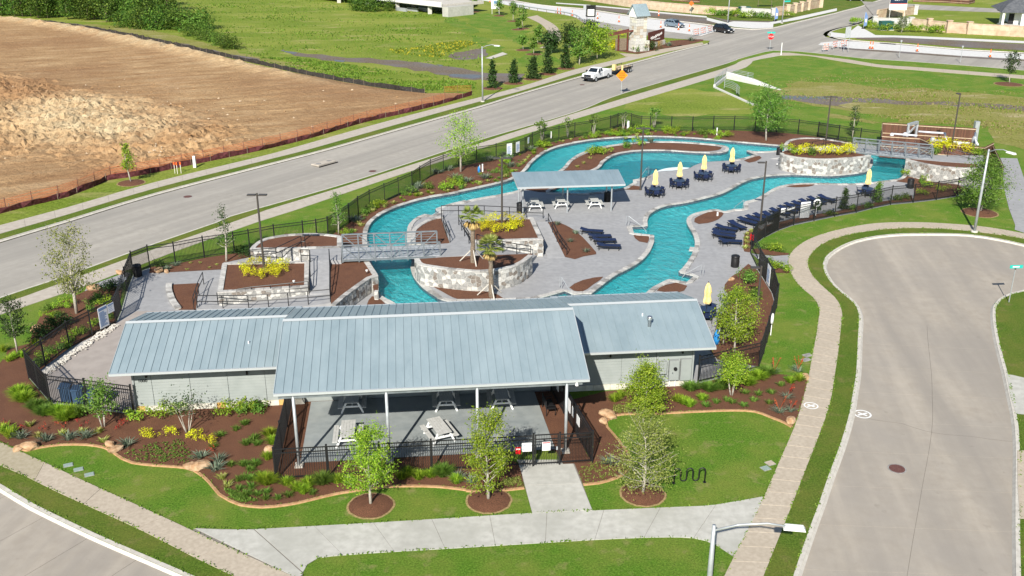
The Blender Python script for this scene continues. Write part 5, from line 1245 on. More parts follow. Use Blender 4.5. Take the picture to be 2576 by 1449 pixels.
for i, (a, b) in enumerate((((1745, 1212), (1965, 1207)), ((1790, 1250), (2010, 1247)), ((1830, 1300), (2055, 1306)))): lounger('g', a, b, ('navy sun lounger farthest from the steps in the trio on the centre deck', 'navy sun lounger in the middle of the trio on the centre deck', 'navy sun lounger at the near side of the trio on the centre deck')[i], 'sun loungers on the centre deck')
p = g('H', 430, 640); st = thing('side_table', 'small navy side table in front of the lone lounger', 'table', (*p, .02)); MB().box((0, 0, .42), (.48, .48, .04)).obj('table_top', MT['navy'], st)
for sx in (-1, 1):
    for sy in (-1, 1): MB().box((sx * .2, sy * .2, .2), (.04, .04, .42)).obj('leg', MT['black'], st)
def bin_(label, p, z=.02):
    root = thing('trash_can', label, 'trash can', (*p, z), 0, 'black trash cans on the deck')
    MB().lathe([(.26, 0), (.29, .06), (.31, .85)], 16).obj('body', MT['grille'], root, True)
    mb = MB()
    for k in range(20): a_ = 2 * math.pi * k / 20; mb.box((.315 * math.cos(a_), .315 * math.sin(a_), .45), (.02, .05, .8), a_)
    mb.obj('slats', MT['black'], root); MB().lathe([(.34, .85), (.35, .9), (.3, .97), (.16, 1.0)], 16).obj('lid', MT['black'], root, True)
    MB().lathe([(.15, .985), (.13, 1.01)], 12).obj('opening', MT['rubber'], root)
bin_('black trash can inside the walk gate by the main road', g('G', 450, 655)); bin_('black trash can left of the shade shelter tables', g('g', 1080, 988)); bin_('black trash can under the right end of the shade shelter', g('g', 1930, 878))
bin_('black trash can against the far rounded planter', g('h', 1790, 436)); bin_('black trash can by the bed past the far bridge', g('i', 1425, 930)); bin_('black trash can beside the cul-de-sac gate', g('H', 600, 998))
MT['binblue'] = mat('cart_blue', (.03, .06, .11), (.045, .08, .14), 5, .5)
for i, (x, y) in enumerate(((628, 1235), (748, 1262), (905, 1290))):
    p = g('j', x, y); wb = thing('wheeled_bin', ('dark blue wheeled bin at the fence bend left of the clubhouse', 'dark blue wheeled bin in the middle of the three behind the fence', 'dark blue wheeled bin nearest the clubhouse wall')[i], 'bin', (p[0], p[1] + .5, .04), R(10), 'wheeled bins')
    MB().box((0, 0, .52), (.55, .62, .98), taper=1.1).obj('body', MT['binblue'], wb); MB().box((0, -.02, 1.04), (.64, .76, .07)).obj('lid', MT['binblue'], wb)
    for s in (-1, 1): MB().tube([(s * .26, .32, .1), (s * .33, .32, .1)], .1, 10).obj('wheel', MT['rubber'], wb)
def buoy(label, p, z, ang):
    root = thing('life_ring', label, 'life ring', (*p, 0), ang); mb = MB(); n, k = 18, 8; v = []; f = []
    for i in range(n):
        a_ = 2 * math.pi * i / n
        for j in range(k):
            b_ = 2 * math.pi * j / k; rr = .31 + .075 * math.cos(b_); v.append((rr * math.cos(a_), .075 * math.sin(b_) - .12, z + rr * math.sin(a_)))
    for i in range(n):
        for j in range(k): f.append((i * k + j, ((i + 1) % n) * k + j, ((i + 1) % n) * k + (j + 1) % k, i * k + (j + 1) % k))
    mb.add(v, f).obj('ring', MT['white'], root, True); MB().box((0, -.12, z - .75), (.05, .05, .9)).box((0, -.08, z + .1), (.12, .05, .1)).obj('hanger', MT['white'], root)
buoy('white life ring hung beside the big white board', g('H', 1955, 165), 1.45, R(14)); buoy('white life ring on the side fence by the bed', g('n', 1690, 560), 1.3, R(70))
# ================================================================ PLANTS
def rv(r, s=1.0): return Vector((r.gauss(0, s), r.gauss(0, s), r.gauss(0, s)))
def leafq(V, F, c, n, s, r, asp=.55):
    """One leaf: a small kite of four corners."""
    t = rv(r); t -= n * t.dot(n)
    if t.length < 1e-3: t = Vector((1, 0, 0))
    t.normalize(); b = n.cross(t); k = len(V)
    V += [c - t * s * .5, c + b * s * asp * .5 + n * s * .06, c + t * s * .5, c - b * s * asp * .5 + n * s * .06]
    F.append((k, k + 1, k + 2, k + 3))
def tree_meshes(h, w, cb, seed, limbs=14, leaves=2200, ls=.16, shape='oval', lean=0, bare=.0, stems=1, tr=None, sig=.11, up=.35, lm='mid', bark='trunk', skip_trunk=0):
    r = random.Random(seed); T = MB(); V, F = [], []
    tr = tr or max(.05, h * .016); z0c = cb * h; segs = []
    def prof(t):
        t = min(1, max(0, t))
        if shape == 'oval': return max(.12, math.sin(math.pi * (.08 + .9 * t ** .85)) ** .75)
        if shape == 'egg': return max(.12, math.sin(math.pi * (.1 + .86 * t ** .62)) ** .8)
        if shape == 'cone': return max(.06, (1 - t) ** .85)
        if shape == 'vase': return .35 + .65 * math.sin(math.pi * min(1, .12 + .72 * t))
        if shape == 'round': return max(.1, math.sqrt(max(0, 1 - (2 * t - 1) ** 2)))
        return 1
    roots = []
    for s in range(stems):
        a = 2 * math.pi * s / max(1, stems) + r.random(); bx = 0 if stems == 1 else .06
        topx = (r.uniform(-.05, .05) * h + lean, r.uniform(-.05, .05) * h) if stems == 1 else (math.cos(a) * w * .22, math.sin(a) * w * .22)
        top = Vector((topx[0], topx[1], h * (.88 if shape in ('cone', 'oval') else .72)))
        b0 = Vector((math.cos(a) * bx, math.sin(a) * bx, -.05)); m1 = b0.lerp(top, .45) + Vector((r.uniform(-.03, .03) * h, r.uniform(-.03, .03) * h, 0))
        T.tube([b0, b0.lerp(m1, .5), m1, m1.lerp(top, .5), top], [tr * 1.15 / stems ** .4, tr * .95 / stems ** .4, tr * .75 / stems ** .4, tr * .45 / stems ** .4, tr * .15], 7)
        roots.append((b0, m1, top))
    for i in range(limbs):
        b0, m1, top = roots[i % stems]
        t = (i + .5) / limbs; zt = z0c + (h - z0c) * (t * .95)
        fr = min(.97, max(.05, (zt - (h - z0c) * up * .5) / top.z)); p0 = (b0.lerp(m1, fr / .45) if fr < .45 else m1.lerp(top, (fr - .45) / .55))
        if p0.z < z0c * .8: p0 = b0.lerp(m1, min(1, z0c * .85 / max(.1, m1.z)))
        a = i * 2.399 + r.uniform(-.4, .4); R_ = w / 2 * prof((zt - z0c) / (h - z0c)) * r.uniform(.72, 1.05)
        p2 = Vector((math.cos(a) * R_ + lean * .5, math.sin(a) * R_, min(h, zt + r.uniform(-.05, .12) * h)))
        pm = p0.lerp(p2, .5) + Vector((0, 0, -.03 * h + r.uniform(0, .05) * h))
        lr = tr * .32 * (1 - t * .55)
        T.tube([p0, pm, p2], [lr, lr * .65, lr * .25], 5, caps=False); segs.append((p0, pm, p2, 1.0))
        for j in range(3):
            q0 = pm.lerp(p2, r.uniform(0, .8)); q1 = q0 + Vector((r.gauss(0, 1), r.gauss(0, 1), r.uniform(-.2, .9))).normalized() * w * r.uniform(.10, .2)
            T.tube([q0, q1], [lr * .35, lr * .12], 4, caps=False); segs.append((q0, q0.lerp(q1, .5), q1, .7))
    tips = []
    for i in range(leaves):
        p0, pm, p2, wt = segs[r.randrange(len(segs))]; t = r.uniform(.25 if wt == 1 else 0, 1.08)
        p = p0.lerp(pm, t * 2) if t < .5 else pm.lerp(p2, (t - .5) * 2)
        if bare and r.random() < bare and p.y < 0 * w: continue
        c = p + rv(r, sig * w * (.5 + .5 * t)) * Vector((1, 1, .8)).x
        if c.z < z0c * .82: c.z = z0c * .82 + r.random() * .1 * h
        n = (rv(r) + Vector((0, 0, .9)) + (c - Vector((0, 0, (h + z0c) / 2))).normalized() * .7).normalized()
        leafq(V, F, c, n, ls * r.uniform(.6, 1.3), r)
    C = MB(); C.v = [tuple(v) for v in V]; C.f = F; C.m = [0] * len(F)
    return T.mesh('trunk', MT[bark], True), C.mesh('crown', LEAF[lm])
def plant_tree(label, p, h, w, name='tree', group=None, rz=None, z=0, **k):
    tm, cm = tree_meshes(h, w, **k); root = thing(name, label, 'tree', (*p, z), rnd.uniform(0, 6) if rz is None else rz, group)
    lk('trunk', tm, root); lk('crown', cm, root); return root
def tfoot(t, x, y, tt, ty, wpx, z=0):
    p = g(t, x, y, z); h = zat(p[1], px(tt, x, ty)[1]) - z; w_ = wpx / TILE[t][2] / 1.06913 * mpp(p[1], h * .6); return p, h, w_
def tree(label, t, x, y, tt, ty, wpx, z=0, name='tree', group=None, **k):
    p, h, w_ = tfoot(t, x, y, tt, ty, wpx, z); return plant_tree(label, p, h, w_, name, group, z=z, **k)
def ring(c, r_, edge=True, name='tree_ring'):
    n = 32; mb = MB(); pts = [(c[0] + r_ * math.cos(2 * math.pi * i / n) * rnd.uniform(.97, 1.03), c[1] + r_ * math.sin(2 * math.pi * i / n) * rnd.uniform(.97, 1.03)) for i in range(n)]
    o = [(c[0] + (p[0] - c[0]) * 1.1, c[1] + (p[1] - c[1]) * 1.1) for p in pts]
    k = len(mb.v); mb.add([(c[0], c[1], .16)] + [(c[0] + (p[0] - c[0]) * .55, c[1] + (p[1] - c[1]) * .55, .12) for p in pts] + [(*p, .03) for p in pts], [(0, 1 + i, 1 + (i + 1) % n) for i in range(n)] + [(1 + i, 1 + n + i, 1 + n + (i + 1) % n, 1 + (i + 1) % n) for i in range(n)])
    mb.add([(*p, .024) for p in pts] + [(*p, .012) for p in o], [(i, n + i, n + (i + 1) % n, (i + 1) % n) for i in range(n)], 1)
    struct(mb.obj(name, [MT['mulch'], MT['dryrim']]))
MT['dryrim'] = mat('dry_rim', (.2, .16, .06), (.36, .25, .12), 8, .95, .3, 20)
# --- street trees in front
for (x, y, t) in ((1258, 1305, 'l'), (412, 1255, 'm'), (1912, 1190, 'm')): ring(g(t, x, y), 1.05)
tree('young bright green street tree in mulch ring in front of the left patio', 'l', 1258, 1305, 'l', 490, 560, seed=3, cb=.24, limbs=26, leaves=7000, ls=.105, lm='bright', shape='egg', sig=.08, name='street_tree')
tree('young bright green street tree in mulch ring beside the entry path', 'm', 412, 1255, 'm', 330, 520, seed=11, cb=.22, limbs=26, leaves=6500, ls=.105, lm='bright', shape='egg', sig=.08, name='street_tree')
tree('half bare grey twigged street tree in mulch ring beside the bike rack', 'm', 1912, 1190, 'm', 380, 760, seed=17, cb=.17, limbs=46, leaves=7000, ls=.095, lm='olive', shape='egg', sig=.07, name='street_tree')
tree('dense lime green tree in the front bed before the electric cabinets', 'm', 1918, 480, 'n', 830, 430, seed=23, cb=.2, limbs=18, leaves=9500, ls=.105, lm='bright', shape='oval', sig=.1, name='ornamental_tree')
tree('multi stemmed crape myrtle at the fence corner of the right wing', 'n', 1330, 1135, 'n', 740, 330, seed=29, cb=.4, limbs=16, leaves=3800, ls=.115, lm='bright', shape='vase', stems=3, bark='trunk', tr=.07, name='crape_myrtle')
tree('two tone leafy tree beside the umbrella behind the right wing', 'n', 1358, 722, 'n', 90, 470, seed=31, cb=.26, limbs=24, leaves=6000, ls=.12, lm='bright', shape='oval', sig=.09, name='ornamental_tree')
tree('grey green sparse tree leaning behind the right wing roof corner', 'n', 1250, 640, 'n', 240, 260, seed=33, cb=.3, limbs=18, leaves=900, ls=.13, lm='sage', shape='oval', sig=.09, name='ornamental_tree')
tree('multi stemmed crape myrtle by the wheeled bins', 'k', 1010, 175, 'j', 1020, 360, seed=37, cb=.42, limbs=16, leaves=1700, ls=.14, lm='mid', shape='vase', stems=3, tr=.06, name='crape_myrtle')
tree('pale stemmed sparse crape myrtle in front of the left wing siding', 'k', 1828, 230, 'j', 1130, 430, seed=41, cb=.55, limbs=16, leaves=520, ls=.13, lm='dark', shape='vase', stems=4, tr=.06, name='crape_myrtle')
# --- left side
tree('tall sparse yellow green tree by the main road walk gate', 'j', 748, 340, 'e', 700, 520, seed=43, cb=.26, limbs=40, leaves=2800, ls=.15, lm='olive', shape='oval', sig=.06, up=.7, name='street_tree')
tree('dark small leaved tree on the lawn left of the concrete yard', 'j', 172, 715, 'j', 180, 300, seed=47, cb=.33, limbs=24, leaves=1700, ls=.14, lm='dark', shape='oval', sig=.08, name='street_tree')
tree('slim dark sparse tree inside the road fence behind the square planter', 'G', 1945, 405, 'e', 540, 390, seed=53, cb=.3, limbs=22, leaves=600, ls=.15, lm='dark', shape='cone', sig=.09, name='slender_tree')
tree('slim green sparse tree at the fence kink beside the near footbridge', 'f', 1125, 475, 'f', 50, 190, seed=59, cb=.28, limbs=24, leaves=900, ls=.15, lm='mid', shape='cone', sig=.12, name='slender_tree')
tree('airy bright green tree in the perimeter bed beside the road fence', 'g', 502, 590, 'b', 1085, 450, seed=61, cb=.3, limbs=36, leaves=3000, ls=.17, lm='bright', shape='oval', sig=.06, up=.7, name='ornamental_tree')
tree('slim bright green tree at the maroon silt fence beside the road', 'e', 1278, 330, 'a', 1380, 150, seed=67, cb=.3, limbs=22, leaves=900, ls=.2, lm='bright', shape='cone', sig=.12, name='slender_tree')
ring(g('e', 1278, 335), 1.3)
tree('dense round crowned tree inside the back fence above the river', 'h', 1665, 285, 'c', 840, 420, seed=71, cb=.3, limbs=20, leaves=4600, ls=.22, lm='mid', shape='round', sig=.1, name='ornamental_tree')
tree('thin dark young tree outside the back fence near the pump yard', 'i', 862, 440, 'i', 100, 110, seed=73, cb=.25, limbs=18, leaves=700, ls=.18, lm='dark', shape='oval', sig=.12, name='slender_tree')
tree('spreading green tree in mulch ring beside the tall street lamp', 'i', 2112, 1160, 'i', 630, 520, seed=79, cb=.2, limbs=30, leaves=9500, ls=.16, lm='mid', shape='egg', sig=.085, name='street_tree')
ring(g('i', 2105, 1168), 1.5)
tree('small dark tree in mulch ring by the boulevard sidewalk', 'd', 2395, 810, 'd', 505, 150, seed=83, cb=.38, limbs=18, leaves=1000, ls=.26, lm='dark', shape='round', sig=.12, name='street_tree')
ring(g('d', 2385, 822), 2.0)
# conifer-like evergreens along the cul-de-sac fence
for x, y, ty, w_, lab in ((2162, 955, 850, 110, 'small dark evergreen behind the life ring'), (2420, 955, 745, 120, 'upright evergreen in the fence bed past the lounger row')):
    tree(lab, 'h', x, y, 'h', ty, w_, seed=int(x), cb=.06, limbs=26, leaves=1500, ls=.13, lm='dark', shape='cone', sig=.09, bark='trunkdark', name='evergreen')
tree('upright evergreen beside the umbrella table near the fence', 'i', 1105, 1065, 'i', 862, 125, seed=5, cb=.06, limbs=26, leaves=1500, ls=.14, lm='mid', shape='cone', sig=.09, bark='trunkdark', name='evergreen')
# crape myrtles along the back fence bed
for x, y, ty, w_, lv, lab in ((1290, 285, 88, 120, 420, 'leafy crape myrtle at the road fence past the rules boards'), (1545, 250, 45, 100, 150, 'bare twigged crape myrtle in the dark mulch by the road fence'), (1798, 228, 10, 110, 260, 'thin crape myrtle near the fence corner'), (2085, 180, 5, 110, 60, 'bare pale crape myrtle inside the fence corner'), (2385, 155, -50, 120, 380, 'leafy crape myrtle past the fence corner by the river bend')):
    tree(lab, 'g', x, y, 'g', ty, w_, seed=x, cb=.5, limbs=12, leaves=lv, ls=.22, lm='mid', shape='vase', stems=3, tr=.07, name='crape_myrtle')
# --- shrubs: one mesh per kind, copied
def leafball(n, rx, rz, ls, seed, lm, clump=7, asp=.6):
    r = random.Random(seed); V, F = [], []; cs = [Vector((r.gauss(0, .45) * rx, r.gauss(0, .45) * rx, rz * r.uniform(.35, 1.0))) for _ in range(clump)]
    for i in range(n):
        c = cs[r.randrange(clump)]; d_ = rv(r).normalized() * r.random() ** .4 * rx * .48; p = c + d_; p.z = max(.03, p.z)
        leafq(V, F, p, (d_.normalized() + rv(r, .4) + Vector((0, 0, .5))).normalized(), ls * r.uniform(.6, 1.3), r, asp)
    C = MB(); C.v = [tuple(v) for v in V]; C.f = F; C.m = [0] * len(F); return C.mesh('shrub', LEAF[lm])
def blades(n, h, spread, wd, seed, lm, arch=.25, jit=.1, stalks=0):
    r = random.Random(seed); V, F, Mi = [], [], []
    for i in range(n):
        a = r.uniform(0, 6.283); sp = r.random() ** .7 * spread; hh = h * r.uniform(.55, 1.0) * (1 - .35 * sp / spread)
        b = Vector((math.cos(a), math.sin(a), 0)); base_ = b * sp * .35 + Vector((r.gauss(0, jit * .5), r.gauss(0, jit * .5), 0)); s = Vector((-b.y, b.x, 0)) * wd * .5
        m_ = base_ + b * sp * .45 + Vector((0, 0, hh * .65)); t = base_ + b * sp * (1 + arch) + Vector((0, 0, hh)); k = len(V)
        V += [base_ - s, base_ + s, m_ + s, m_ - s, t]; F += [(k, k + 1, k + 2, k + 3), (k + 3, k + 2, k + 4)]; Mi += [0, 0]
    C = MB(); C.v = [tuple(v) for v in V]; C.f = F; C.m = Mi
    for j in range(stalks):
        a = r.uniform(0, 6.28); tip = Vector((math.cos(a) * .35, math.sin(a) * .35, h * r.uniform(1.8, 2.4))); C.tube([(0, 0, .1), tip * .5 + Vector((0, 0, .1)), tip], .012, 3, 1)
        for q_ in range(10):
            V2, F2 = [], []; leafq(V2, F2, tip * r.uniform(.6, 1.0) + rv(r, .03), rv(r).normalized(), .09, r); C.add(V2, F2, 1)
    return C.mesh('shrub', [LEAF[lm], LEAF['red']])
SH = {'yellow': [leafball(340, .55, .75, .11, s, 'yellow', 9, .5) for s in (1, 2, 3)], 'green': [blades(240, .75, .45, .035, s, 'bright', .3) for s in (4, 5, 6)],
      'big': [blades(560, 1.05, .75, .045, s, ('bright', 'mid')[s % 2], .3) for s in (7, 8)], 'round': [leafball(900, 1.0, 1.05, .13, s, 'mid', 14) for s in (9, 10)],
      'tuft': [blades(70, .34, .26, .03, s, 'mid', .4) for s in (11, 12, 13)], 'brighttuft': [blades(80, .4, .28, .03, s, 'bright', .4) for s in (14, 15)],
      'agave': [blades(60, .5, .5, .05, s, 'agave', .3) for s in (16, 17)], 'lime': [blades(46, .36, .3, .055, s, 'lime', .2) for s in (18, 19)],
      'redyucca': [blades(70, .45, .45, .03, 20, 'agave', .4, stalks=4), blades(60, .4, .4, .03, 21, 'agave', .4, stalks=3)], 'red': [leafball(70, .35, .5, .09, 22, 'red', 5), leafball(60, .3, .4, .09, 24, 'red', 5)],
      'dark': [leafball(420, .8, .6, .12, 25, 'dark', 10), leafball(400, .75, .65, .12, 26, 'dark', 10)], 'leafy': [leafball(360, .65, .6, .13, 27, 'bright', 9), leafball(360, .65, .55, .13, 28, 'mid', 9)]}
def shrub(kind, p, label, group, s=1.0, z=.04, name=None):
    me = SH[kind][rnd.randrange(len(SH[kind]))]; o = lk(name or 'shrub', me, None, (*p, z), rnd.uniform(0, 6.28), (s * rnd.uniform(.82, 1.18), s * rnd.uniform(.88, 1.12), s * rnd.uniform(.88, 1.12)))
    return tag(o, label, 'shrub' if 'shrub' in label else 'plant', group)
def many(kind, t, pts, label, group, s=1.0, z=.04, name=None):
    for i, q in enumerate(pts): shrub(kind, g(t, q[0], q[1], z), label.replace('#', ORD[i]) if '#' in label else label, group, s * (q[2] if len(q) > 2 else 1), z, name)
many('yellow', 'f', [(215, 845), (298, 792), (258, 885), (432, 785), (365, 900), (440, 870), (500, 880), (575, 790), (555, 850)], 'golden shrub in the square planter by the ramp', 'gold shrubs by the ramp', .95, 1.22, 'gold_shrub')
many('yellow', 'F', [(1500, 470), (1555, 400), (1590, 510), (1700, 375), (1880, 350), (1700, 540), (1860, 520), (1950, 540), (2010, 450), (2080, 480), (2090, 370)], 'golden shrub in the square planter behind the palms', 'gold shrubs behind the palms', 1.0, 1.47, 'gold_shrub')
many('yellow', 'i', [(330, 595), (425, 598), (540, 605), (640, 605), (715, 610), (790, 600), (835, 590)], '# golden shrub from the trash can in the far rounded planter row', 'gold shrubs by the far bridge', 1.45, 1.68, 'gold_shrub')
many('leafy', 'i', [(235, 590), (470, 600)], 'green shrub at the end of the golden row by the far bridge', 'green shrubs by the far bridge', 1.3, 1.68)
many('yellow', 'i', [(1670, 570), (1760, 575), (1870, 575), (1985, 590), (1710, 545), (1820, 550)], 'golden shrub in front of the cedar pump yard fence', 'gold shrubs by the pump yard', 1.5, 1.7, 'gold_shrub')
many('leafy', 'i', [(1660, 600), (2060, 600), (2110, 605)], 'low green shrub beside the pump yard golden shrubs', 'green shrubs by the pump yard', 1.1, 1.7)
many('yellow', 'k', [(1440, 275), (1675, 262), (1900, 282), (2045, 335)], '# yellow shrub from the wheeled bins in the front mulch bed', 'yellow shrubs in the front bed', .72, .04, 'gold_shrub')
many('big', 'l', [(240, 1090), (790, 1085), (1960, 1010)], 'large feathery green shrub in the bed before the patio fence', 'large feathery shrubs', .7)
many('green', 'l', [(435, 1100), (530, 1150), (650, 1110), (600, 1180), (930, 1080), (1040, 1090), (1620, 1000), (1720, 1040), (1840, 1020), (1560, 1040), (2090, 1080), (265, 620), (300, 700), (255, 850)], 'feathery green shrub in the bed along the patio fence', 'feathery shrubs at the patio fence', .75)
many('big', 'n', [(930, 1085), (1110, 1090), (1230, 1070), (1480, 1030), (1590, 970), (1670, 935)], 'large feathery green shrub by the right wing and side fence', 'large feathery shrubs by the right wing', .68)
many('green', 'n', [(800, 1190), (860, 1215), (920, 1240), (1045, 1180), (1900, 1010), (1990, 990), (190, 1190), (250, 1150)], 'feathery green shrub in the bed below the right wing', 'feathery shrubs below the right wing', .75)
many('tuft', 'n', [(1460, 1115), (1590, 1130), (1545, 1190), (1690, 1215), (1712, 1115), (1285, 1190), (1180, 1210), (1810, 1040), (1880, 990), (1330, 1210), (1080, 1240), (1440, 1240)], 'small grass tuft in the bed beside the curved sidewalk', 'grass tufts by the curved sidewalk')
many('big', 'j', [(195, 1130), (360, 1275), (440, 1320), (570, 1320), (690, 1330), (760, 1340), (230, 1190), (640, 1370)], 'large feathery green shrub outside the concrete yard fence', 'large feathery shrubs by the yard fence', .72)
many('leafy', 'j', [(1380, 1375), (1590, 1325), (1700, 1330), (2210, 1310), (2360, 1310), (2505, 1290)], '# clipped green shrub from the wheeled bins along the left wing plinth', 'shrubs along the left wing', .9)
many('leafy', 'l', [(40, 390), (160, 372)], 'clipped green shrub near the patio end of the left wing', 'shrubs by the patio corner', .95)
many('tuft', 'k', [(2300, 205), (2400, 345), (2390, 150), (2475, 300), (2250, 550), (2380, 550), (2490, 540), (2440, 600), (2320, 700), (2450, 690), (2530, 650), (2330, 790), (2440, 770), (2390, 850), (2150, 260), (2500, 350), (2080, 370)], 'small green tuft in the front mulch below the left wing', 'grass tufts in the front bed')
many('tuft', 'l', [(30, 510), (40, 700), (130, 650), (150, 700), (20, 910), (140, 910), (80, 960), (40, 1200), (150, 1200), (230, 1240), (350, 1240), (690, 1190), (100, 1050), (30, 1040), (250, 1180), (450, 1210)], 'small green tuft in the mulch left of the patio fence', 'grass tufts by the patio')
many('agave', 'k', [(1240, 355), (840, 280), (670, 295), (460, 310), (200, 285), (2100, 590), (2130, 510), (1960, 470)], 'spiky grey green agave in the front mulch bed', 'agaves in the front bed', 1.0, name='agave')
many('agave', 'm', [(110, 1040), (245, 1080), (1600, 900)], 'spiky grey green agave beside the entry path beds', 'agaves by the entry path', 1.0, name='agave')
many('redyucca', 'n', [(1790, 1300), (1900, 1290), (1740, 920), (1975, 900), (1870, 1160)], 'spiky plant with thin red flower stalks beside the curved sidewalk', 'red flower stalks by the curved sidewalk', 1.0, name='red_yucca')
many('lime', 'k', [(605, 248), (795, 228), (965, 232), (1005, 318), (2165, 680), (2215, 755), (380, 275), (290, 165)], 'pale yellow striped clump plant in the front mulch bed', 'pale clump plants in the front bed', .95, name='striped_plant')
many('red', 'k', [(190, 210), (600, 180), (790, 168), (1160, 185), (1205, 150), (2060, 420), (430, 205), (60, 170)], 'reddish flowering plant in the front mulch bed', 'red plants in the front bed', .8, name='red_plant')
many('brighttuft', 'k', [(70, 250), (110, 270), (30, 220)], 'bright green bushy plant at the corner of the front bed', 'bright plants at the front corner', 1.5)
many('leafy', 'K', [(650, 650), (780, 640), (860, 575), (610, 755), (740, 735), (1280, 500), (1210, 575), (1320, 575), (1400, 560), (1180, 650)], 'green shrub in the mound bed outside the rules board fence', 'shrubs in the mound bed', .8)
many('leafy', 'K', [(1020, 1000), (1090, 950), (800, 1165), (850, 1115), (650, 1210), (640, 1300), (470, 1385), (520, 1345), (920, 1060), (1240, 885), (1420, 740)], 'green shrub inside the yard fence above the white rocks', 'shrubs above the white rocks', .8)
many('dark', 'K', [(480, 1020), (640, 900), (700, 880), (860, 830), (560, 960), (1480, 400), (1380, 380), (1550, 370)], 'dark low shrub on the mound outside the yard fence', 'dark shrubs on the mound', 1.0)
many('brighttuft', 'K', [(180, 1270), (290, 1250), (130, 1300), (470, 1100), (30, 1180)], 'bright tuft on the mulch outside the yard fence', 'bright tufts by the yard fence', 1.3)
many('round', 'n', [(1500, 60), (1545, 215)], '# round leafy shrub from the gate inside the side fence', 'round shrubs by the side fence', 1.0)
many('leafy', 'n', [(1370, 180), (1330, 240)], 'yellowish loose shrub beside the round shrubs', 'loose shrubs by the side fence', 1.1)
many('leafy', 'H', [(1000, 670), (1150, 705), (1290, 740), (1350, 730), (1160, 970), (1300, 1040), (1380, 1050), (1230, 1000)], 'low green shrub at the cul-de-sac gate path', 'shrubs by the cul-de-sac gate', .9)
many('lime', 'H', [(810, 450), (805, 520), (795, 590), (780, 680), (880, 400)], 'pale clump in the narrow bed by the cul-de-sac gate', 'pale clumps by the cul-de-sac gate', 1.0, name='striped_plant')
many('agave', 'G', [(930, 540), (1090, 470)], 'spiky agave in the corner bed by the walk gate', 'agaves by the walk gate', .9, name='agave')
many('lime', 'G', [(1280, 540), (1660, 510), (1780, 460), (1340, 430), (1500, 430)], 'tiny pale clump in the corner bed by the walk gate', 'pale clumps in the corner bed', .5, name='striped_plant')
many('dark', 'G', [(820, 520), (2200, 250), (2290, 330), (2240, 270)], 'dark shrub at the road fence behind the planters', 'dark shrubs by the road fence', .9)
many('agave', 'g', [(1440, 1105), (1620, 1190), (1570, 1270), (1720, 1370)], 'small spiky plant in the bed beside the centre loungers', 'spiky plants by the centre loungers', .8, name='agave')
many('leafy', 'g', [(1810, 430), (1830, 400), (1920, 420), (2120, 350), (2220, 330)], 'green shrub on the crescent island bed', 'shrubs on the crescent island', 1.2)
many('lime', 'g', [(1700, 510), (1640, 545), (1760, 460)], 'pale clump on the crescent island bed', 'pale clumps on the crescent island', .9, name='striped_plant')
many('agave', 'g', [(2350, 300)], 'tall pale spiky plant on the crescent island', 'spiky plants on the crescent island', 1.7, name='agave')
many('leafy', 'i', [(1590, 850), (1380, 810), (1440, 800), (1540, 880), (1600, 930), (1760, 960), (1520, 1000), (1380, 1030), (1290, 1045), (1000, 1120), (860, 1140), (640, 1190)], 'green shrub in the mulch along the cul-de-sac fence', 'shrubs along the cul-de-sac fence', .9)
# perimeter bed: pale clumps along the coping, green tufts and agaves behind
def zone(f): return ('at the bend by the near footbridge', 'along the straight before the airy tree', 'beside the airy tree', 'below the tall rules boards', 'past the rules boards below the road fence', 'inside the fence corner', 'below the back fence crape myrtles', 'near the dense round tree', 'between the dense tree and far planter')[min(8, int(f * 9))]
pp = Path(offset(outer_off, .0)); sgn = 1 if not inpoly(*offset(outer_off, .8)[40], OUT) else -1
clumps = Path(offset(outer_off, sgn * .75)); s = 4.0
while s < clumps.L - 14:
    p, _ = clumps.at(s)
    if rnd.random() < .75: shrub('lime', (p[0] + rnd.gauss(0, .2), p[1] + rnd.gauss(0, .2)), 'pale striped clump at the river coping ' + zone(s / clumps.L), 'pale clumps along the river', rnd.uniform(.7, 1.15), .05, 'striped_plant')
    s += rnd.uniform(.8, 1.9)
PB = dedupe(FEN_ROAD[k0:] + FEN_N[1:-1] + outer_off[::-1]); s = 3.0; nn = 0
c2 = Path(offset(outer_off, sgn * 1.9))
while s < c2.L - 6:
    p, t_ = c2.at(s); q_ = (p[0] + rnd.gauss(0, .9), p[1] + rnd.gauss(0, .9)); s += rnd.uniform(.22, .55)
    if not inpoly(*q_, PB) or inpoly(*q_, OUT): continue
    k_ = rnd.choice(['brighttuft', 'leafy', 'tuft', 'brighttuft', 'leafy'])
    shrub(k_, q_, {'brighttuft': 'bright grassy tuft', 'leafy': 'leafy little bush', 'tuft': 'dull green tuft'}[k_] + ' in the perimeter bed ' + zone(s / c2.L), 'green plants in the perimeter bed', rnd.uniform(.6, 1.1), .05); nn += 1
many('agave', 'g', [(450, 655), (560, 690), (740, 650), (960, 480), (390, 575), (270, 605), (100, 745), (30, 790), (990, 540), (930, 440), (780, 480), (1180, 385)], 'big spiky agave in the perimeter bed by the airy tree', 'agaves in the perimeter bed', 1.5, .05, 'agave')
many('agave', 'f', [(1290, 350), (1250, 340), (1880, 30)], 'big spiky agave at the fence kink by the near footbridge', 'agaves at the fence kink', 1.4, .05, 'agave')
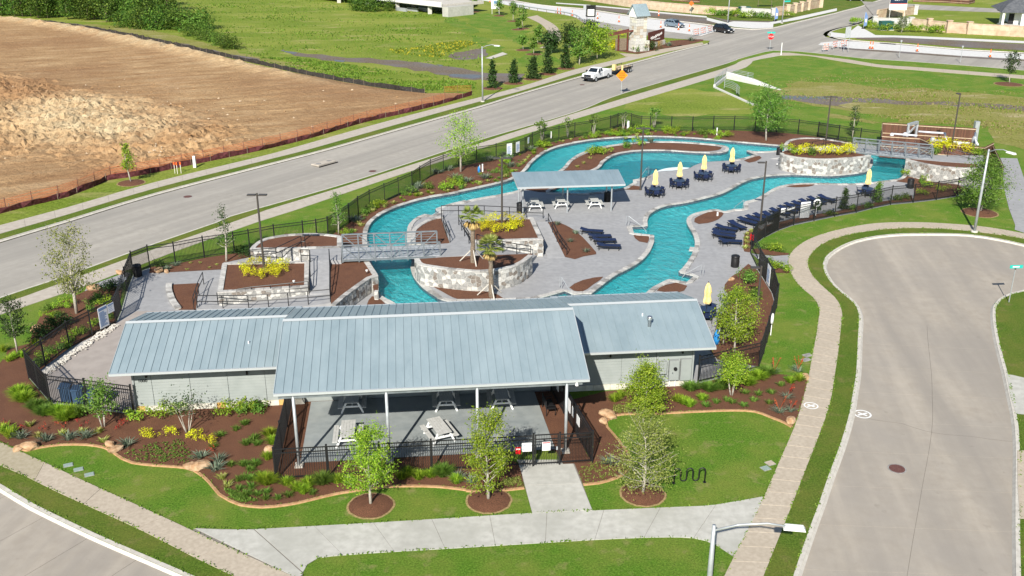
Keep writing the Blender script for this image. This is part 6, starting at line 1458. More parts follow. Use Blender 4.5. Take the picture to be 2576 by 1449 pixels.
# ground cover: countless seedlings
def scatter(name, regions, n, lm, ls, seed):
    r = random.Random(seed); V, F = [], []
    for poly in regions:
        xs = [p[0] for p in poly]; ys = [p[1] for p in poly]; k = 0
        while k < n:
            x, y = r.uniform(min(xs), max(xs)), r.uniform(min(ys), max(ys))
            if not inpoly(x, y, poly): continue
            k += 1
            for j in range(5): leafq(V, F, Vector((x + r.gauss(0, .03), y + r.gauss(0, .03), .07 + r.random() * .09)), (rv(r, .5) + Vector((0, 0, 1))).normalized(), ls * r.uniform(.6, 1.3), r)
    C = MB(); C.v = [tuple(v) for v in V]; C.f = F; C.m = [0] * len(F); o = C.obj(name, LEAF[lm]); stuff(o); return o
tag(scatter('ground_cover', [gs('k', [(1200, 430), (1350, 380), (1700, 310), (1760, 290), (1900, 480), (1850, 550), (1500, 535), (1300, 510)]), gs('k', [(2180, 780), (2300, 820), (2520, 910), (2350, 920), (2250, 880)])], 260, 'mid', .09, 5), 'tiny seedlings of ground cover in the front mulch', 'ground cover')
tag(scatter('ground_cover', [gs('m', [(1270, 960), (1480, 880), (1700, 940), (1640, 1020), (1480, 1070), (1320, 1085)]), gs('m', [(560, 1060), (720, 1030), (745, 1120), (500, 1140)]), gs('m', [(1620, 330), (1800, 340), (1800, 400), (1620, 420)])], 160, 'olive', .08, 6), 'tiny seedlings of ground cover beside the entry path', 'ground cover')
# --- palms
def palm(label, foot, z, ztop):
    h = ztop - z; root = thing('palm_tree', label, 'palm', (*foot, z), 0, 'propped palms'); r = random.Random(int(h * 100))
    T = MB(); n = 9
    T.tube([(r.uniform(-.04, .04), r.uniform(-.04, .04), -.1 + (h * .82) * i / n) for i in range(n + 1)], [.19 - .06 * i / n + (.02 if i % 2 else 0) for i in range(n + 1)], 10).obj('trunk', MT['trunkdark'], root)
    for nm, lm, cnt, e0, e1, L in (('crown', 'olive', 24, R(-8), R(75), .95), ('dead_fronds', 'straw', 13, R(-82), R(-35), .7)):
        V, F = [], []
        for i in range(cnt):
            a = i * 2.399; e = r.uniform(e0, e1); d_ = Vector((math.cos(a) * math.cos(e), math.sin(a) * math.cos(e), math.sin(e))); sd = Vector((-math.sin(a), math.cos(a), 0)); b0 = Vector((0, 0, h * .82)) + d_ * .15
            up_ = sd.cross(d_)
            for j in range(11):
                f_ = (j - 5) / 5; dd = (d_ * math.cos(f_ * 1.1) + sd * math.sin(f_ * 1.1)).normalized(); hub = b0 + d_ * L * .45; tip = hub + dd * L * .62 + Vector((0, 0, -.12 * abs(f_) - .1)); w_ = sd * .05 if abs(f_) < .6 else up_ * .05; k = len(V)
                V += [hub, hub.lerp(tip, .5) + w_, tip, hub.lerp(tip, .5) - w_]; F.append((k, k + 1, k + 2, k + 3))
            k = len(V); V += [Vector((0, 0, h * .8)) - sd * .02, Vector((0, 0, h * .8)) + sd * .02, b0 + d_ * L * .45]; F.append((k, k + 1, k + 2))
        C = MB(); C.v = [tuple(v) for v in V]; C.f = F; C.m = [0] * len(F); C.obj(nm, LEAF[lm], root)
    for k in range(3):
        a = R(-90 + 120 * k + 15); MB().beam((.15 * math.cos(a), .15 * math.sin(a), 1.0), (1.05 * math.cos(a), 1.05 * math.sin(a), .03), .07, .07).obj('prop', MT['curb'], root)
p = g('F', 1335, 1045, 1.57); palm('palm with wooden props planted in the rounded planter', p, 1.57, zat(p[1], px('F', 1270, 110)[1]))
p = g('I', 2282, 655, .05); palm('shorter palm with wooden props at the foot of the rounded planter', p, .05, zat(p[1], px('I', 2290, 55)[1]))
# --- boulders and rocks
def rockmesh(seed, sub=2):
    bm = bmesh.new(); bmesh.ops.create_icosphere(bm, subdivisions=sub, radius=.5); r = Vector((seed * 3.1, seed * 1.7, seed))
    for v in bm.verts:
        n = noise.noise(v.co * 1.6 + r) * .32 + noise.noise(v.co * 4 + r) * .12; v.co *= 1 + n; v.co.z *= .75
        v.co.x += .08 * round(noise.noise(v.co * 2.5 + r) * 3)
    me = bpy.data.meshes.new('boulder'); bm.to_mesh(me); bm.free(); me.materials.append(MT['boulder']); return me
RK = [rockmesh(i) for i in range(5)]
def boulder(t, x, y, s, label, z=.0):
    p = g(t, x, y); o = lk('boulder', RK[rnd.randrange(5)], None, (*p, z + s * .22), rnd.uniform(0, 6), (s * rnd.uniform(1, 1.4), s * rnd.uniform(.8, 1.1), s * rnd.uniform(.75, 1))); tag(o, label, 'boulder', 'landscape boulders')
for t, x, y, s, lab in (('k', 195, 395, .55, 'tan boulder at the bed tip beside the front sidewalk, smaller of two'), ('k', 300, 380, .75, 'tan boulder at the bed tip beside the front sidewalk, larger of two'), ('k', 1075, 360, .6, 'tan boulder on the bed edge near the big agave'), ('k', 1130, 415, .6, 'tan boulder just below the edge boulder near the big agave'),
                        ('k', 1860, 575, .6, 'left half of the tan boulder pair on the bed edging'), ('k', 1950, 580, .75, 'right half of the tan boulder pair on the bed edging'), ('m', 1580, 440, .75, 'pale boulder at the tip of the right lawn'), ('m', 1530, 490, .5, 'small pale boulder below the tip of the right lawn'),
                        ('n', 2045, 965, .55, 'orange boulder at the bed end by the curved sidewalk'), ('n', 1905, 1400, .65, 'orange boulder at the edging by the curved sidewalk'), ('K', 480, 905, .8, 'tan boulder on the mound bed edge by the dark tree'), ('K', 1230, 378, .8, 'tan boulder by the walk gate path outside the fence'),
                        ('l', 268, 770, .55, 'small pale boulder left of the patio fence'), ('G', 800, 580, .7, 'flat orange boulder by the corner bed'), ('G', 935, 585, .45, 'small tan boulder by the corner bed'), ('G', 145, 605, .6, 'tan boulder outside the walk gate'), ('H', 545, 1225, .55, 'orange boulder in the bed by the round shrubs'), ('l', 160, 350, .4, 'small tan stone by the left wing plinth'),
                        ('n', 100, 1330, .8, 'pale boulder left of the dense lime tree')):
    boulder(t, x, y, s, lab)
mb = MB(); rl = Path(gs('j', [(340, 1005), (480, 900), (600, 812), (900, 600), (1130, 452)])); r_ = random.Random(3)
for i in range(420):
    p, t_ = rl.at(r_.random() * rl.L); n_ = r_.gauss(0, .16) - .1; c = Vector((p[0] - t_[1] * n_, p[1] + t_[0] * n_, .06 + r_.random() * .08)); s = r_.uniform(.06, .12)
    v = [c + Vector(d_) * s * r_.uniform(.7, 1.2) for d_ in ((1, 0, 0), (-1, 0, 0), (0, 1, 0), (0, -1, 0), (0, 0, .8), (0, 0, -.8))]; mb.add(v, [(0, 2, 4), (2, 1, 4), (1, 3, 4), (3, 0, 4), (2, 0, 5), (1, 2, 5), (3, 1, 5), (0, 3, 5)])
tag(stuff(mb.obj('river_rocks', MT['whiterock'])), 'band of loose white river rocks along the yard fence', 'rocks')

# turf creeping over the paving edges near the clubhouse
LEAF['turf'] = leafmat('turf_blades', (.06, .13, .01), (.13, .25, .022), (.23, .33, .05), .25)
def fringe(lines, seed):
    r = random.Random(seed); V, F = [], []
    for ln, side, z in lines:
        P = Path(ln); n = int(P.L * 16)
        for i in range(n):
            p, t = P.at(r.random() * P.L); off = abs(r.gauss(0, .05)) * side * (-1 if r.random() < .7 else 1) * -1
            if p[1] > 85: continue
            w_ = noise.noise(Vector((p[0] * 1.3, p[1] * 1.3, seed)))
            if w_ < r.uniform(-.5, .3): continue
            c = Vector((p[0] - t[1] * off, p[1] + t[0] * off, z)); a = r.uniform(0, 6.28); h = r.uniform(.04, .09); s_ = Vector((math.cos(a), math.sin(a), 0)) * r.uniform(.02, .045); b_ = len(V)
            V += [c - s_, c + s_, c + s_ * .3 + Vector((r.gauss(0, .03), r.gauss(0, .03), h)), c - s_ * .3 + Vector((r.gauss(0, .03), r.gauss(0, .03), h))]; F.append((b_, b_ + 1, b_ + 2, b_ + 3))
    C = MB(); C.v = [tuple(v) for v in V]; C.f = F; C.m = [0] * len(F); return tag(stuff(C.obj('turf_fringe', LEAF['turf'])), 'fringe of turf blades creeping over kerbs and walk edges', 'grass')
fringe([(offset(fl_curb, .22), 1, .0), (sw_f_a, -1, .02), (sw_f_b, 1, .02), (fr_up, 1, .02), (fr_lo, -1, .02), (sw_r_a, 1, .02), (sw_r_b, -1, .02), (offset(cul_w, .2), 1, .0), (offset(cul_e, -.2), -1, 0), (ED1, -1, .03), (ED2, -1, .03)], 3)
LEAF['meadow1'] = leafmat('meadow_green', (.1, .17, .015), (.17, .27, .03), (.26, .36, .05)); LEAF['meadow2'] = leafmat('meadow_deep', (.05, .1, .012), (.1, .17, .02), (.16, .25, .035))
LEAF['strawgrass'] = leafmat('meadow_straw', (.2, .19, .06), (.31, .28, .11), (.42, .37, .18)); LEAF['yellowwild'] = leafmat('wildflower_yellow', (.4, .4, .03), (.6, .58, .04), (.75, .7, .08))
# ================================================================ FAR GROUND
def ragged(pts, step=1.5, amp=.6, seed=1, smooth=True):
    r = random.Random(seed); P = cr(pts, step, True) if smooth else pts
    return [(x + r.gauss(0, amp), y + r.gauss(0, amp)) for x, y in P]
# graded building plot across the main road: heaved soil
DIRT = gs('e', [(-1500, 1010), (0, 632), (250, 565), (640, 475), (900, 375), (1050, 302), (1300, 272), (1900, 150), (2536, 15)]) + gs('b', [(500, 1342), (1000, 1195), (1500, 1082), (1800, 1002), (2050, 925), (1900, 908), (1600, 912), (1200, 868), (820, 805), (300, 705), (0, 645)]) + \
    gs('a', [(1900, 495), (1200, 345), (700, 262), (400, 222), (0, 175), (-900, 80)]) + [(-200, 250), (-200, 110)]
xs = [p[0] for p in DIRT]; ys = [p[1] for p in DIRT]
def edge_d(x, y):
    best = 1e9
    for i in range(len(DIRT)):
        a, b = DIRT[i - 1], DIRT[i]; dx, dy = b[0] - a[0], b[1] - a[1]; t = max(0, min(1, ((x - a[0]) * dx + (y - a[1]) * dy) / (dx * dx + dy * dy + 1e-9)))
        best = min(best, (x - a[0] - dx * t) ** 2 + (y - a[1] - dy * t) ** 2)
    return math.sqrt(best)
rough_c = g('a', 900, 1150); rough_c2 = g('e', 1700, 30)
ROUGH = gs('a', [(-400, 700), (0, 742), (500, 850), (800, 940), (1300, 1010), (2000, 1200), (2300, 1330)]) + gs('e', [(2300, 20), (1950, 130), (1500, 190), (1200, 200), (900, 130), (500, 60), (0, 130), (-500, 150)])
PALE = gs('a', [(100, 1050), (500, 980), (900, 950), (1150, 1000), (1500, 1130), (1900, 1230), (1700, 1290), (1400, 1350), (1000, 1430), (500, 1400), (200, 1300)])
DARKB = gs('a', [(0, 780), (400, 850), (800, 900), (800, 960), (400, 940), (0, 900)])
def soft(x, y, P, r_=2.5):
    return sum(inpoly(x + r_ * math.cos(k * 1.047 + .3), y + r_ * 1.6 * math.sin(k * 1.047 + .3), P) for k in range(6)) / 6
rimA, rimB = g('b', 1600, 912), g('a', 0, 175)
def rimf(x, y):
    # only along the far edge
    t = ((x - rimA[0]) * (rimB[0] - rimA[0]) + (y - rimA[1]) * (rimB[1] - rimA[1])) / ((rimB[0] - rimA[0]) ** 2 + (rimB[1] - rimA[1]) ** 2)
    dx, dy = x - rimA[0] - t * (rimB[0] - rimA[0]), y - rimA[1] - t * (rimB[1] - rimA[1]); return max(0, 1 - math.hypot(dx, dy) / 14) * min(1, max(0, t * 4))
def dirt_z(x, y):
    e = min(1, edge_d(x, y) / 2.5); v = Vector((x, y, 0))
    rough = .09 + 1.15 * soft(x, y, ROUGH)
    # grader tracks, plus clods where the spoil lies
    c_, s_ = math.cos(.42), math.sin(.42); a_ = x * c_ + y * s_; b_ = -x * s_ + y * c_
    n = noise.fractal(Vector((a_ * .05, b_ * .45, 3)), 1, 2, 4) * .13 + noise.noise(v * .5) * .35 * rough + noise.noise(v * 1.3) * .4 * rough + abs(noise.noise(v * .9 + Vector((7, 3, 0)))) * .5 * rough + noise.noise(v * .03) * .3 + max(0, noise.noise(v * .16 + Vector((2, 9, 0)))) * 1.1 * (rough - .09) + noise.noise(v * 2.6) * .22 * rough
    rim = (.9 + .5 * noise.noise(v * .8)) * math.exp(-(edge_d(x, y) - 3.0) ** 2 / 4) * rimf(x, y)
    return .05 + e * max(-.02, n + .18 + rim)
pts_in = []; y = min(ys)
rr_ = random.Random(9)
while y < max(ys):
    st = .6 if y < 150 else (.95 if y < 200 else 1.5); x = max(min(xs), -125)
    while x < max(xs):
        q_ = (x + rr_.uniform(-.2, .2) * st, y + rr_.uniform(-.2, .2) * st)
        if abs(q_[0]) < q_[1] * .56 + 8 and inpoly(*q_, DIRT): pts_in.append(q_)
        x += st
    y += st
rx = [p[0] for p in ROUGH]; ry = [p[1] for p in ROUGH]; y = min(ry)
pts_in = [q for q in pts_in if not inpoly(*q, ROUGH)]
while y < max(ry):
    x = max(min(rx), -110)
    while x < max(rx):
        q_ = (x + rr_.uniform(-.13, .13), y + rr_.uniform(-.15, .15))
        if abs(q_[0]) < q_[1] * .53 + 3 and inpoly(*q_, ROUGH) and inpoly(*q_, DIRT): pts_in.append(q_)
        x += .4
    y += .46
vv, ff = cdt(DIRT, (), pts_in)
soil = struct(MB().add([(x, y, dirt_z(x, y)) for x, y in vv], ff).obj('graded_soil', MT['dirt'], None, False))
ca = soil.data.color_attributes.new('soil', 'FLOAT_COLOR', 'POINT'); buf = []
NEARE = cr(gs('e', [(-400, 720), (0, 625), (250, 560), (640, 470), (900, 370), (1050, 300), (1300, 268), (1900, 145), (2536, 10)]) + gs('b', [(500, 1338), (1000, 1190), (1500, 1078), (1800, 998), (2040, 925)]), 4)
for x, y in vv:
    r1 = soft(x, y, PALE, 3) ; r1 = max(r1, rimf(x, y) * math.exp(-(edge_d(x, y) - 3) ** 2 / 6)); nd = min(math.hypot(x - p[0], y - p[1]) for p in NEARE)
    buf += [r1, soft(x, y, DARKB, 3) * .9, max(0, 1 - nd / 4.5) * .9, 1]
ca.data.foreach_set('color', buf)
# loose pale clods on the spoil heap
mb = MB(); r_ = random.Random(12)
for i in range(420):
    cx_, cy_ = (rough_c if i % 4 else rough_c2); x, y = r_.gauss(cx_, 16 if i % 4 else 5), r_.gauss(cy_, 12 if i % 4 else 4)
    if not inpoly(x, y, DIRT): continue
    c = Vector((x, y, dirt_z(x, y) + .05)); s = r_.uniform(.08, .24)
    mb.add([c + Vector(d_) * s * r_.uniform(.5, 1.2) for d_ in ((1, 0, 0), (-1, 0, 0), (0, 1, 0), (0, -1, 0), (0, 0, .8), (0, 0, -.8))], [(0, 2, 4), (2, 1, 4), (1, 3, 4), (3, 0, 4), (2, 0, 5), (1, 2, 5), (3, 1, 5), (0, 3, 5)], r_.randrange(3))
tag(stuff(mb.obj('soil_clods', [MT['stonetan'], MT['dirt'], MT['dirt']])), 'loose clods of soil and rock on the graded plot', 'clods')
# silt fences
def silt(label, pts, h, m, step=2.4):
    P = Path(pts); o = pts[0]; root = thing('silt_fence', label, 'fence', (*o, 0)); n = int(P.L / step); mb = MB(); A, T_ = [], []
    for i in range(n * 2 + 1):
        p, t = P.at(P.L * i / (n * 2)); w_ = rnd.gauss(0, .12); A.append((p[0] - o[0], p[1] - o[1])); T_.append((p[0] - o[0] - t[1] * w_, p[1] - o[1] + t[0] * w_, h * rnd.uniform(.75, 1.05)))
        if i % 2 == 0: MB().box((*A[-1], h * .6), (.05, .05, h * 1.2)).obj('stake', MT['trunkdark'], root)
    v = [(*a, .0) for a in A] + T_; k = len(A); mb.add(v, [(i, i + 1, k + i + 1, k + i) for i in range(k - 1)]).add([(x + .03, y + .03, z) for x, y, z in v], [(k + i, k + i + 1, i + 1, i) for i in range(k - 1)]); mb.obj('fabric', m, root); return root
def mesh_fence(label, pts, h, step=2.6):
    P = Path(pts); o = pts[0]; root = thing('mesh_fence', label, 'fence', (*o, 0)); n = max(2, int(P.L / step)); L_ = []
    for i in range(n + 1):
        p, t = P.at(P.L * i / n); L_.append((p[0] - o[0], p[1] - o[1])); MB().box((*L_[-1], h * .55), (.05, .05, h * 1.1)).obj('stake', MT['iron'], root)
    for k in range(5):
        MB().tube([(x, y, h * (.25 + .17 * k) + rnd.gauss(0, .03)) for x, y in L_], .022, 3).obj('strand', MT['mesh_orange'], root)
MT['siltblack'] = mat('silt_fence_black', (.02, .018, .016), (.05, .045, .04), 4, .9)
silt('sagging maroon silt fence along the graded soil beside the main road', cr(gs('e', [(-400, 735), (0, 635), (250, 568), (640, 478), (900, 378), (1050, 305), (1300, 275), (1900, 152), (2536, 18)]) + gs('b', [(500, 1345), (1000, 1197), (1500, 1085), (1800, 1005), (2058, 930)]), 3), .65, MT['silt'])
silt('low black silt fence along the far edge of the graded soil', cr(gs('a', [(400, 225), (700, 262), (1200, 345), (1900, 492), (2536, 632)]) + gs('b', [(400, 720), (820, 800), (1200, 862), (1600, 912)]), 4), .8, MT['siltblack'])
mesh_fence('thin orange mesh fence at the corner of the graded soil', gs('b', [(1790, 912), (1880, 905), (1990, 900), (2055, 905)]), 1.1)
mesh_fence('thin orange mesh fence inside the maroon silt fence', cr(gs('e', [(-200, 665), (250, 545), (640, 455), (900, 350), (1050, 280), (1300, 245), (1900, 125), (2536, -10)]) + gs('b', [(500, 1320), (1000, 1175), (1500, 1062), (1800, 985)]), 3), 1.1)
sheet('orange_soil', ragged(gs('e', [(0, 610), (250, 540), (640, 440), (900, 340), (1050, 280), (1300, 240), (1900, 110), (2536, -30), (2536, 5), (1900, 140), (1300, 265), (1050, 295), (900, 365), (640, 465), (250, 555), (0, 622)]), 2, .2), .42, MT['orangesoil']) if 'orangesoil' in MT else None
# creek and grass colours
sheet('dirt_track', ragged(gs('a', [(400, 218), (700, 225), (1400, 360), (2000, 470), (2536, 575), (2700, 640), (2536, 625), (1900, 485), (1200, 335), (700, 255)]), 3, .5), .02, MT['gravel'])
sheet('dry_bank', ragged(gs('a', [(800, 235), (1300, 270), (1900, 400), (2536, 560), (3000, 640), (2700, 650), (2536, 590), (1900, 450), (1200, 320)]), 3, .6), .03, MT['drygrass'])
sheet('creek_bed', ragged(gs('b', [(170, 490), (500, 520), (900, 570), (1300, 590), (1750, 640), (2160, 705), (2500, 720), (2480, 800), (2160, 785), (1900, 755), (1600, 700), (1300, 640), (900, 610), (600, 575), (350, 530)]), 2.5, .7), .02, MT['gravel'])
MT['creekwater'] = mat('creek_water', (.09, .095, .1), (.14, .145, .15), 2, .4, spec=.3)
for i, q_ in enumerate(([(220, 498), (360, 515), (340, 530), (240, 512)], [(700, 585), (840, 592), (830, 605), (720, 600)], [(1820, 725), (2150, 730), (2150, 760), (1900, 752)], [(1700, 630), (1800, 640), (1750, 648)])):
    sheet('creek_water', ragged(gs('b', q_), 1.5, .25, i), .03, MT['creekwater'])
sheet('mud_slope', ragged(gs('b', [(1800, 545), (2000, 500), (2170, 470), (2160, 560), (1950, 585)]), 2, .6), .02, MT['gravel'])
sheet('concrete_flume', gs('b', [(2190, 570), (2360, 512), (2408, 530), (2250, 578)]), .05, MT['curb'])
sheet('creek_lawn', ragged(gs('b', [(1850, 60), (2300, 170), (2536, 250), (2536, 600), (2250, 480), (2050, 360), (1900, 250), (1750, 160), (1680, 110)]) + gs('c', [(330, 560), (200, 620), (0, 640)]), 3, 1.0), .012, MT['lawn'])
sheet('flower_bank', ragged(gs('b', [(1180, 480), (1500, 470), (1800, 420), (2000, 400), (2120, 420), (1950, 480), (1750, 560), (1500, 545), (1300, 520)]), 2, .8), .02, MT['meadowyellow']) if 'meadowyellow' in MT else None
# right hand meadow
sheet('dry_meadow', ragged(gs('d', [(150, 830), (600, 790), (1200, 860), (2000, 905), (2536, 960), (3300, 1000), (3300, 1560), (2536, 1440), (2080, 1240), (1300, 1200), (900, 1180), (700, 1080), (180, 1000)]), 3, 1.1), .012, MT['drygrass'])
sheet('dry_verge', ragged(gs('c', [(950, 1010), (1300, 900), (1900, 900), (2300, 1030), (2200, 1100), (1700, 1120), (1300, 1110)]), 2, .8), .012, MT['meadow'])
sheet('creek_bed', ragged(gs('d', [(160, 935), (430, 930), (800, 945), (1300, 985), (1900, 1000), (2536, 1040), (3200, 1090), (3200, 1150), (2536, 1085), (1900, 1030), (1300, 1020), (900, 1000), (800, 1050), (600, 1010), (420, 990), (160, 970)]), 2, .6), .02, MT['gravel'])
sheet('creek_water', ragged(gs('d', [(160, 940), (430, 938), (700, 945), (640, 960), (420, 972), (170, 965)]), 2, .3), .03, MT['creekwater'])
sheet('bright_grass', ragged(gs('d', [(160, 980), (420, 1000), (620, 1050), (900, 1090), (1300, 1170), (1100, 1195), (700, 1110), (400, 1060), (170, 1050)]), 2, .7), .02, MT['lawn'])
# ---------------------------------------------------------------- wood on the skyline side
FP = [tree_meshes(9, 8, .1, 200 + i, 16, 1500, .62, 'round', lm='wood', bark='trunkdark', sig=.13) for i in range(4)]
FB = [tree_meshes(4.2, 6.5, .02, 210 + i, 14, 1100, .5, 'round', lm=('wood', 'mid')[i % 2], bark='trunkdark', sig=.14) for i in range(3)]
def wood_tree(protos, p, s, label, group):
    tm, cm = protos[rnd.randrange(len(protos))]; root = thing('woodland_tree', label, 'tree', (*p, 0), rnd.uniform(0, 6.28), group); root.scale = (s * rnd.uniform(.85, 1.15), s * rnd.uniform(.85, 1.15), s * rnd.uniform(.8, 1.2)); lk('trunk', tm, root); lk('crown', cm, root)
for i in range(17):
    x = -60 + i * 92; wood_tree(FP, g('a', x + rnd.uniform(-30, 30), 150 + x * .055 + rnd.uniform(-20, 10)), rnd.uniform(.55, .85), 'dark broadleaf tree at the front edge of the wood behind the graded soil', 'front trees of the wood')
for i in range(34):
    x = rnd.uniform(-100, 1650); wood_tree(FP, g('a', x, rnd.uniform(20, 130) + x * .03), rnd.uniform(.65, 1.0), 'dark broadleaf tree deeper in the wood behind the graded soil', 'back trees of the wood')
for x, y in ((1250, 265), (1380, 280), (1520, 290), (1640, 285), (1760, 290), (1880, 300), (1950, 285), (1450, 240), (1600, 235), (1720, 240), (1330, 215)):
    wood_tree(FB, g('a', x, y), rnd.uniform(.85, 1.15), 'leafy bush at the end of the wood by the meadow', 'bushes at the end of the wood')
for x, y in ((1850, 350), (1960, 390), (2060, 410), (2120, 440), (2200, 470), (2010, 340), (2260, 480), (1900, 315)):
    wood_tree(FB, g('a', x, y), rnd.uniform(.5, .75), 'low bush tapering off the wood along the creek', 'low bushes by the creek')
for x, y, s in ((480, 110, .9), (560, 120, 1.0), (640, 125, .9), (830, 120, .7)): wood_tree(FB, g('D', x, y + 10), s * .9, 'bright bush growing in front of the road bridge', 'bushes by the road bridge')
# ---------------------------------------------------------------- road bridge
bo = g('D', 1430, 95); br = thing('road_bridge', 'white edged concrete road bridge over the creek', 'bridge', (*bo, 0))
e0 = Vector(g('D', 1450, 62, 2.6)) - Vector(bo); e1 = Vector(g('D', 860, -4, 2.6)) - Vector(bo); dv = (e1 - e0).normalized(); e2 = e0 + dv * 140; nv = Vector((-dv.y, dv.x)); nv = nv if nv.y > 0 else -nv
MB().prism([tuple(e0), tuple(e2), tuple(e2 + nv * 14), tuple(e0 + nv * 14)], 2.0, 2.75, bottom=True).obj('deck', MT['curb'], br)
MB().prism([tuple(e0 - nv * .15), tuple(e2 - nv * .15), tuple(e2 + nv * .2), tuple(e0 + nv * .2)], 2.1, 3.3, bottom=True).obj('parapet', MT['newconc'], br)
for k in range(7):
    for j in (1.2, 6.5, 12):
        c = e0 + dv * (6 + k * 13) + nv * j; MB().box((c[0], c[1], 1.0), (1.0, 1.0, 2.1)).obj('pier', MT['walkwhite'], br)
ab = e0 - dv * .5; MB().prism([tuple(ab - nv * .3), tuple(ab - dv * 2.2 - nv * .3), tuple(ab - dv * 2.2 + nv * 8), tuple(ab + nv * 8)], -.2, 2.3).obj('abutment', MT['walkwhite'], br)
for k in range(3): c = Vector(g('D', 985 + k * 130, 130)) - Vector(bo); MB().box((c[0], c[1], .4), (4.2, .4, .9), math.atan2(dv.y, dv.x)).obj('barrier', MT['galv'], br)
gl = [Vector(p) for p in bl_near_left[8:22]]; go = gl[0]; gr = thing('guard_rail', 'grey steel guard rail at the boulevard edge above the creek lawn', 'guard rail', (*go, 0))
MB().tube([(*(p - go), .65) for p in gl], .14, 4).obj('rail', MT['galv'], gr)
for p in gl: MB().box((*(p - go), .35), (.15, .15, .75)).obj('post', MT['trunkdark'], gr)
# ---------------------------------------------------------------- culvert headwall beside the sidewalk
co = g('c', 1885, 860); cw = thing('culvert_headwall', 'white concrete culvert headwall with curved steel railings in the lawn', 'culvert', (*co, 0)); lo = lambda t, x, y, z=0: (g(t, x, y, z)[0] - co[0], g(t, x, y, z)[1] - co[1])
w1, w2, w3, w4 = lo('c', 1885, 855), lo('c', 2000, 765), lo('c', 2260, 815), lo('c', 2536, 880)
def wallseg(a, b, z0, z1, th=.3):
    MB().beam((*a, (z0 + z1) / 2), (*b, (z0 + z1) / 2), th, z1 - z0).obj('wall', MT['newconc'], cw)
wallseg(w1, w2, -.3, .5); wallseg(w1, lo('c', 2270, 1030), -.2, .2)
dw = (Vector(w4) - Vector(w2)).normalized(); nw = Vector((-dw.y, dw.x)) * .15
MB().add([(*(Vector(q_) + nw * s_), z_) for s_ in (-1, 1) for q_, z_ in ((w2, -.3), (w4, -.3), (w4, .06), (w3, .75), (w2, 1.1))], [(0, 1, 2, 3, 4), (9, 8, 7, 6, 5), (2, 7, 8, 3), (3, 8, 9, 4), (0, 4, 9, 5)]).obj('wing_wall', MT['newconc'], cw)
def crail(pts, h=1.1):
    n = len(pts)
    for z in (.2, .45, .7, .95, 1.15): MB().tube([(*p, z + .45) for p in pts], .035, 5).obj('rail', MT['galv'], cw)
    for p in pts[::2]: MB().tube([(*p, .3), (*p, 1.6)], .045, 5).obj('post', MT['galv'], cw)
crail([w1, tuple(Vector(w1).lerp(Vector(w2), .33)), tuple(Vector(w1).lerp(Vector(w2), .66)), w2]); crail([w2, tuple(Vector(w2).lerp(Vector(w3), .4)), tuple(Vector(w2).lerp(Vector(w3), .8)), w3]); crail([lo('c', 1980, 880), lo('c', 2050, 900), lo('c', 2100, 930), lo('c', 2125, 960)])
# ---------------------------------------------------------------- trees by the monument and boulevard
for x, y, ty, w_, lm, lv, lab in ((570, 630, 250, 230, 'mid', 1500, 'leafy green tree with pale trunk by the pickup'), (745, 580, 250, 290, 'bright', 1900, 'broad bright green tree with pale trunk left of the monument'), (300, 520, 300, 210, 'dark', 1500, 'dark rounded tree on the slope by the trail'), (470, 470, 240, 190, 'dark', 1300, 'dark tree at the end of the trail'), (670, 420, 190, 170, 'dark', 900, 'dark tree behind the broad bright one')):
    tree(lab, 'c', x, y, 'c', ty, w_, seed=x, cb=.22, limbs=18, leaves=lv, ls=.42, lm=lm, shape='round', sig=.12, name='landscape_tree')
for t, x, y, ty, w_, lab in (('b', 2260, 862, 585, 120, 'first bronze green pine in the row from the street lamp'), ('b', 2465, 812, 585, 125, 'second bronze green pine in the row from the street lamp'), ('c', 120, 770, 555, 160, 'third broad pine in the row from the street lamp'), ('c', 262, 722, 445, 130, 'fourth pine in the row from the street lamp'), ('c', 440, 668, 440, 140, 'fifth pine in the row nearest the pickup')):
    tree(lab, t, x, y, t, ty, w_, seed=x, cb=.03, limbs=34, leaves=1500, ls=.32, lm='dark', shape='cone', sig=.09, bark='trunkdark', name='pine_tree'); ring(g(t, x, y), 1.5)
for t, x, y, ty, w_, lab in (('b', 1840, 105, -30, 90, 'small thin tree at the guard rail near the road bridge'), ('b', 2080, 118, -20, 90, 'small thin tree in mulch ring next along the guard rail'), ('b', 2325, 155, -10, 95, 'small thin tree beside the white sale sign'), ('b', 2462, 208, 10, 80, 'small thin tree on the lawn below the sale sign'), ('c', 20, 280, 55, 90, 'small thin tree beside the trail bend'), ('c', 165, 425, 245, 90, 'small round tree with staked pale trunk below the trail'), ('c', 25, 490, 345, 90, 'small round tree lowest on the creek lawn'), ('c', 125, 530, 365, 90, 'small round tree next to the first pines'), ('b', 2510, 290, 200, 60, 'tiny tree far up the creek lawn')):
    tree(lab, t, x, y, t, ty, w_, seed=x, cb=.42, limbs=12, leaves=480, ls=.4, lm='mid', shape='round', sig=.13, name='young_tree'); ring(g(t, x, y), 1.4)
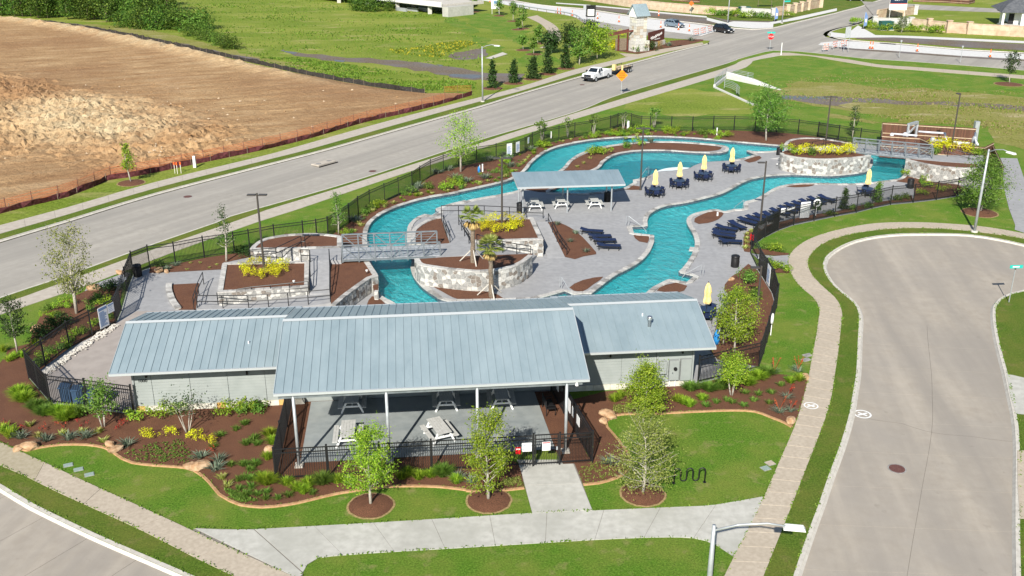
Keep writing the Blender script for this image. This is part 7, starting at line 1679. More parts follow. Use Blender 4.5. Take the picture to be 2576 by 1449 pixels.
# ---------------------------------------------------------------- entrance monument
mo = g('A', 1180, 985); mon = thing('entrance_monument', 'pale stone entrance tower with little metal gable roof', 'monument', (*mo, 0), R(28))
MS = [MT['stonelight'], MT['stonelight'], MT['plinth'], MT['walkbeige']]
def blocks(parent, x0, x1, y0, y1, z0, z1, nh, nw):
    h = (z1 - z0) / nh
    MB().box(((x0 + x1) / 2, (y0 + y1) / 2, (z0 + z1) / 2), (x1 - x0 - .06, y1 - y0 - .06, z1 - z0)).obj('core', MT['mortar'], parent)
    for i in range(nh):
        for face in range(4):
            for j in range(nw):
                t0, t1 = j / nw, (j + 1) / nw; L_ = (x1 - x0) if face < 2 else (y1 - y0); c = (t0 + t1) / 2
                if face < 2: MB().box((x0 + (x1 - x0) * c, (y0, y1)[face], z0 + h * (i + .5)), (L_ / nw - .03, .12, h - .03)).obj('stone', MS[rnd.randrange(4)], parent)
                else: MB().box(((x0, x1)[face - 2], y0 + (y1 - y0) * c, z0 + h * (i + .5)), (.12, L_ / nw - .03, h - .03)).obj('stone', MS[rnd.randrange(4)], parent)
blocks(mon, -1.15, 1.15, -1.15, 1.15, 1.9, 6.3, 8, 3); blocks(mon, -1.6, 1.6, -1.6, 1.6, 0, 1.95, 3, 3)
seamroof(mon, (-1.6, -1.7, 6.5), (1.6, -1.7, 6.5), (1.6, 0, 8.6), (-1.6, 0, 8.6), 6); seamroof(mon, (1.6, 1.7, 6.5), (-1.6, 1.7, 6.5), (-1.6, 0, 8.6), (1.6, 0, 8.6), 6)
for s in (-1, 1): MB().add([(s * 1.25, -1.3, 6.3), (s * 1.25, 1.3, 6.3), (s * 1.25, 1.3, 6.9), (s * 1.25, 0, 8.4), (s * 1.25, -1.3, 6.9), (s * 1.1, -1.3, 6.3), (s * 1.1, 1.3, 6.3), (s * 1.1, 1.3, 6.9), (s * 1.1, 0, 8.4), (s * 1.1, -1.3, 6.9)], [(0, 1, 2, 3, 4), (9, 8, 7, 6, 5), (0, 4, 9, 5), (4, 3, 8, 9), (3, 2, 7, 8), (2, 1, 6, 7)]).obj('gable', MT['white'], mon)
MB().box((1.2, 0, 5.3), (.1, .7, 1.3)).obj('louvre', MT['dark'], mon); MB().box((0, 0, 6.35), (2.7, 2.7, .2)).obj('cornice', MT['white'], mon)
sa, sb = Vector(g('A', 1390, 950)), Vector(g('A', 1690, 862)); an = ang2(sa, sb); L_ = (sb - sa).length
ms = thing('monument_sign', 'rust brown entrance sign with white script on golden stone base', 'sign', (*sa, 0), an)
for i in range(6): MB().box((L_ * (i + .5) / 6, 0, .45), (L_ / 6 - .04, .8, .9)).obj('stone', [MT['plinthgold'], MT['stonetan'], MT['plinth']][i % 3], ms)
MT['rust'] = mat('rust_panel', (.09, .025, .018), (.13, .04, .028), 3, .7)
MB().box((L_ / 2, 0, 1.95), (L_ * 1.02, .2, 2.2)).obj('panel', MT['rust'], ms)
mb = MB(); r_ = random.Random(4); P_ = []
for i in range(26): t = i / 25; P_.append((L_ * (.12 + .72 * t), -.13, 1.75 + .55 * t + .33 * math.sin(i * 1.9) * (1 - .3 * t)))
mb.tube(P_, .05, 5).obj('script', MT['white'], ms); MB().box((L_ * .55, -.12, 1.42), (L_ * .34, .03, .16)).obj('sub_lettering', MT['white'], ms)
pe0 = g('A', 985, 1000); pg = thing('pergola', 'rust brown slanted steel pergola beside the monument tower', 'pergola', (*pe0, 0), R(18)); MB().box((0, 0, 1.7), (.25, .25, 3.4)).obj('post', MT['rust'], pg); MB().box((-1.6, .6, 1.5), (.25, .25, 3.0)).obj('post', MT['rust'], pg)
MB().beam((-3.4, 1.2, 2.9), (2.6, -.4, 4.1), .3, .3).beam((1.2, 0, 2.4), (2.5, -.4, 4.0), .25, .25).beam((-3.0, 2.6, 2.9), (2.6, 1.4, 4.1), .3, .3).obj('beam', MT['rust'], pg); MB().box((-.9, .8, 1.2), (2.4, .1, 2.2)).obj('screen', MT['trunkdark'], pg)
for i, (x, y) in enumerate(((760, 930), (720, 960), (880, 720), (800, 980), (1270, 990), (1400, 985), (1150, 1010), (1500, 960), (1800, 900), (2240, 800))):
    shrub(('yellow', 'yellow', 'yellow', 'yellow', 'leafy', 'dark', 'leafy', 'dark', 'agave', 'agave')[i], g('A', x, y), ('yellow shrub' if i < 4 else 'low grey green plant') + ' at the foot of the entrance monument', 'monument plants', 2.0)
sheet('monument_bed', ragged(gs('A', [(760, 1000), (900, 1010), (1200, 1050), (1500, 990), (1950, 930), (2450, 800), (2380, 770), (1900, 790), (1690, 860), (1400, 900), (1000, 900)]), 1.5, .2), .03, MT['mulch'])
sheet('monument_plaza', gs('A', [(830, 1040), (1200, 1062), (1640, 965), (2450, 830), (2480, 870), (1900, 990), (1200, 1120), (960, 1110)]), .035, MT['walkbeige'])
# ---------------------------------------------------------------- perimeter walls of the far housing plots
def stonewall(label, pts, h, m, th=.5, cols=None, colm=None, blk_len=2.2):
    o = pts[0]; root = thing('stone_wall', label, 'wall', (*o, 0))
    for a, b in zip(pts, pts[1:]):
        L_ = math.dist(a, b); n = max(1, int(L_ / blk_len)); an = ang2(a, b)
        for i in range(n):
            for j in range(2):
                p = Vector(a).lerp(Vector(b), (i + (.5 if j == 0 else .35)) / n); MB().box((p[0] - o[0], p[1] - o[1], h * (j + .5) / 2), (L_ / n - (.03 if j == 0 else .02), th + rnd.uniform(-.03, .03), h / 2 - .02), an).obj('wall_panel', m[rnd.randrange(len(m))], root)
        MB().beam((a[0] - o[0], a[1] - o[1], h + .05), (b[0] - o[0], b[1] - o[1], h + .05), th + .12, .14).obj('coping', m[0], root)
    for c in (cols or []):
        MB().box((c[0] - o[0], c[1] - o[1], h * .6), (.95, .95, h * 1.2)).box((c[0] - o[0], c[1] - o[1], h * 1.22), (1.15, 1.15, .16)).obj('column', colm, root)
    return root
MT['wallpink'] = mat('wall_stone_pink', (.42, .3, .21), (.55, .42, .31), .9, .9, .5, 2.5); MT['wallbuff'] = mat('wall_stone_buff', (.45, .35, .24), (.57, .46, .34), .9, .9, .5, 2.5)
WP = [MT['wallpink'], MT['wallbuff']]
stonewall('long buff stone boundary wall beyond the boulevard left of the side street', gs('c', [(560, -5), (1060, 70), (1400, 108), (1820, 142), (2110, 160)]), 2.0, WP)
stonewall('cream stone entry wall with end column left of the side street', gs('B', [(690, 300), (1280, 330)]), 1.7, [MT['stonelight']], cols=gs('B', [(700, 300), (1285, 335)]), colm=MT['stonelight'])
stonewall('buff pillared wall running back along the left of the side street', gs('B', [(1340, 310), (1570, 285), (1720, 250), (1830, 225), (1960, 195), (2210, 145)]), 2.0, WP, cols=gs('B', [(1570, 290), (1705, 255), (1830, 225), (1965, 195), (2215, 150)]), colm=MT['wallbuff'])
stonewall('cream stone entry wall with two columns right of the side street', gs('C', [(540, 350), (1025, 365)]), 1.8, [MT['stonelight']], cols=gs('C', [(540, 350), (1025, 365)]), colm=MT['stonelight'])
stonewall('long pink stone boundary wall right of the side street', gs('C', [(1060, 385), (1520, 435), (1800, 455), (2537, 495), (3600, 560)]), 2.1, WP, cols=gs('C', [(1265, 408), (1525, 437), (1795, 455)]), colm=MT['wallpink'])
stonewall('short pillared wall running back along the right of the side street', gs('C', [(590, 245), (720, 225), (940, 215), (1085, 190)]), 1.9, WP, cols=gs('C', [(1085, 195)]), colm=MT['stonelight'])
boardfence('brown cedar fence of a garden beyond the cross street', gs('C', [(1060, 25), (1500, 40), (1800, 60), (1880, 40)]), 2.0, wd=.6)
boardfence('brown cedar fence seen over the buff boundary wall', gs('A', [(1850, 20), (2150, 40), (2400, 60)]), 2.2, wd=.6)
# house at the right edge
ho = g('C', 2230, 350); hs = thing('house', 'white sided house with dark hip roof and porch at the plot wall', 'house', (*ho, 0), R(-14))
MB().box((11, 7, 1.6), (16, 9, 3.2)).obj('wall', MT['white'], hs); MB().box((2.2, 2.2, .1), (4.6, 4.4, .3)).obj('porch_floor', MT['curb'], hs)
for x, y in ((.2, .2), (4.2, .2), (.2, 2.4)): MB().box((x, y, 1.5), (.5, .5, 2.9)).obj('porch_post', MT['white'], hs)
MT['shingle'] = mat('roof_shingle', (.07, .075, .085), (.12, .125, .135), 2, .9, .3, 6)
def hip(x0, x1, y0, y1, z0, z1, ins): MB().add([(x0, y0, z0), (x1, y0, z0), (x1, y1, z0), (x0, y1, z0), (x0 + ins, (y0 + y1) / 2, z1), (x1 - ins, (y0 + y1) / 2, z1)], [(0, 1, 5, 4), (1, 2, 5), (2, 3, 4, 5), (3, 0, 4), (3, 2, 1, 0)]).obj('roof', MT['shingle'], hs)
hip(-.5, 20, 1.8, 12.5, 3.2, 6.2, 5); hip(-.5, 5.2, -.4, 5, 3.05, 4.6, 1.6); MB().box((9.5, 1.9, 3.6), (5, .6, 2.6)).obj('gable_wall', MT['white'], hs); MB().box((2.4, 2.55, 1.4), (1.1, .12, 2.4)).obj('door', MT['dark'], hs); MB().box((7.6, 2.42, 1.7), (1.6, .12, 1.5)).obj('window', MT['glass'], hs); MB().box((5.6, -.2, .5), (1.4, 1.0, 1.0)).obj('air_conditioner', MT['galv'], hs)
# green utility cabinets
for t, x0, x1, y, lab in (('B', 590, 860, 290, 'green utility cabinet behind the low plants left of the side street'), ('C', 590, 795, 400, 'green utility cabinet among shrubs right of the side street')):
    a, b = g(t, x0, y), g(t, x1, y); c = mid(a, b); w_ = math.dist(a, b) * .8; uc = thing('utility_cabinet', lab, 'utility box', (*c, 0), R(8)); MB().box((0, 0, .95), (w_, 1.7, 1.7)).obj('housing', MT['utilgreen'], uc); MB().box((0, 0, 1.85), (w_ + .1, 1.85, .14)).obj('lid', MT['utilgreen'], uc); MB().box((0, 0, .06), (w_ + .4, 2.1, .14)).obj('pad', MT['curb'], uc); MB().box((-.2, -.88, 1.2), (.3, .03, .25)).obj('label_plate', MT['white'], uc)
def hedge(t, pts, label, s, kind='leafy'):
    for i, (x, y) in enumerate(pts): shrub(kind, g(t, x, y), label.replace('#', ORD[i]), 'roadside shrubs at the side street', s)
hedge('B', [(100, 300), (220, 310), (330, 310), (450, 320), (560, 330), (700, 350), (820, 360), (950, 340), (1050, 360), (1180, 370), (1550, 340)], '# low roadside shrub from the street lamp below the cream entry wall', 2.2)
hedge('C', [(450, 360), (500, 380), (560, 390), (660, 410), (740, 410), (850, 390), (960, 420), (1050, 425), (1140, 430), (1230, 435), (1320, 440), (1380, 445), (1400, 430)], '# green shrub from the blue flag along the pink boundary wall', 2.0)
hedge('C', [(1110, 370), (1190, 385), (1270, 395)], '# taller shrub from the cream column against the pink boundary wall', 2.2)
hedge('C', [(260, 320), (300, 325)], '# small shrub behind the blue flag at the side street corner', 1.8)
tree('small thin tree in front of the cream wall right of the side street', 'C', 905, 440, 'C', 220, 130, seed=91, cb=.4, limbs=14, leaves=500, ls=.35, lm='sage', shape='round', name='young_tree')
# ---------------------------------------------------------------- signs, flags, far lamp poles
def post_sign(label, p, z, wd, ht, m, ang=0, name='road_sign', shape='rect', txt=None, txs=.3, tm=None, postm=None, posts=1, extra=None):
    root = thing(name, label, 'sign', (*p, 0), ang)
    for k in range(posts):
        x = 0 if posts == 1 else (k * 2 - 1) * wd * .42; MB().box((x, .04, (z + ht * .3) / 2), (.07, .07, z + ht * .3)).obj('post', postm or MT['galv'], root)
    if shape == 'rect': MB().box((0, -.03, z), (wd, .04, ht)).obj('panel', m, root)
    else:
        n = {'diamond': 4, 'oct': 8}[shape]; a0 = 0 if n == 4 else R(22.5); v = []
        for y in (-.05, -.01): v += [(wd / 2 * math.cos(a0 + 2 * math.pi * i / n), y, z + wd / 2 * math.sin(a0 + 2 * math.pi * i / n)) for i in range(n)]
        MB().add(v, [tuple(range(n)), tuple(reversed(range(n, 2 * n)))] + [(i, n + i, n + (i + 1) % n, (i + 1) % n) for i in range(n)]).obj('panel', m, root)
    if txt:
        for i, s in enumerate(txt): text('lettering', s, txs, tm or MT['white'], root, (0, -.062, z + txs * .55 * (len(txt) - 1) - i * txs * 1.05), (R(90), 0, 0))
    return root
p = g('c', 978, 920); sg = post_sign('orange diamond road work sign on the main road verge', p, zat(p[1], px('c', 978, 735)[1]), 1.75, 1.75, MT['orange'], 0, shape='diamond', txt=['ROAD', 'WORK', 'AHEAD'], txs=.3, tm=MT['black'])
MB().box((0, -.1, zat(p[1], px('c', 955, 640)[1]) - .3), (.22, .02, .7)).obj('flag', MT['yellow'], sg)
p = g('c', 2425, 490); st_ = post_sign('red stop sign under a green street name blade at the junction', p, zat(p[1], px('c', 2425, 358)[1]), 1.15, 1.15, MT['red'], R(-6), shape='oct', txt=['STOP'], txs=.42, name='stop_sign')
zz = zat(p[1], px('c', 2425, 318)[1]); MB().box((0, 0, zz), (1.5, .04, .28)).obj('street_blade', MT['green_sign'], st_); MB().box((0, 0, zz * .7), (.06, .06, zz * .7)).obj('upper_post', MT['galv'], st_)
p = g('p', 2388, 770); zz = zat(p[1], px('p', 2440, 425)[1]); ss = thing('street_name_sign', 'green street name sign on thin post at the cul-de-sac corner', 'sign', (*p, 0), R(4)); MB().box((0, 0, zz / 2), (.05, .05, zz)).obj('post', MT['galv'], ss); MB().box((.05, 0, zz), (.95, .03, .24)).obj('blade', MT['green_sign'], ss); MB().box((.02, -.02, zz), (.5, .01, .09)).obj('lettering', MT['white'], ss); MB().box((0, 0, zz - .16), (.08, .08, .1)).obj('bracket', MT['dark'], ss)
p = g('c', 1655, 140); post_sign('orange temporary sign standing before the buff wall', p, 2.6, 1.3, 1.3, MT['coneorange'], shape='diamond'); 
p = g('c', 2375, 75); post_sign('dark navy builder board on legs behind the cream wall', p, 3.4, 4.2, 2.2, MT['navytable'], posts=2, name='sale_board', postm=MT['trunkdark'])
MB().box((0, -.08, 3.6), (2.4, .02, .35)).obj('logo_print', MT['white'], bpy.data.objects['sale_board']); MB().box((0, -.08, 3.0), (1.6, .02, .2)).obj('line_print', MT['white'], bpy.data.objects['sale_board'])
p = g('C', 840, 255); sb_ = post_sign('tall white builder board with navy top right of the side street', p, 3.6, 4.2, 3.0, MT['white'], posts=2, name='sale_board', postm=MT['white'])
MB().box((0, -.07, 4.35), (4.1, .02, 1.4)).obj('header_print', MT['navytable'], sb_); MB().box((0, -.07, 3.6), (4.1, .02, .14)).obj('stripe_print', MT['red'], sb_); MB().tube([(-1.1 + .11 * i, -.1, 4.4 + .22 * math.sin(i * 1.7) + .01 * i) for i in range(21)], .06, 4).obj('script_print', MT['white'], sb_)
p = g('b', 2290, 140); sb_ = post_sign('tall white sale sign by the guard rail', p, 2.6, 2.2, 2.6, MT['white'], R(-20), posts=2, name='sale_board', postm=MT['white']); MB().box((.2, -.07, 2.9), (1.4, .02, .7)).obj('blue_print', MT['flagblue'] if 'flagblue' in MT else MT['signblue'], sb_)
p = g('c', 680, 240); post_sign('black framed subdivision sign among the trees by the boulevard', p, 3.0, 2.2, 2.6, MT['black'], posts=2, name='entry_sign', postm=MT['black']); MB().box((0, -.08, 2.7), (1.5, .02, 1.4)).obj('plate', MT['white'], bpy.data.objects['entry_sign'])
MB().tube([(.5 * math.cos(i * .52), -.12, 3.9 + .35 * math.sin(i * .52)) for i in range(13)], .12, 5).obj('emblem', MT['black'], bpy.data.objects['entry_sign'])
p = g('c', 628, 210); post_sign('small grey road sign left of the black framed sign', p, 3.2, 1.0, 1.2, MT['galv'])
MT['flagblue'] = mat('flag_blue', (.05, .12, .33), (.2, .3, .5), 1.0, .7)
for t, x, y, ty, lab in (('B', 1320, 420, 150, 'blue feather flag at the left corner of the side street'), ('C', 400, 385, 165, 'blue feather flag at the right corner of the side street')):
    p = g(t, x, y); h = zat(p[1], px(t, x, ty)[1]); ff_ = thing('feather_flag', lab, 'flag', (*p, 0), R(10)); MB().tube([(0, 0, 0), (0, 0, h)], .04, 6).obj('pole', MT['galv'], ff_); MB().add([(0, -.02, h * .15), (.75, 0, h * .2), (.8, .08, h * .75), (.25, 0, h), (0, 0, h), (0, .03, h * .15), (.75, .05, h * .2), (.8, .13, h * .75), (.25, .05, h), (0, .05, h)], [(0, 1, 2, 3, 4), (9, 8, 7, 6, 5), (0, 5, 6, 1), (1, 6, 7, 2), (2, 7, 8, 3), (3, 8, 9, 4)]).obj('banner', MT['flagblue'], ff_); MB().box((.4, -.03, h * .5), (.4, .03, h * .2)).obj('banner_print', MT['white'], ff_); MB().lathe([(.5, 0), (.3, .25)], 8).obj('base', MT['black'], ff_)
for t, x, y, lab, arm in (('c', 2015, 232, 'grey street lamp rising out of view beside the black car', R(190)), ('d', 178, 228, 'grey street lamp with green name blade at the side street', R(200))):
    s_ = street_lamp(lab, g(t, x, y), 9.5, 2.2, arm)
    if t == 'd': MB().box((-.9, 0, 4.9), (1.7, .05, .32)).obj('street_blade', MT['green_sign'], s_)
for x, y, ty, lab in ((1320, 560, 400, 'thin grey marker pole in the new lane'), (1915, 610, 455, 'thin grey marker pole farther along the boulevard')):
    p = g('d', x, y); mp_ = thing('marker_pole', lab, 'pole', (*p, 0)); h = zat(p[1], px('d', x, ty)[1]); MB().tube([(0, 0, 0), (0, 0, h)], .045, 6).obj('pole', MT['galv'], mp_); MB().box((0, 0, h), (.3, .1, .3)).obj('plate', MT['galv'], mp_)
# cones, drums and barricades of the road works
def cone(label, p, h, grp='road work cones'):
    root = thing('traffic_cone', label, 'cone', (*p, ZR), 0, grp); MB().box((0, 0, .05), (.5, .5, .09)).obj('base', MT['black'], root); k = h
    MB().lathe([(.17, .09), (.13, h * .35)], 10).obj('cone', MT['coneorange'], root); MB().lathe([(.132, h * .35), (.105, h * .55)], 10).obj('band', MT['white'], root); MB().lathe([(.104, h * .55), (.05, h)], 10).obj('tip', MT['coneorange'], root)
for t, x, y, lab in (('A', 410, 360, 'orange delineator cone in the new lane left of the tower'), ('A', 825, 425, 'orange delineator cone in the new lane just before the tower'), ('A', 1640, 530, 'orange delineator cone behind the grey car'), ('A', 1985, 575, 'orange delineator cone in front of the grey car'), ('A', 2195, 600, 'orange delineator cone by the barricades'),
                     ('c', 358, 130, 'orange delineator cone far up the boulevard, one of a pair'), ('c', 386, 135, 'second orange delineator cone of the pair far up the boulevard'), ('c', 502, 152, 'orange delineator cone past the black framed sign'), ('d', 1035, 470, 'orange cone beside the storm inlet, left of two'), ('d', 1060, 472, 'orange cone beside the storm inlet, right of two'), ('d', 1495, 497, 'orange cone alone in the new white lane'), ('d', 2205, 552, 'orange cone at the far end of the new white lane'), ('b', 2235, 20, 'orange cone on the boulevard behind the sale sign'), ('A', 1600, 310, 'small white marker post on the bare strip')):
    cone(lab, g(t, x, y), 1.5)
def barricade(label, a, b):
    c = mid(a, b); L_ = max(1.4, min(2.6, math.dist(a, b))); root = thing('barricade', label, 'barricade', (*c, ZR), ang2(a, b), 'road work barricades')
    for s in (-1, 1): MB().beam((s * L_ * .45, -.35, 0), (s * L_ * .45, 0, 1.5), .06, .06).beam((s * L_ * .45, .35, 0), (s * L_ * .45, 0, 1.5), .06, .06).obj('leg', MT['galv'], root)
    for z in (.5, .95, 1.4):
        for k in range(8): MB().box((-L_ / 2 + L_ * (k + .5) / 8, -.06, z), (L_ / 8, .03, .22)).obj('stripe', MT['coneorange'] if k % 2 else MT['white'], root)
pa = [g('c', 1665, 355), g('c', 1735, 340), g('c', 1800, 325), g('c', 1868, 305)]
for i in range(3): barricade(('striped barricade at the island tip behind the monument', 'striped barricade in the middle of the island row', 'striped barricade next to the black car')[i], pa[i], pa[i + 1])
for i, (a, b) in enumerate((((570, 500), (625, 495)), ((660, 480), (710, 465)), ((740, 470), (800, 462)))): barricade(('striped barricade at the tip of the right hand lane', 'striped barricade second into the right hand lane', 'striped barricade beside the grey sign posts')[i], g('d', *a), g('d', *b))
p = g('d', 800, 505); post_sign('grey backed road sign pair on weighted stands', p, 3.6, 1.0, 2.0, MT['galv'], posts=2)
sheet('storm_inlet', gs('d', [(1130, 412), (1290, 422), (1285, 432), (1135, 420)]), ZR + .06, MT['dark'])
# ---------------------------------------------------------------- vehicles
def wheel(parent, x, y, r_, wd=.24):
    t = MB().tube([(x, y - wd / 2, r_), (x, y + wd / 2, r_)], r_, 18).obj('wheel', MT['rubber'], parent)
    s = 1 if y > 0 else -1; MB().tube([(x, y + s * wd * .42, r_), (x, y + s * (wd / 2 + .012), r_)], r_ * .62, 12).obj('rim', MT['galv'], t)
def extr(prof, W, top_in=.0, ztop=None):
    """Side profile (x, z) extruded across the width; points above ztop lean in."""
    n = len(prof); v = []
    for s in (-1, 1):
        for x, z in prof:
            k = W / 2 - (top_in * max(0, z - ztop) if ztop is not None else 0); v.append((x, s * k, z))
    return MB().add(v, [tuple(reversed(range(n))), tuple(range(n, 2 * n))] + [(i, (i + 1) % n, n + (i + 1) % n, n + i) for i in range(n)])
def bevelled(o, w_=.06):
    b = o.modifiers.new('bevel', 'BEVEL'); b.width = w_; b.segments = 2; b.limit_method = 'ANGLE'; b.angle_limit = R(25); return o
def suv(label, loc, ang, paint, L=4.9, W=1.92, H=1.75, z=ZR):
    root = thing('parked_car', label, 'car', (*loc, z), ang); root.name = 'suv'
    h = L / 2
    bevelled(extr([(h - .05, .3), (h, .55), (h - .06, .82), (h - .35, .95), (h - 1.35, 1.08), (-h + .12, 1.12), (-h, .95), (-h + .02, .5), (-h + .1, .3)], W).obj('body', paint, root), .1)
    cb = [(h - 1.3, 1.06), (h - 2.05, H - .12), (h - 2.5, H), (-h + .75, H - .02), (-h + .42, H - .14), (-h + .1, 1.1)]
    bevelled(extr(cb, W - .08, .34, 1.06).obj('cabin', paint, root), .07)
    yw = lambda z_: (W - .08) / 2 - .34 * (z_ - 1.06) + .012
    for s in (-1, 1):
        for x0, x1, x2, x3 in ((h - 1.62, h - 2.18, h - 2.62, h - 2.62), (h - 2.72, h - 2.72, -h + 1.35, -h + 1.35), (-h + 1.25, -h + 1.25, -h + .72, -h + .5)):
            q_ = [(x0, s * yw(1.14), 1.14), (x1, s * yw(H - .2), H - .2), (x2, s * yw(H - .2), H - .2), (x3, s * yw(1.14), 1.14)]; MB().add(q_, [(0, 1, 2, 3) if s < 0 else (3, 2, 1, 0)]).obj('side_window', MT['glass'], root)
        MB().box((h - 1.55, s * (W / 2 + .09), 1.12), (.16, .2, .14)).obj('mirror', paint, root)
        MB().box((h - .12, s * (W / 2 - .28), .78), (.22, .42, .15)).obj('headlight', MT['lamp'], root); MB().box((-h + .03, s * (W / 2 - .2), .92), (.1, .3, .3)).obj('tail_light', MT['tail'], root)
        for x in (h - .95, -h + .98): wheel(root, x, s * (W / 2 - .12), .36)
        MB().box((-.2, s * (W / 2 - .42), H + .03), (1.9, .04, .04)).obj('roof_rail', MT['black'], root)
    a, b = (h - 1.34, 1.1), (h - 2.02, H - .14); n_ = .015
    MB().add([(a[0] + n_, -yw(1.1) + .1, a[1]), (a[0] + n_, yw(1.1) - .1, a[1]), (b[0] + n_, yw(b[1]) - .08, b[1] + .01), (b[0] + n_, -yw(b[1]) + .08, b[1] + .01)], [(0, 1, 2, 3)]).obj('windscreen', MT['glass'], root)
    MB().add([(-h + .09, -.7, 1.16), (-h + .09, .7, 1.16), (-h + .39, .6, H - .2), (-h + .39, -.6, H - .2)], [(3, 2, 1, 0)]).obj('rear_window', MT['glass'], root)
    MB().box((h - .02, 0, .62), (.06, W * .5, .26)).obj('grille', MT['grille'], root); MB().box((h - .03, 0, .4), (.1, W * .86, .14)).obj('bumper', MT['grille'], root); MB().box((h + .02, 0, .45), (.02, .45, .12)).obj('plate', MT['white'], root)
    return root
a, b = g('A', 1760, 500), g('A', 2050, 540); suv('blue grey wagon with roof rails driving past the monument', mid(a, b), ang2(a, b), MT['cargrey'], 4.9, 1.9, 1.7)
a, b = g('B', 170, 620), g('B', 400, 650); suv('black suv turning at the boulevard junction', (mid(a, b)[0] + .6, mid(a, b)[1] + .8), ang2(a, b) - R(8), MT['carblack'], 5.0, 1.95, 1.8)
a, b = g('C', 200, 22), g('C', 420, 10); suv('dark car parked at the top of the side street', (mid(a, b)[0], mid(a, b)[1] + 1), R(170), MT['carblack'], 4.9, 1.9, 1.7, z=.02)
def pickup(label, loc, ang):
    root = thing('pickup_truck', label, 'pickup', (*loc, ZR), ang); W, h = 2.03, 3.05; P_ = MT['carwhite']
    bevelled(extr([(h - .04, .5), (h, .9), (h - .05, 1.2), (h - .2, 1.3), (h - 1.55, 1.38), (h - 1.6, 1.4), (-.35, 1.4), (-.35, .5)], W).obj('body', P_, root), .08)
    bevelled(extr([(h - 1.5, 1.36), (h - 2.2, 1.98), (h - 2.5, 2.03), (-.1, 2.02), (-.32, 1.95), (-.36, 1.38)], W - .1, .3, 1.38).obj('cabin', P_, root), .07)
    for s in (-1, 1):
        bevelled(MB().box((-1.72, s * (W / 2 - .06), 1.0), (2.7, .12, .95)).obj('bed_side', P_, root), .03)
        yy = lambda z_: s * ((W - .1) / 2 - .3 * (z_ - 1.38) + .012)
        for x0, x1, x2, x3 in ((h - 1.78, h - 2.3, h - 2.6, h - 2.6), (h - 2.7, h - 2.7, -.2, -.25)):
            MB().add([(x0, yy(1.45), 1.45), (x1, yy(1.92), 1.92), (x2, yy(1.92), 1.92), (x3, yy(1.45), 1.45)], [(0, 1, 2, 3) if s < 0 else (3, 2, 1, 0)]).obj('side_window', MT['glass'], root)
        MB().box((h - 1.8, s * (W / 2 + .16), 1.5), (.14, .26, .26)).obj('mirror', MT['grille'], root); MB().box((h - .06, s * (W / 2 - .2), 1.02), (.14, .34, .24)).obj('headlight', MT['lamp'], root); MB().box((-3.06, s * (W / 2 - .08), 1.1), (.06, .16, .35)).obj('tail_light', MT['tail'], root)
        MB().box((h - 2.6, s * (W / 2 + .012), 1.15), (.22, .02, .05)).obj('door_handle', MT['grille'], root)
        for x in (h - 1.05, -1.95): wheel(root, x, s * (W / 2 - .13), .42, .28)
    MB().box((-1.72, 0, .68), (2.7, W - .26, .1)).obj('bed_floor', MT['grille'], root); MB().box((-3.02, 0, .98), (.1, W - .1, .85)).obj('tailgate', P_, root); MB().box((-.5, 0, 1.0), (.1, W - .2, .8)).obj('bed_front', P_, root)
    MB().add([(h - 1.535, -.8, 1.42), (h - 1.535, .8, 1.42), (h - 2.15, .68, 1.95), (h - 2.15, -.68, 1.95)], [(0, 1, 2, 3)]).obj('windscreen', MT['glass'], root)
    MB().box((h + .01, 0, 1.02), (.06, 1.25, .36)).obj('grille', MT['grille'], root); MB().box((h + .06, 0, .66), (.22, W - .04, .26)).obj('bumper', MT['grille'], root); MB().box((h + .05, 0, 1.02), (.02, .3, .1)).obj('badge', MT['navytable'], root)
    return root
rdir = Vector(g('c', 0, 912)) - Vector(g('c', 1060, 620)); an = math.atan2(rdir.y, rdir.x)
fw = Vector(g('c', 725, 795)); rw = Vector(g('c', 850, 752)); ctr = fw.lerp(rw, .5); nrm = Vector((-math.sin(an), math.cos(an))); nrm = nrm if nrm.y > 0 else -nrm
pc = ctr + nrm * .9; pickup('white pickup truck towing a flat trailer on the main road', pc, an)
td = Vector((math.cos(an), math.sin(an))); tc = pc - td * 7.6
tl = thing('flatbed_trailer', 'black flatbed trailer loaded with boards behind the white pickup', 'trailer', (*tc, ZR), an)
MB().box((0, 0, .78), (5.6, 2.1, .14)).obj('bed', MT['grille'], tl); MB().beam((2.8, .7, .72), (4.4, 0, .62), .1, .12).beam((2.8, -.7, .72), (4.4, 0, .62), .1, .12).obj('tongue', MT['grille'], tl)
for s in (-1, 1):
    MB().beam((-2.8, s * 1.05, 1.25), (2.8, s * 1.05, 1.25), .05, .06).obj('side_rail', MT['grille'], tl)
    for x in (-2.7, -1.3, 0, 1.3, 2.7): MB().box((x, s * 1.05, 1.05), (.05, .05, .5)).obj('stake', MT['grille'], tl)
    for x in (-.9, -1.75): wheel(tl, x, s * 1.12, .38, .22)
for k in range(4): MB().box((-.4, -.7 + k * .45, .92 + .05 * (k % 2)), (4.2, .4, .12)).obj('board', MT['stonetan'], tl)
MB().box((2.4, .3, 1.3), (.5, .5, .9)).obj('water_cooler', MT['yellow'], tl)
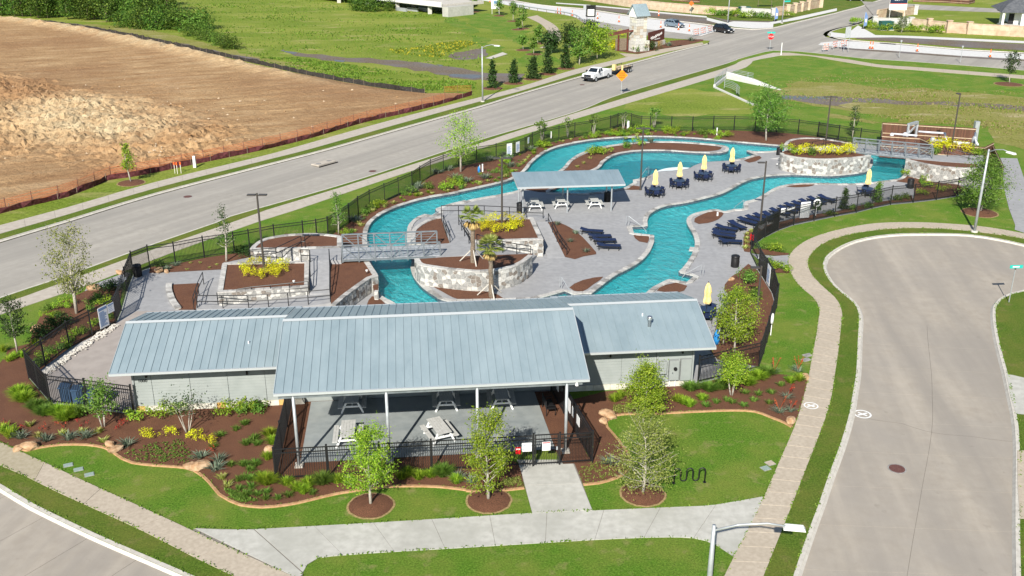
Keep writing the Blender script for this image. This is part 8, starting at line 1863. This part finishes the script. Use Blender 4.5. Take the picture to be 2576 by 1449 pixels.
# ---------------------------------------------------------------- small items on the lawns and roads
def lid(label, t, x, y, m, wd=.45, ht=.3):
    p = g(t, x, y); root = thing('valve_box', label, 'utility lid', (*p, .0), R(25)); MB().box((0, 0, .02), (wd, ht, .05)).obj('lid', m, root); MB().box((0, 0, .01), (wd + .05, ht + .05, .03)).obj('rim', MT['capdark'], root)
for x, y, lab in ((665, 548, 'first green valve lid of three in the front lawn'), (765, 590, 'middle green valve lid of three in the front lawn'), (870, 640, 'last green valve lid of three in the front lawn')): lid(lab, 'k', x, y, MT['lid'], .42, .3)
lid('pale square lid by the curved sidewalk lawn', 'o', 1705, 352, MT['walkbeige'], .4, .36); lid('green square lid next to the pale one', 'o', 1660, 402, MT['lid'], .4, .36); lid('grey lid in the lawn beside the sidewalk', 'n', 2070, 745, MT['capdark'], .55, .35); lid('grey lid below the other in the lawn beside the sidewalk', 'n', 2055, 790, MT['capdark'], .55, .35); lid('grey lid in the grass below the front walk', 'Z', 1505, 1478, MT['capdark'], .5, .3)
def manhole(label, t, x, y):
    p = g(t, x, y, ZR); root = thing('manhole_cover', label, 'manhole', (*p, ZR)); MB().lathe([(.48, -.02), (.48, .012)], 24).obj('frame', MT['capdark'], root); MB().lathe([(.4, -.01), (.4, .02)], 24).obj('cover', MT['iron'], root)
manhole('rusty round manhole cover in the cul-de-sac street', 'M', 1350, 688); manhole('round manhole cover in the main road by the left planter', 'e', 1828, 468); manhole('round manhole cover in the main road near the airy tree', 'Z', 937, 431); manhole('round manhole cover in the main road before the pickup', 'c', 598, 828)
p = g('Z', 822, 412); inl = thing('storm_inlet_box', 'concrete storm inlet with two lids at the main road kerb', 'inlet', (*p, 0), ang2(g('e', 1500, 440), g('e', 2536, 170))); MB().box((0, .5, .02), (2.6, 1.2, .14)).obj('slab', MT['walkmix'], inl); MB().box((0, -.26, -.06), (2.8, .06, .1)).obj('opening', MT['dark'], inl); MB().lathe([(.3, .1), (.3, .115)], 14, (-.8, .5, 0)).obj('lid', MT['capdark'], inl); MB().lathe([(.3, .1), (.3, .115)], 14, (.8, .5, 0)).obj('lid', MT['capdark'], inl)
# bike rack
p = g('o', 765, 545); q_ = g('o', 1065, 535); L_ = math.dist(p, q_); bk = thing('bike_rack', 'black wave bike rack on the lawn beside the half bare tree', 'bike rack', (*p, 0), ang2(p, q_)); P_ = []
for i in range(61):
    t = i / 60; P_.append((L_ * t, 0, .03 + .86 * (abs(math.sin(math.pi * 2.5 * t + 0)) ** .55) if (int(t * 5) % 2 == 0) else .03))
P_ = [(0, 0, -.05)]; R_ = L_ / 10
for k in range(5):
    x0 = 2 * R_ * k
    for j in range(9):
        a_ = math.pi - math.pi * j / 8 if k % 2 == 0 else math.pi + math.pi * j / 8
        P_.append((x0 + R_ + R_ * math.cos(a_), 0, (.68 if k % 2 == 0 else .28) + R_ * math.sin(a_)))
P_.append((L_, 0, -.05)); MB().tube(P_, .035, 8).obj('tube', MT['black'], bk, True)
for x in (0, L_): MB().lathe([(.09, 0), (.09, .02)], 10, (x, 0, 0)).obj('foot_plate', MT['black'], bk)
# painted utility circles
for t, x, y, z, r_, lab in (('M', 740, 240, .031, .42, 'white sprayed circle mark on the curved sidewalk'), ('M', 1105, 300, ZR, .5, 'white sprayed circle mark on the street by the kerb')):
    p = g(t, x, y, z); mb = MB(); n = 28; v = [(rr * math.cos(2 * math.pi * i / n), rr * math.sin(2 * math.pi * i / n), .005) for rr in (r_, r_ * .8) for i in range(n)]; mk = thing('paint_mark', lab, 'paint mark', (*p, z)); mb.add(v, [(i, n + i, n + (i + 1) % n, (i + 1) % n) for i in range(n)]).obj('circle', MT['white'], mk)
    MB().box((0, 0, .0045), (r_ * 1.3, .12, .001), .4).box((0, 0, .0058), (r_ * 1.1, .12, .001), -.8).obj('cross', MT['white'], mk)
# white markers, yard ornaments and survey stakes
for t, x, y, h, lab in (('g', 2130, 175, 1.0, 'white covered valve standing in the fence corner bed'), ('h', 1183, 235, .9, 'white marker post on the river coping below the back fence'), ('g', 715, 590, .8, 'white pipe post by the blue cover in the perimeter bed'), ('g', 1383, 265, .8, 'thin white post among pale clumps near the road fence'), ('B', 1445, 1080, 2.2, 'white utility marker post at the junction sidewalk'), ('e', 1900, 185, 1.2, 'white permit box at the maroon silt fence'), ('h', 1190, 1020, .3, 'short white light in the teardrop bed')):
    p = g(t, x, y); w_ = .3 if 'covered' in lab or 'box' in lab else .14; mk = thing('marker_post', lab, 'post', (*p, .04)); MB().box((0, 0, h / 2), (w_, w_, h), taper=.8).obj('body', MT['white'], mk); MB().box((0, 0, h), (w_ * .9, w_ * .9, .08)).obj('cap', MT['signwhite'], mk)
MT['blue'] = mat('cover_blue', (.02, .2, .5), None, rough=.6)
for t, x, y, lab, s in (('g', 680, 600, 'blue fabric covered valve in the perimeter bed', .5), ('n', 1178, 640, 'blue fabric covered lift at the right wing roof corner', .75)):
    p = g(t, x, y); bc = thing('covered_valve', lab, 'cover', (*p, .04)); MB().lathe([(.22 * s, 0), (.3 * s, .5 * s), (.24 * s, 1.1 * s), (.08 * s, 1.4 * s)], 10).obj('cover', MT['blue'], bc, True); MB().tube([(.2 * s, 0, 0), (.2 * s, 0, 1.7 * s)], .04, 6).obj('pipe', MT['white'], bc)
for x, y in ((1705, 240), (1765, 240), (1730, 245)):
    p = g('e', x, y); sk = thing('survey_stake', 'wooden survey stake with orange ribbon at the maroon silt fence', 'stake', (*p, 0), 0, 'survey stakes'); MB().box((0, 0, .6), (.06, .04, 1.3)).obj('stake', MT['plinth'], sk); MB().box((0, -.03, 1.1), (.14, .02, .3)).obj('ribbon', MT['coneorange'], sk)
for t, x, y, z, lab in (('f', 690, 960, 1.22, 'small white landscape light in the square planter by the ramp'), ('f', 1400, 855, 1.2, 'small white landscape light in the low curved planter'), ('J', 140, 535, .02, 'small white landscape light at the foot of the rounded planter'), ('i', 130, 715, .02, 'small white landscape light by the far rounded planter')):
    p = g(t, x, y, z); ll = thing('landscape_light', lab, 'light', (*p, z), 0, 'landscape lights'); MB().tube([(0, 0, -.03), (0, 0, .15)], .02, 6).obj('stem', MT['black'], ll); MB().lathe([(.04, 0), (.1, .12), (.1, .16)], 10, (0, 0, .14)).obj('head', MT['white'], ll)

# crack across the street, floor drain, shallow beach
ck = cr(gs('M', [(1150, 320), (1280, 340), (1390, 355), (1550, 405), (1700, 430), (1870, 443), (2000, 462), (2110, 475), (2185, 478)]), .5); r_ = random.Random(2)
ck = [(x, y + r_.gauss(0, .02)) for x, y in ck]; struct(MB().strip(ck, offset(ck, .03), ZR + .004).obj('pavement_crack', MT['joint']))
for q_ in ([(1100, 985), (1060, 990), (1030, 1010)],): pass
p = g('J', 1100, 548, -1.1); dr = thing('pool_drain', 'dark square drain on the river floor by the clubhouse', 'drain', (*p, -1.15)); MB().box((0, 0, .02), (.9, .9, .04)).obj('frame', MT['tile'], dr)
for k in range(5): MB().box((-.3 + k * .15, 0, .05), (.05, .8, .03)).obj('grate_bar', MT['dark'], dr)
MT['beach'] = mat('beach_plaster', (.62, .68, .68), (.7, .76, .76), 2, .7)
sheet('beach_entry', cr(gs('h', [(560, 600), (620, 560), (720, 535), (840, 528), (930, 535), (975, 528), (960, 545), (905, 566), (750, 586), (600, 598)]), .5, True), -.155, MT['beach'])

# rough growth in the creek meadows: countless tufts
def tufts(name, polys, n, lms, hs, seed, label):
    r = random.Random(seed); V, F, Mi = [], [], []
    for poly in polys:
        xs = [p[0] for p in poly]; ys = [p[1] for p in poly]; k = 0; tries = 0
        while k < n and tries < n * 6:
            tries += 1; x, y = r.uniform(min(xs), max(xs)), r.uniform(min(ys), max(ys))
            if not inpoly(x, y, poly): continue
            dens = noise.noise(Vector((x * .06, y * .12, seed))) + .5 * noise.noise(Vector((x * .25, y * .4, seed)))
            if dens < r.uniform(-.35, .35): continue
            k += 1; mi = r.randrange(len(lms)); h = r.uniform(*hs) * (1 + .6 * max(0, dens))
            for j in range(3):
                a = r.uniform(0, 6.28); s = Vector((math.cos(a), math.sin(a), 0)) * h * .45; c = Vector((x + r.gauss(0, h * .3), y + r.gauss(0, h * .3), 0)); lean = Vector((r.gauss(0, h * .3), r.gauss(0, h * .3), h)); b_ = len(V)
                V += [c - s, c + s, c + s * .5 + lean, c - s * .5 + lean]; F.append((b_, b_ + 1, b_ + 2, b_ + 3)); Mi.append(mi)
    C = MB(); C.v = [tuple(v) for v in V]; C.f = F; C.m = Mi; return tag(stuff(C.obj(name, [LEAF[q] for q in lms])), label, 'grass')
MEADOW_L = gs('a', [(2000, 200), (1700, -60), (2536, -60)]) + gs('b', [(700, 20), (900, 115), (1400, 120), (1800, 100), (2000, 260), (2200, 440), (2160, 700), (1500, 600), (900, 560), (200, 480), (0, 560)]) + gs('a', [(2400, 560), (2300, 450)])
MEADOW_L2 = gs('b', [(0, 560), (350, 560), (900, 640), (1500, 720), (2100, 800), (2100, 870), (1600, 890), (1100, 830), (500, 700), (0, 610)])
MEADOW_R = gs('d', [(150, 790), (900, 700), (1800, 860), (2536, 900), (3000, 950), (3000, 1500), (2536, 1430), (2150, 1250), (1300, 1170), (600, 1080), (200, 1080)])
tufts('meadow_tufts', [MEADOW_L, MEADOW_L2], 3600, ['meadow1', 'meadow1', 'meadow2'], (.1, .22), 3, 'uneven wild grass tufts over the creek meadow left of the main road')
tufts('meadow_tufts', [MEADOW_R], 4200, ['strawgrass', 'meadow1', 'strawgrass'], (.06, .15), 8, 'patchy wild grass tufts over the dry meadow behind the pump yard')
fl = gs('b', [(1180, 480), (1500, 470), (1800, 420), (2000, 400), (2120, 420), (1950, 480), (1750, 560), (1500, 545), (1300, 520)])
tufts('wildflowers', [fl], 1100, ['yellowwild', 'meadow1', 'meadow1'], (.14, .28), 5, 'drift of yellow wildflowers on the creek bank')
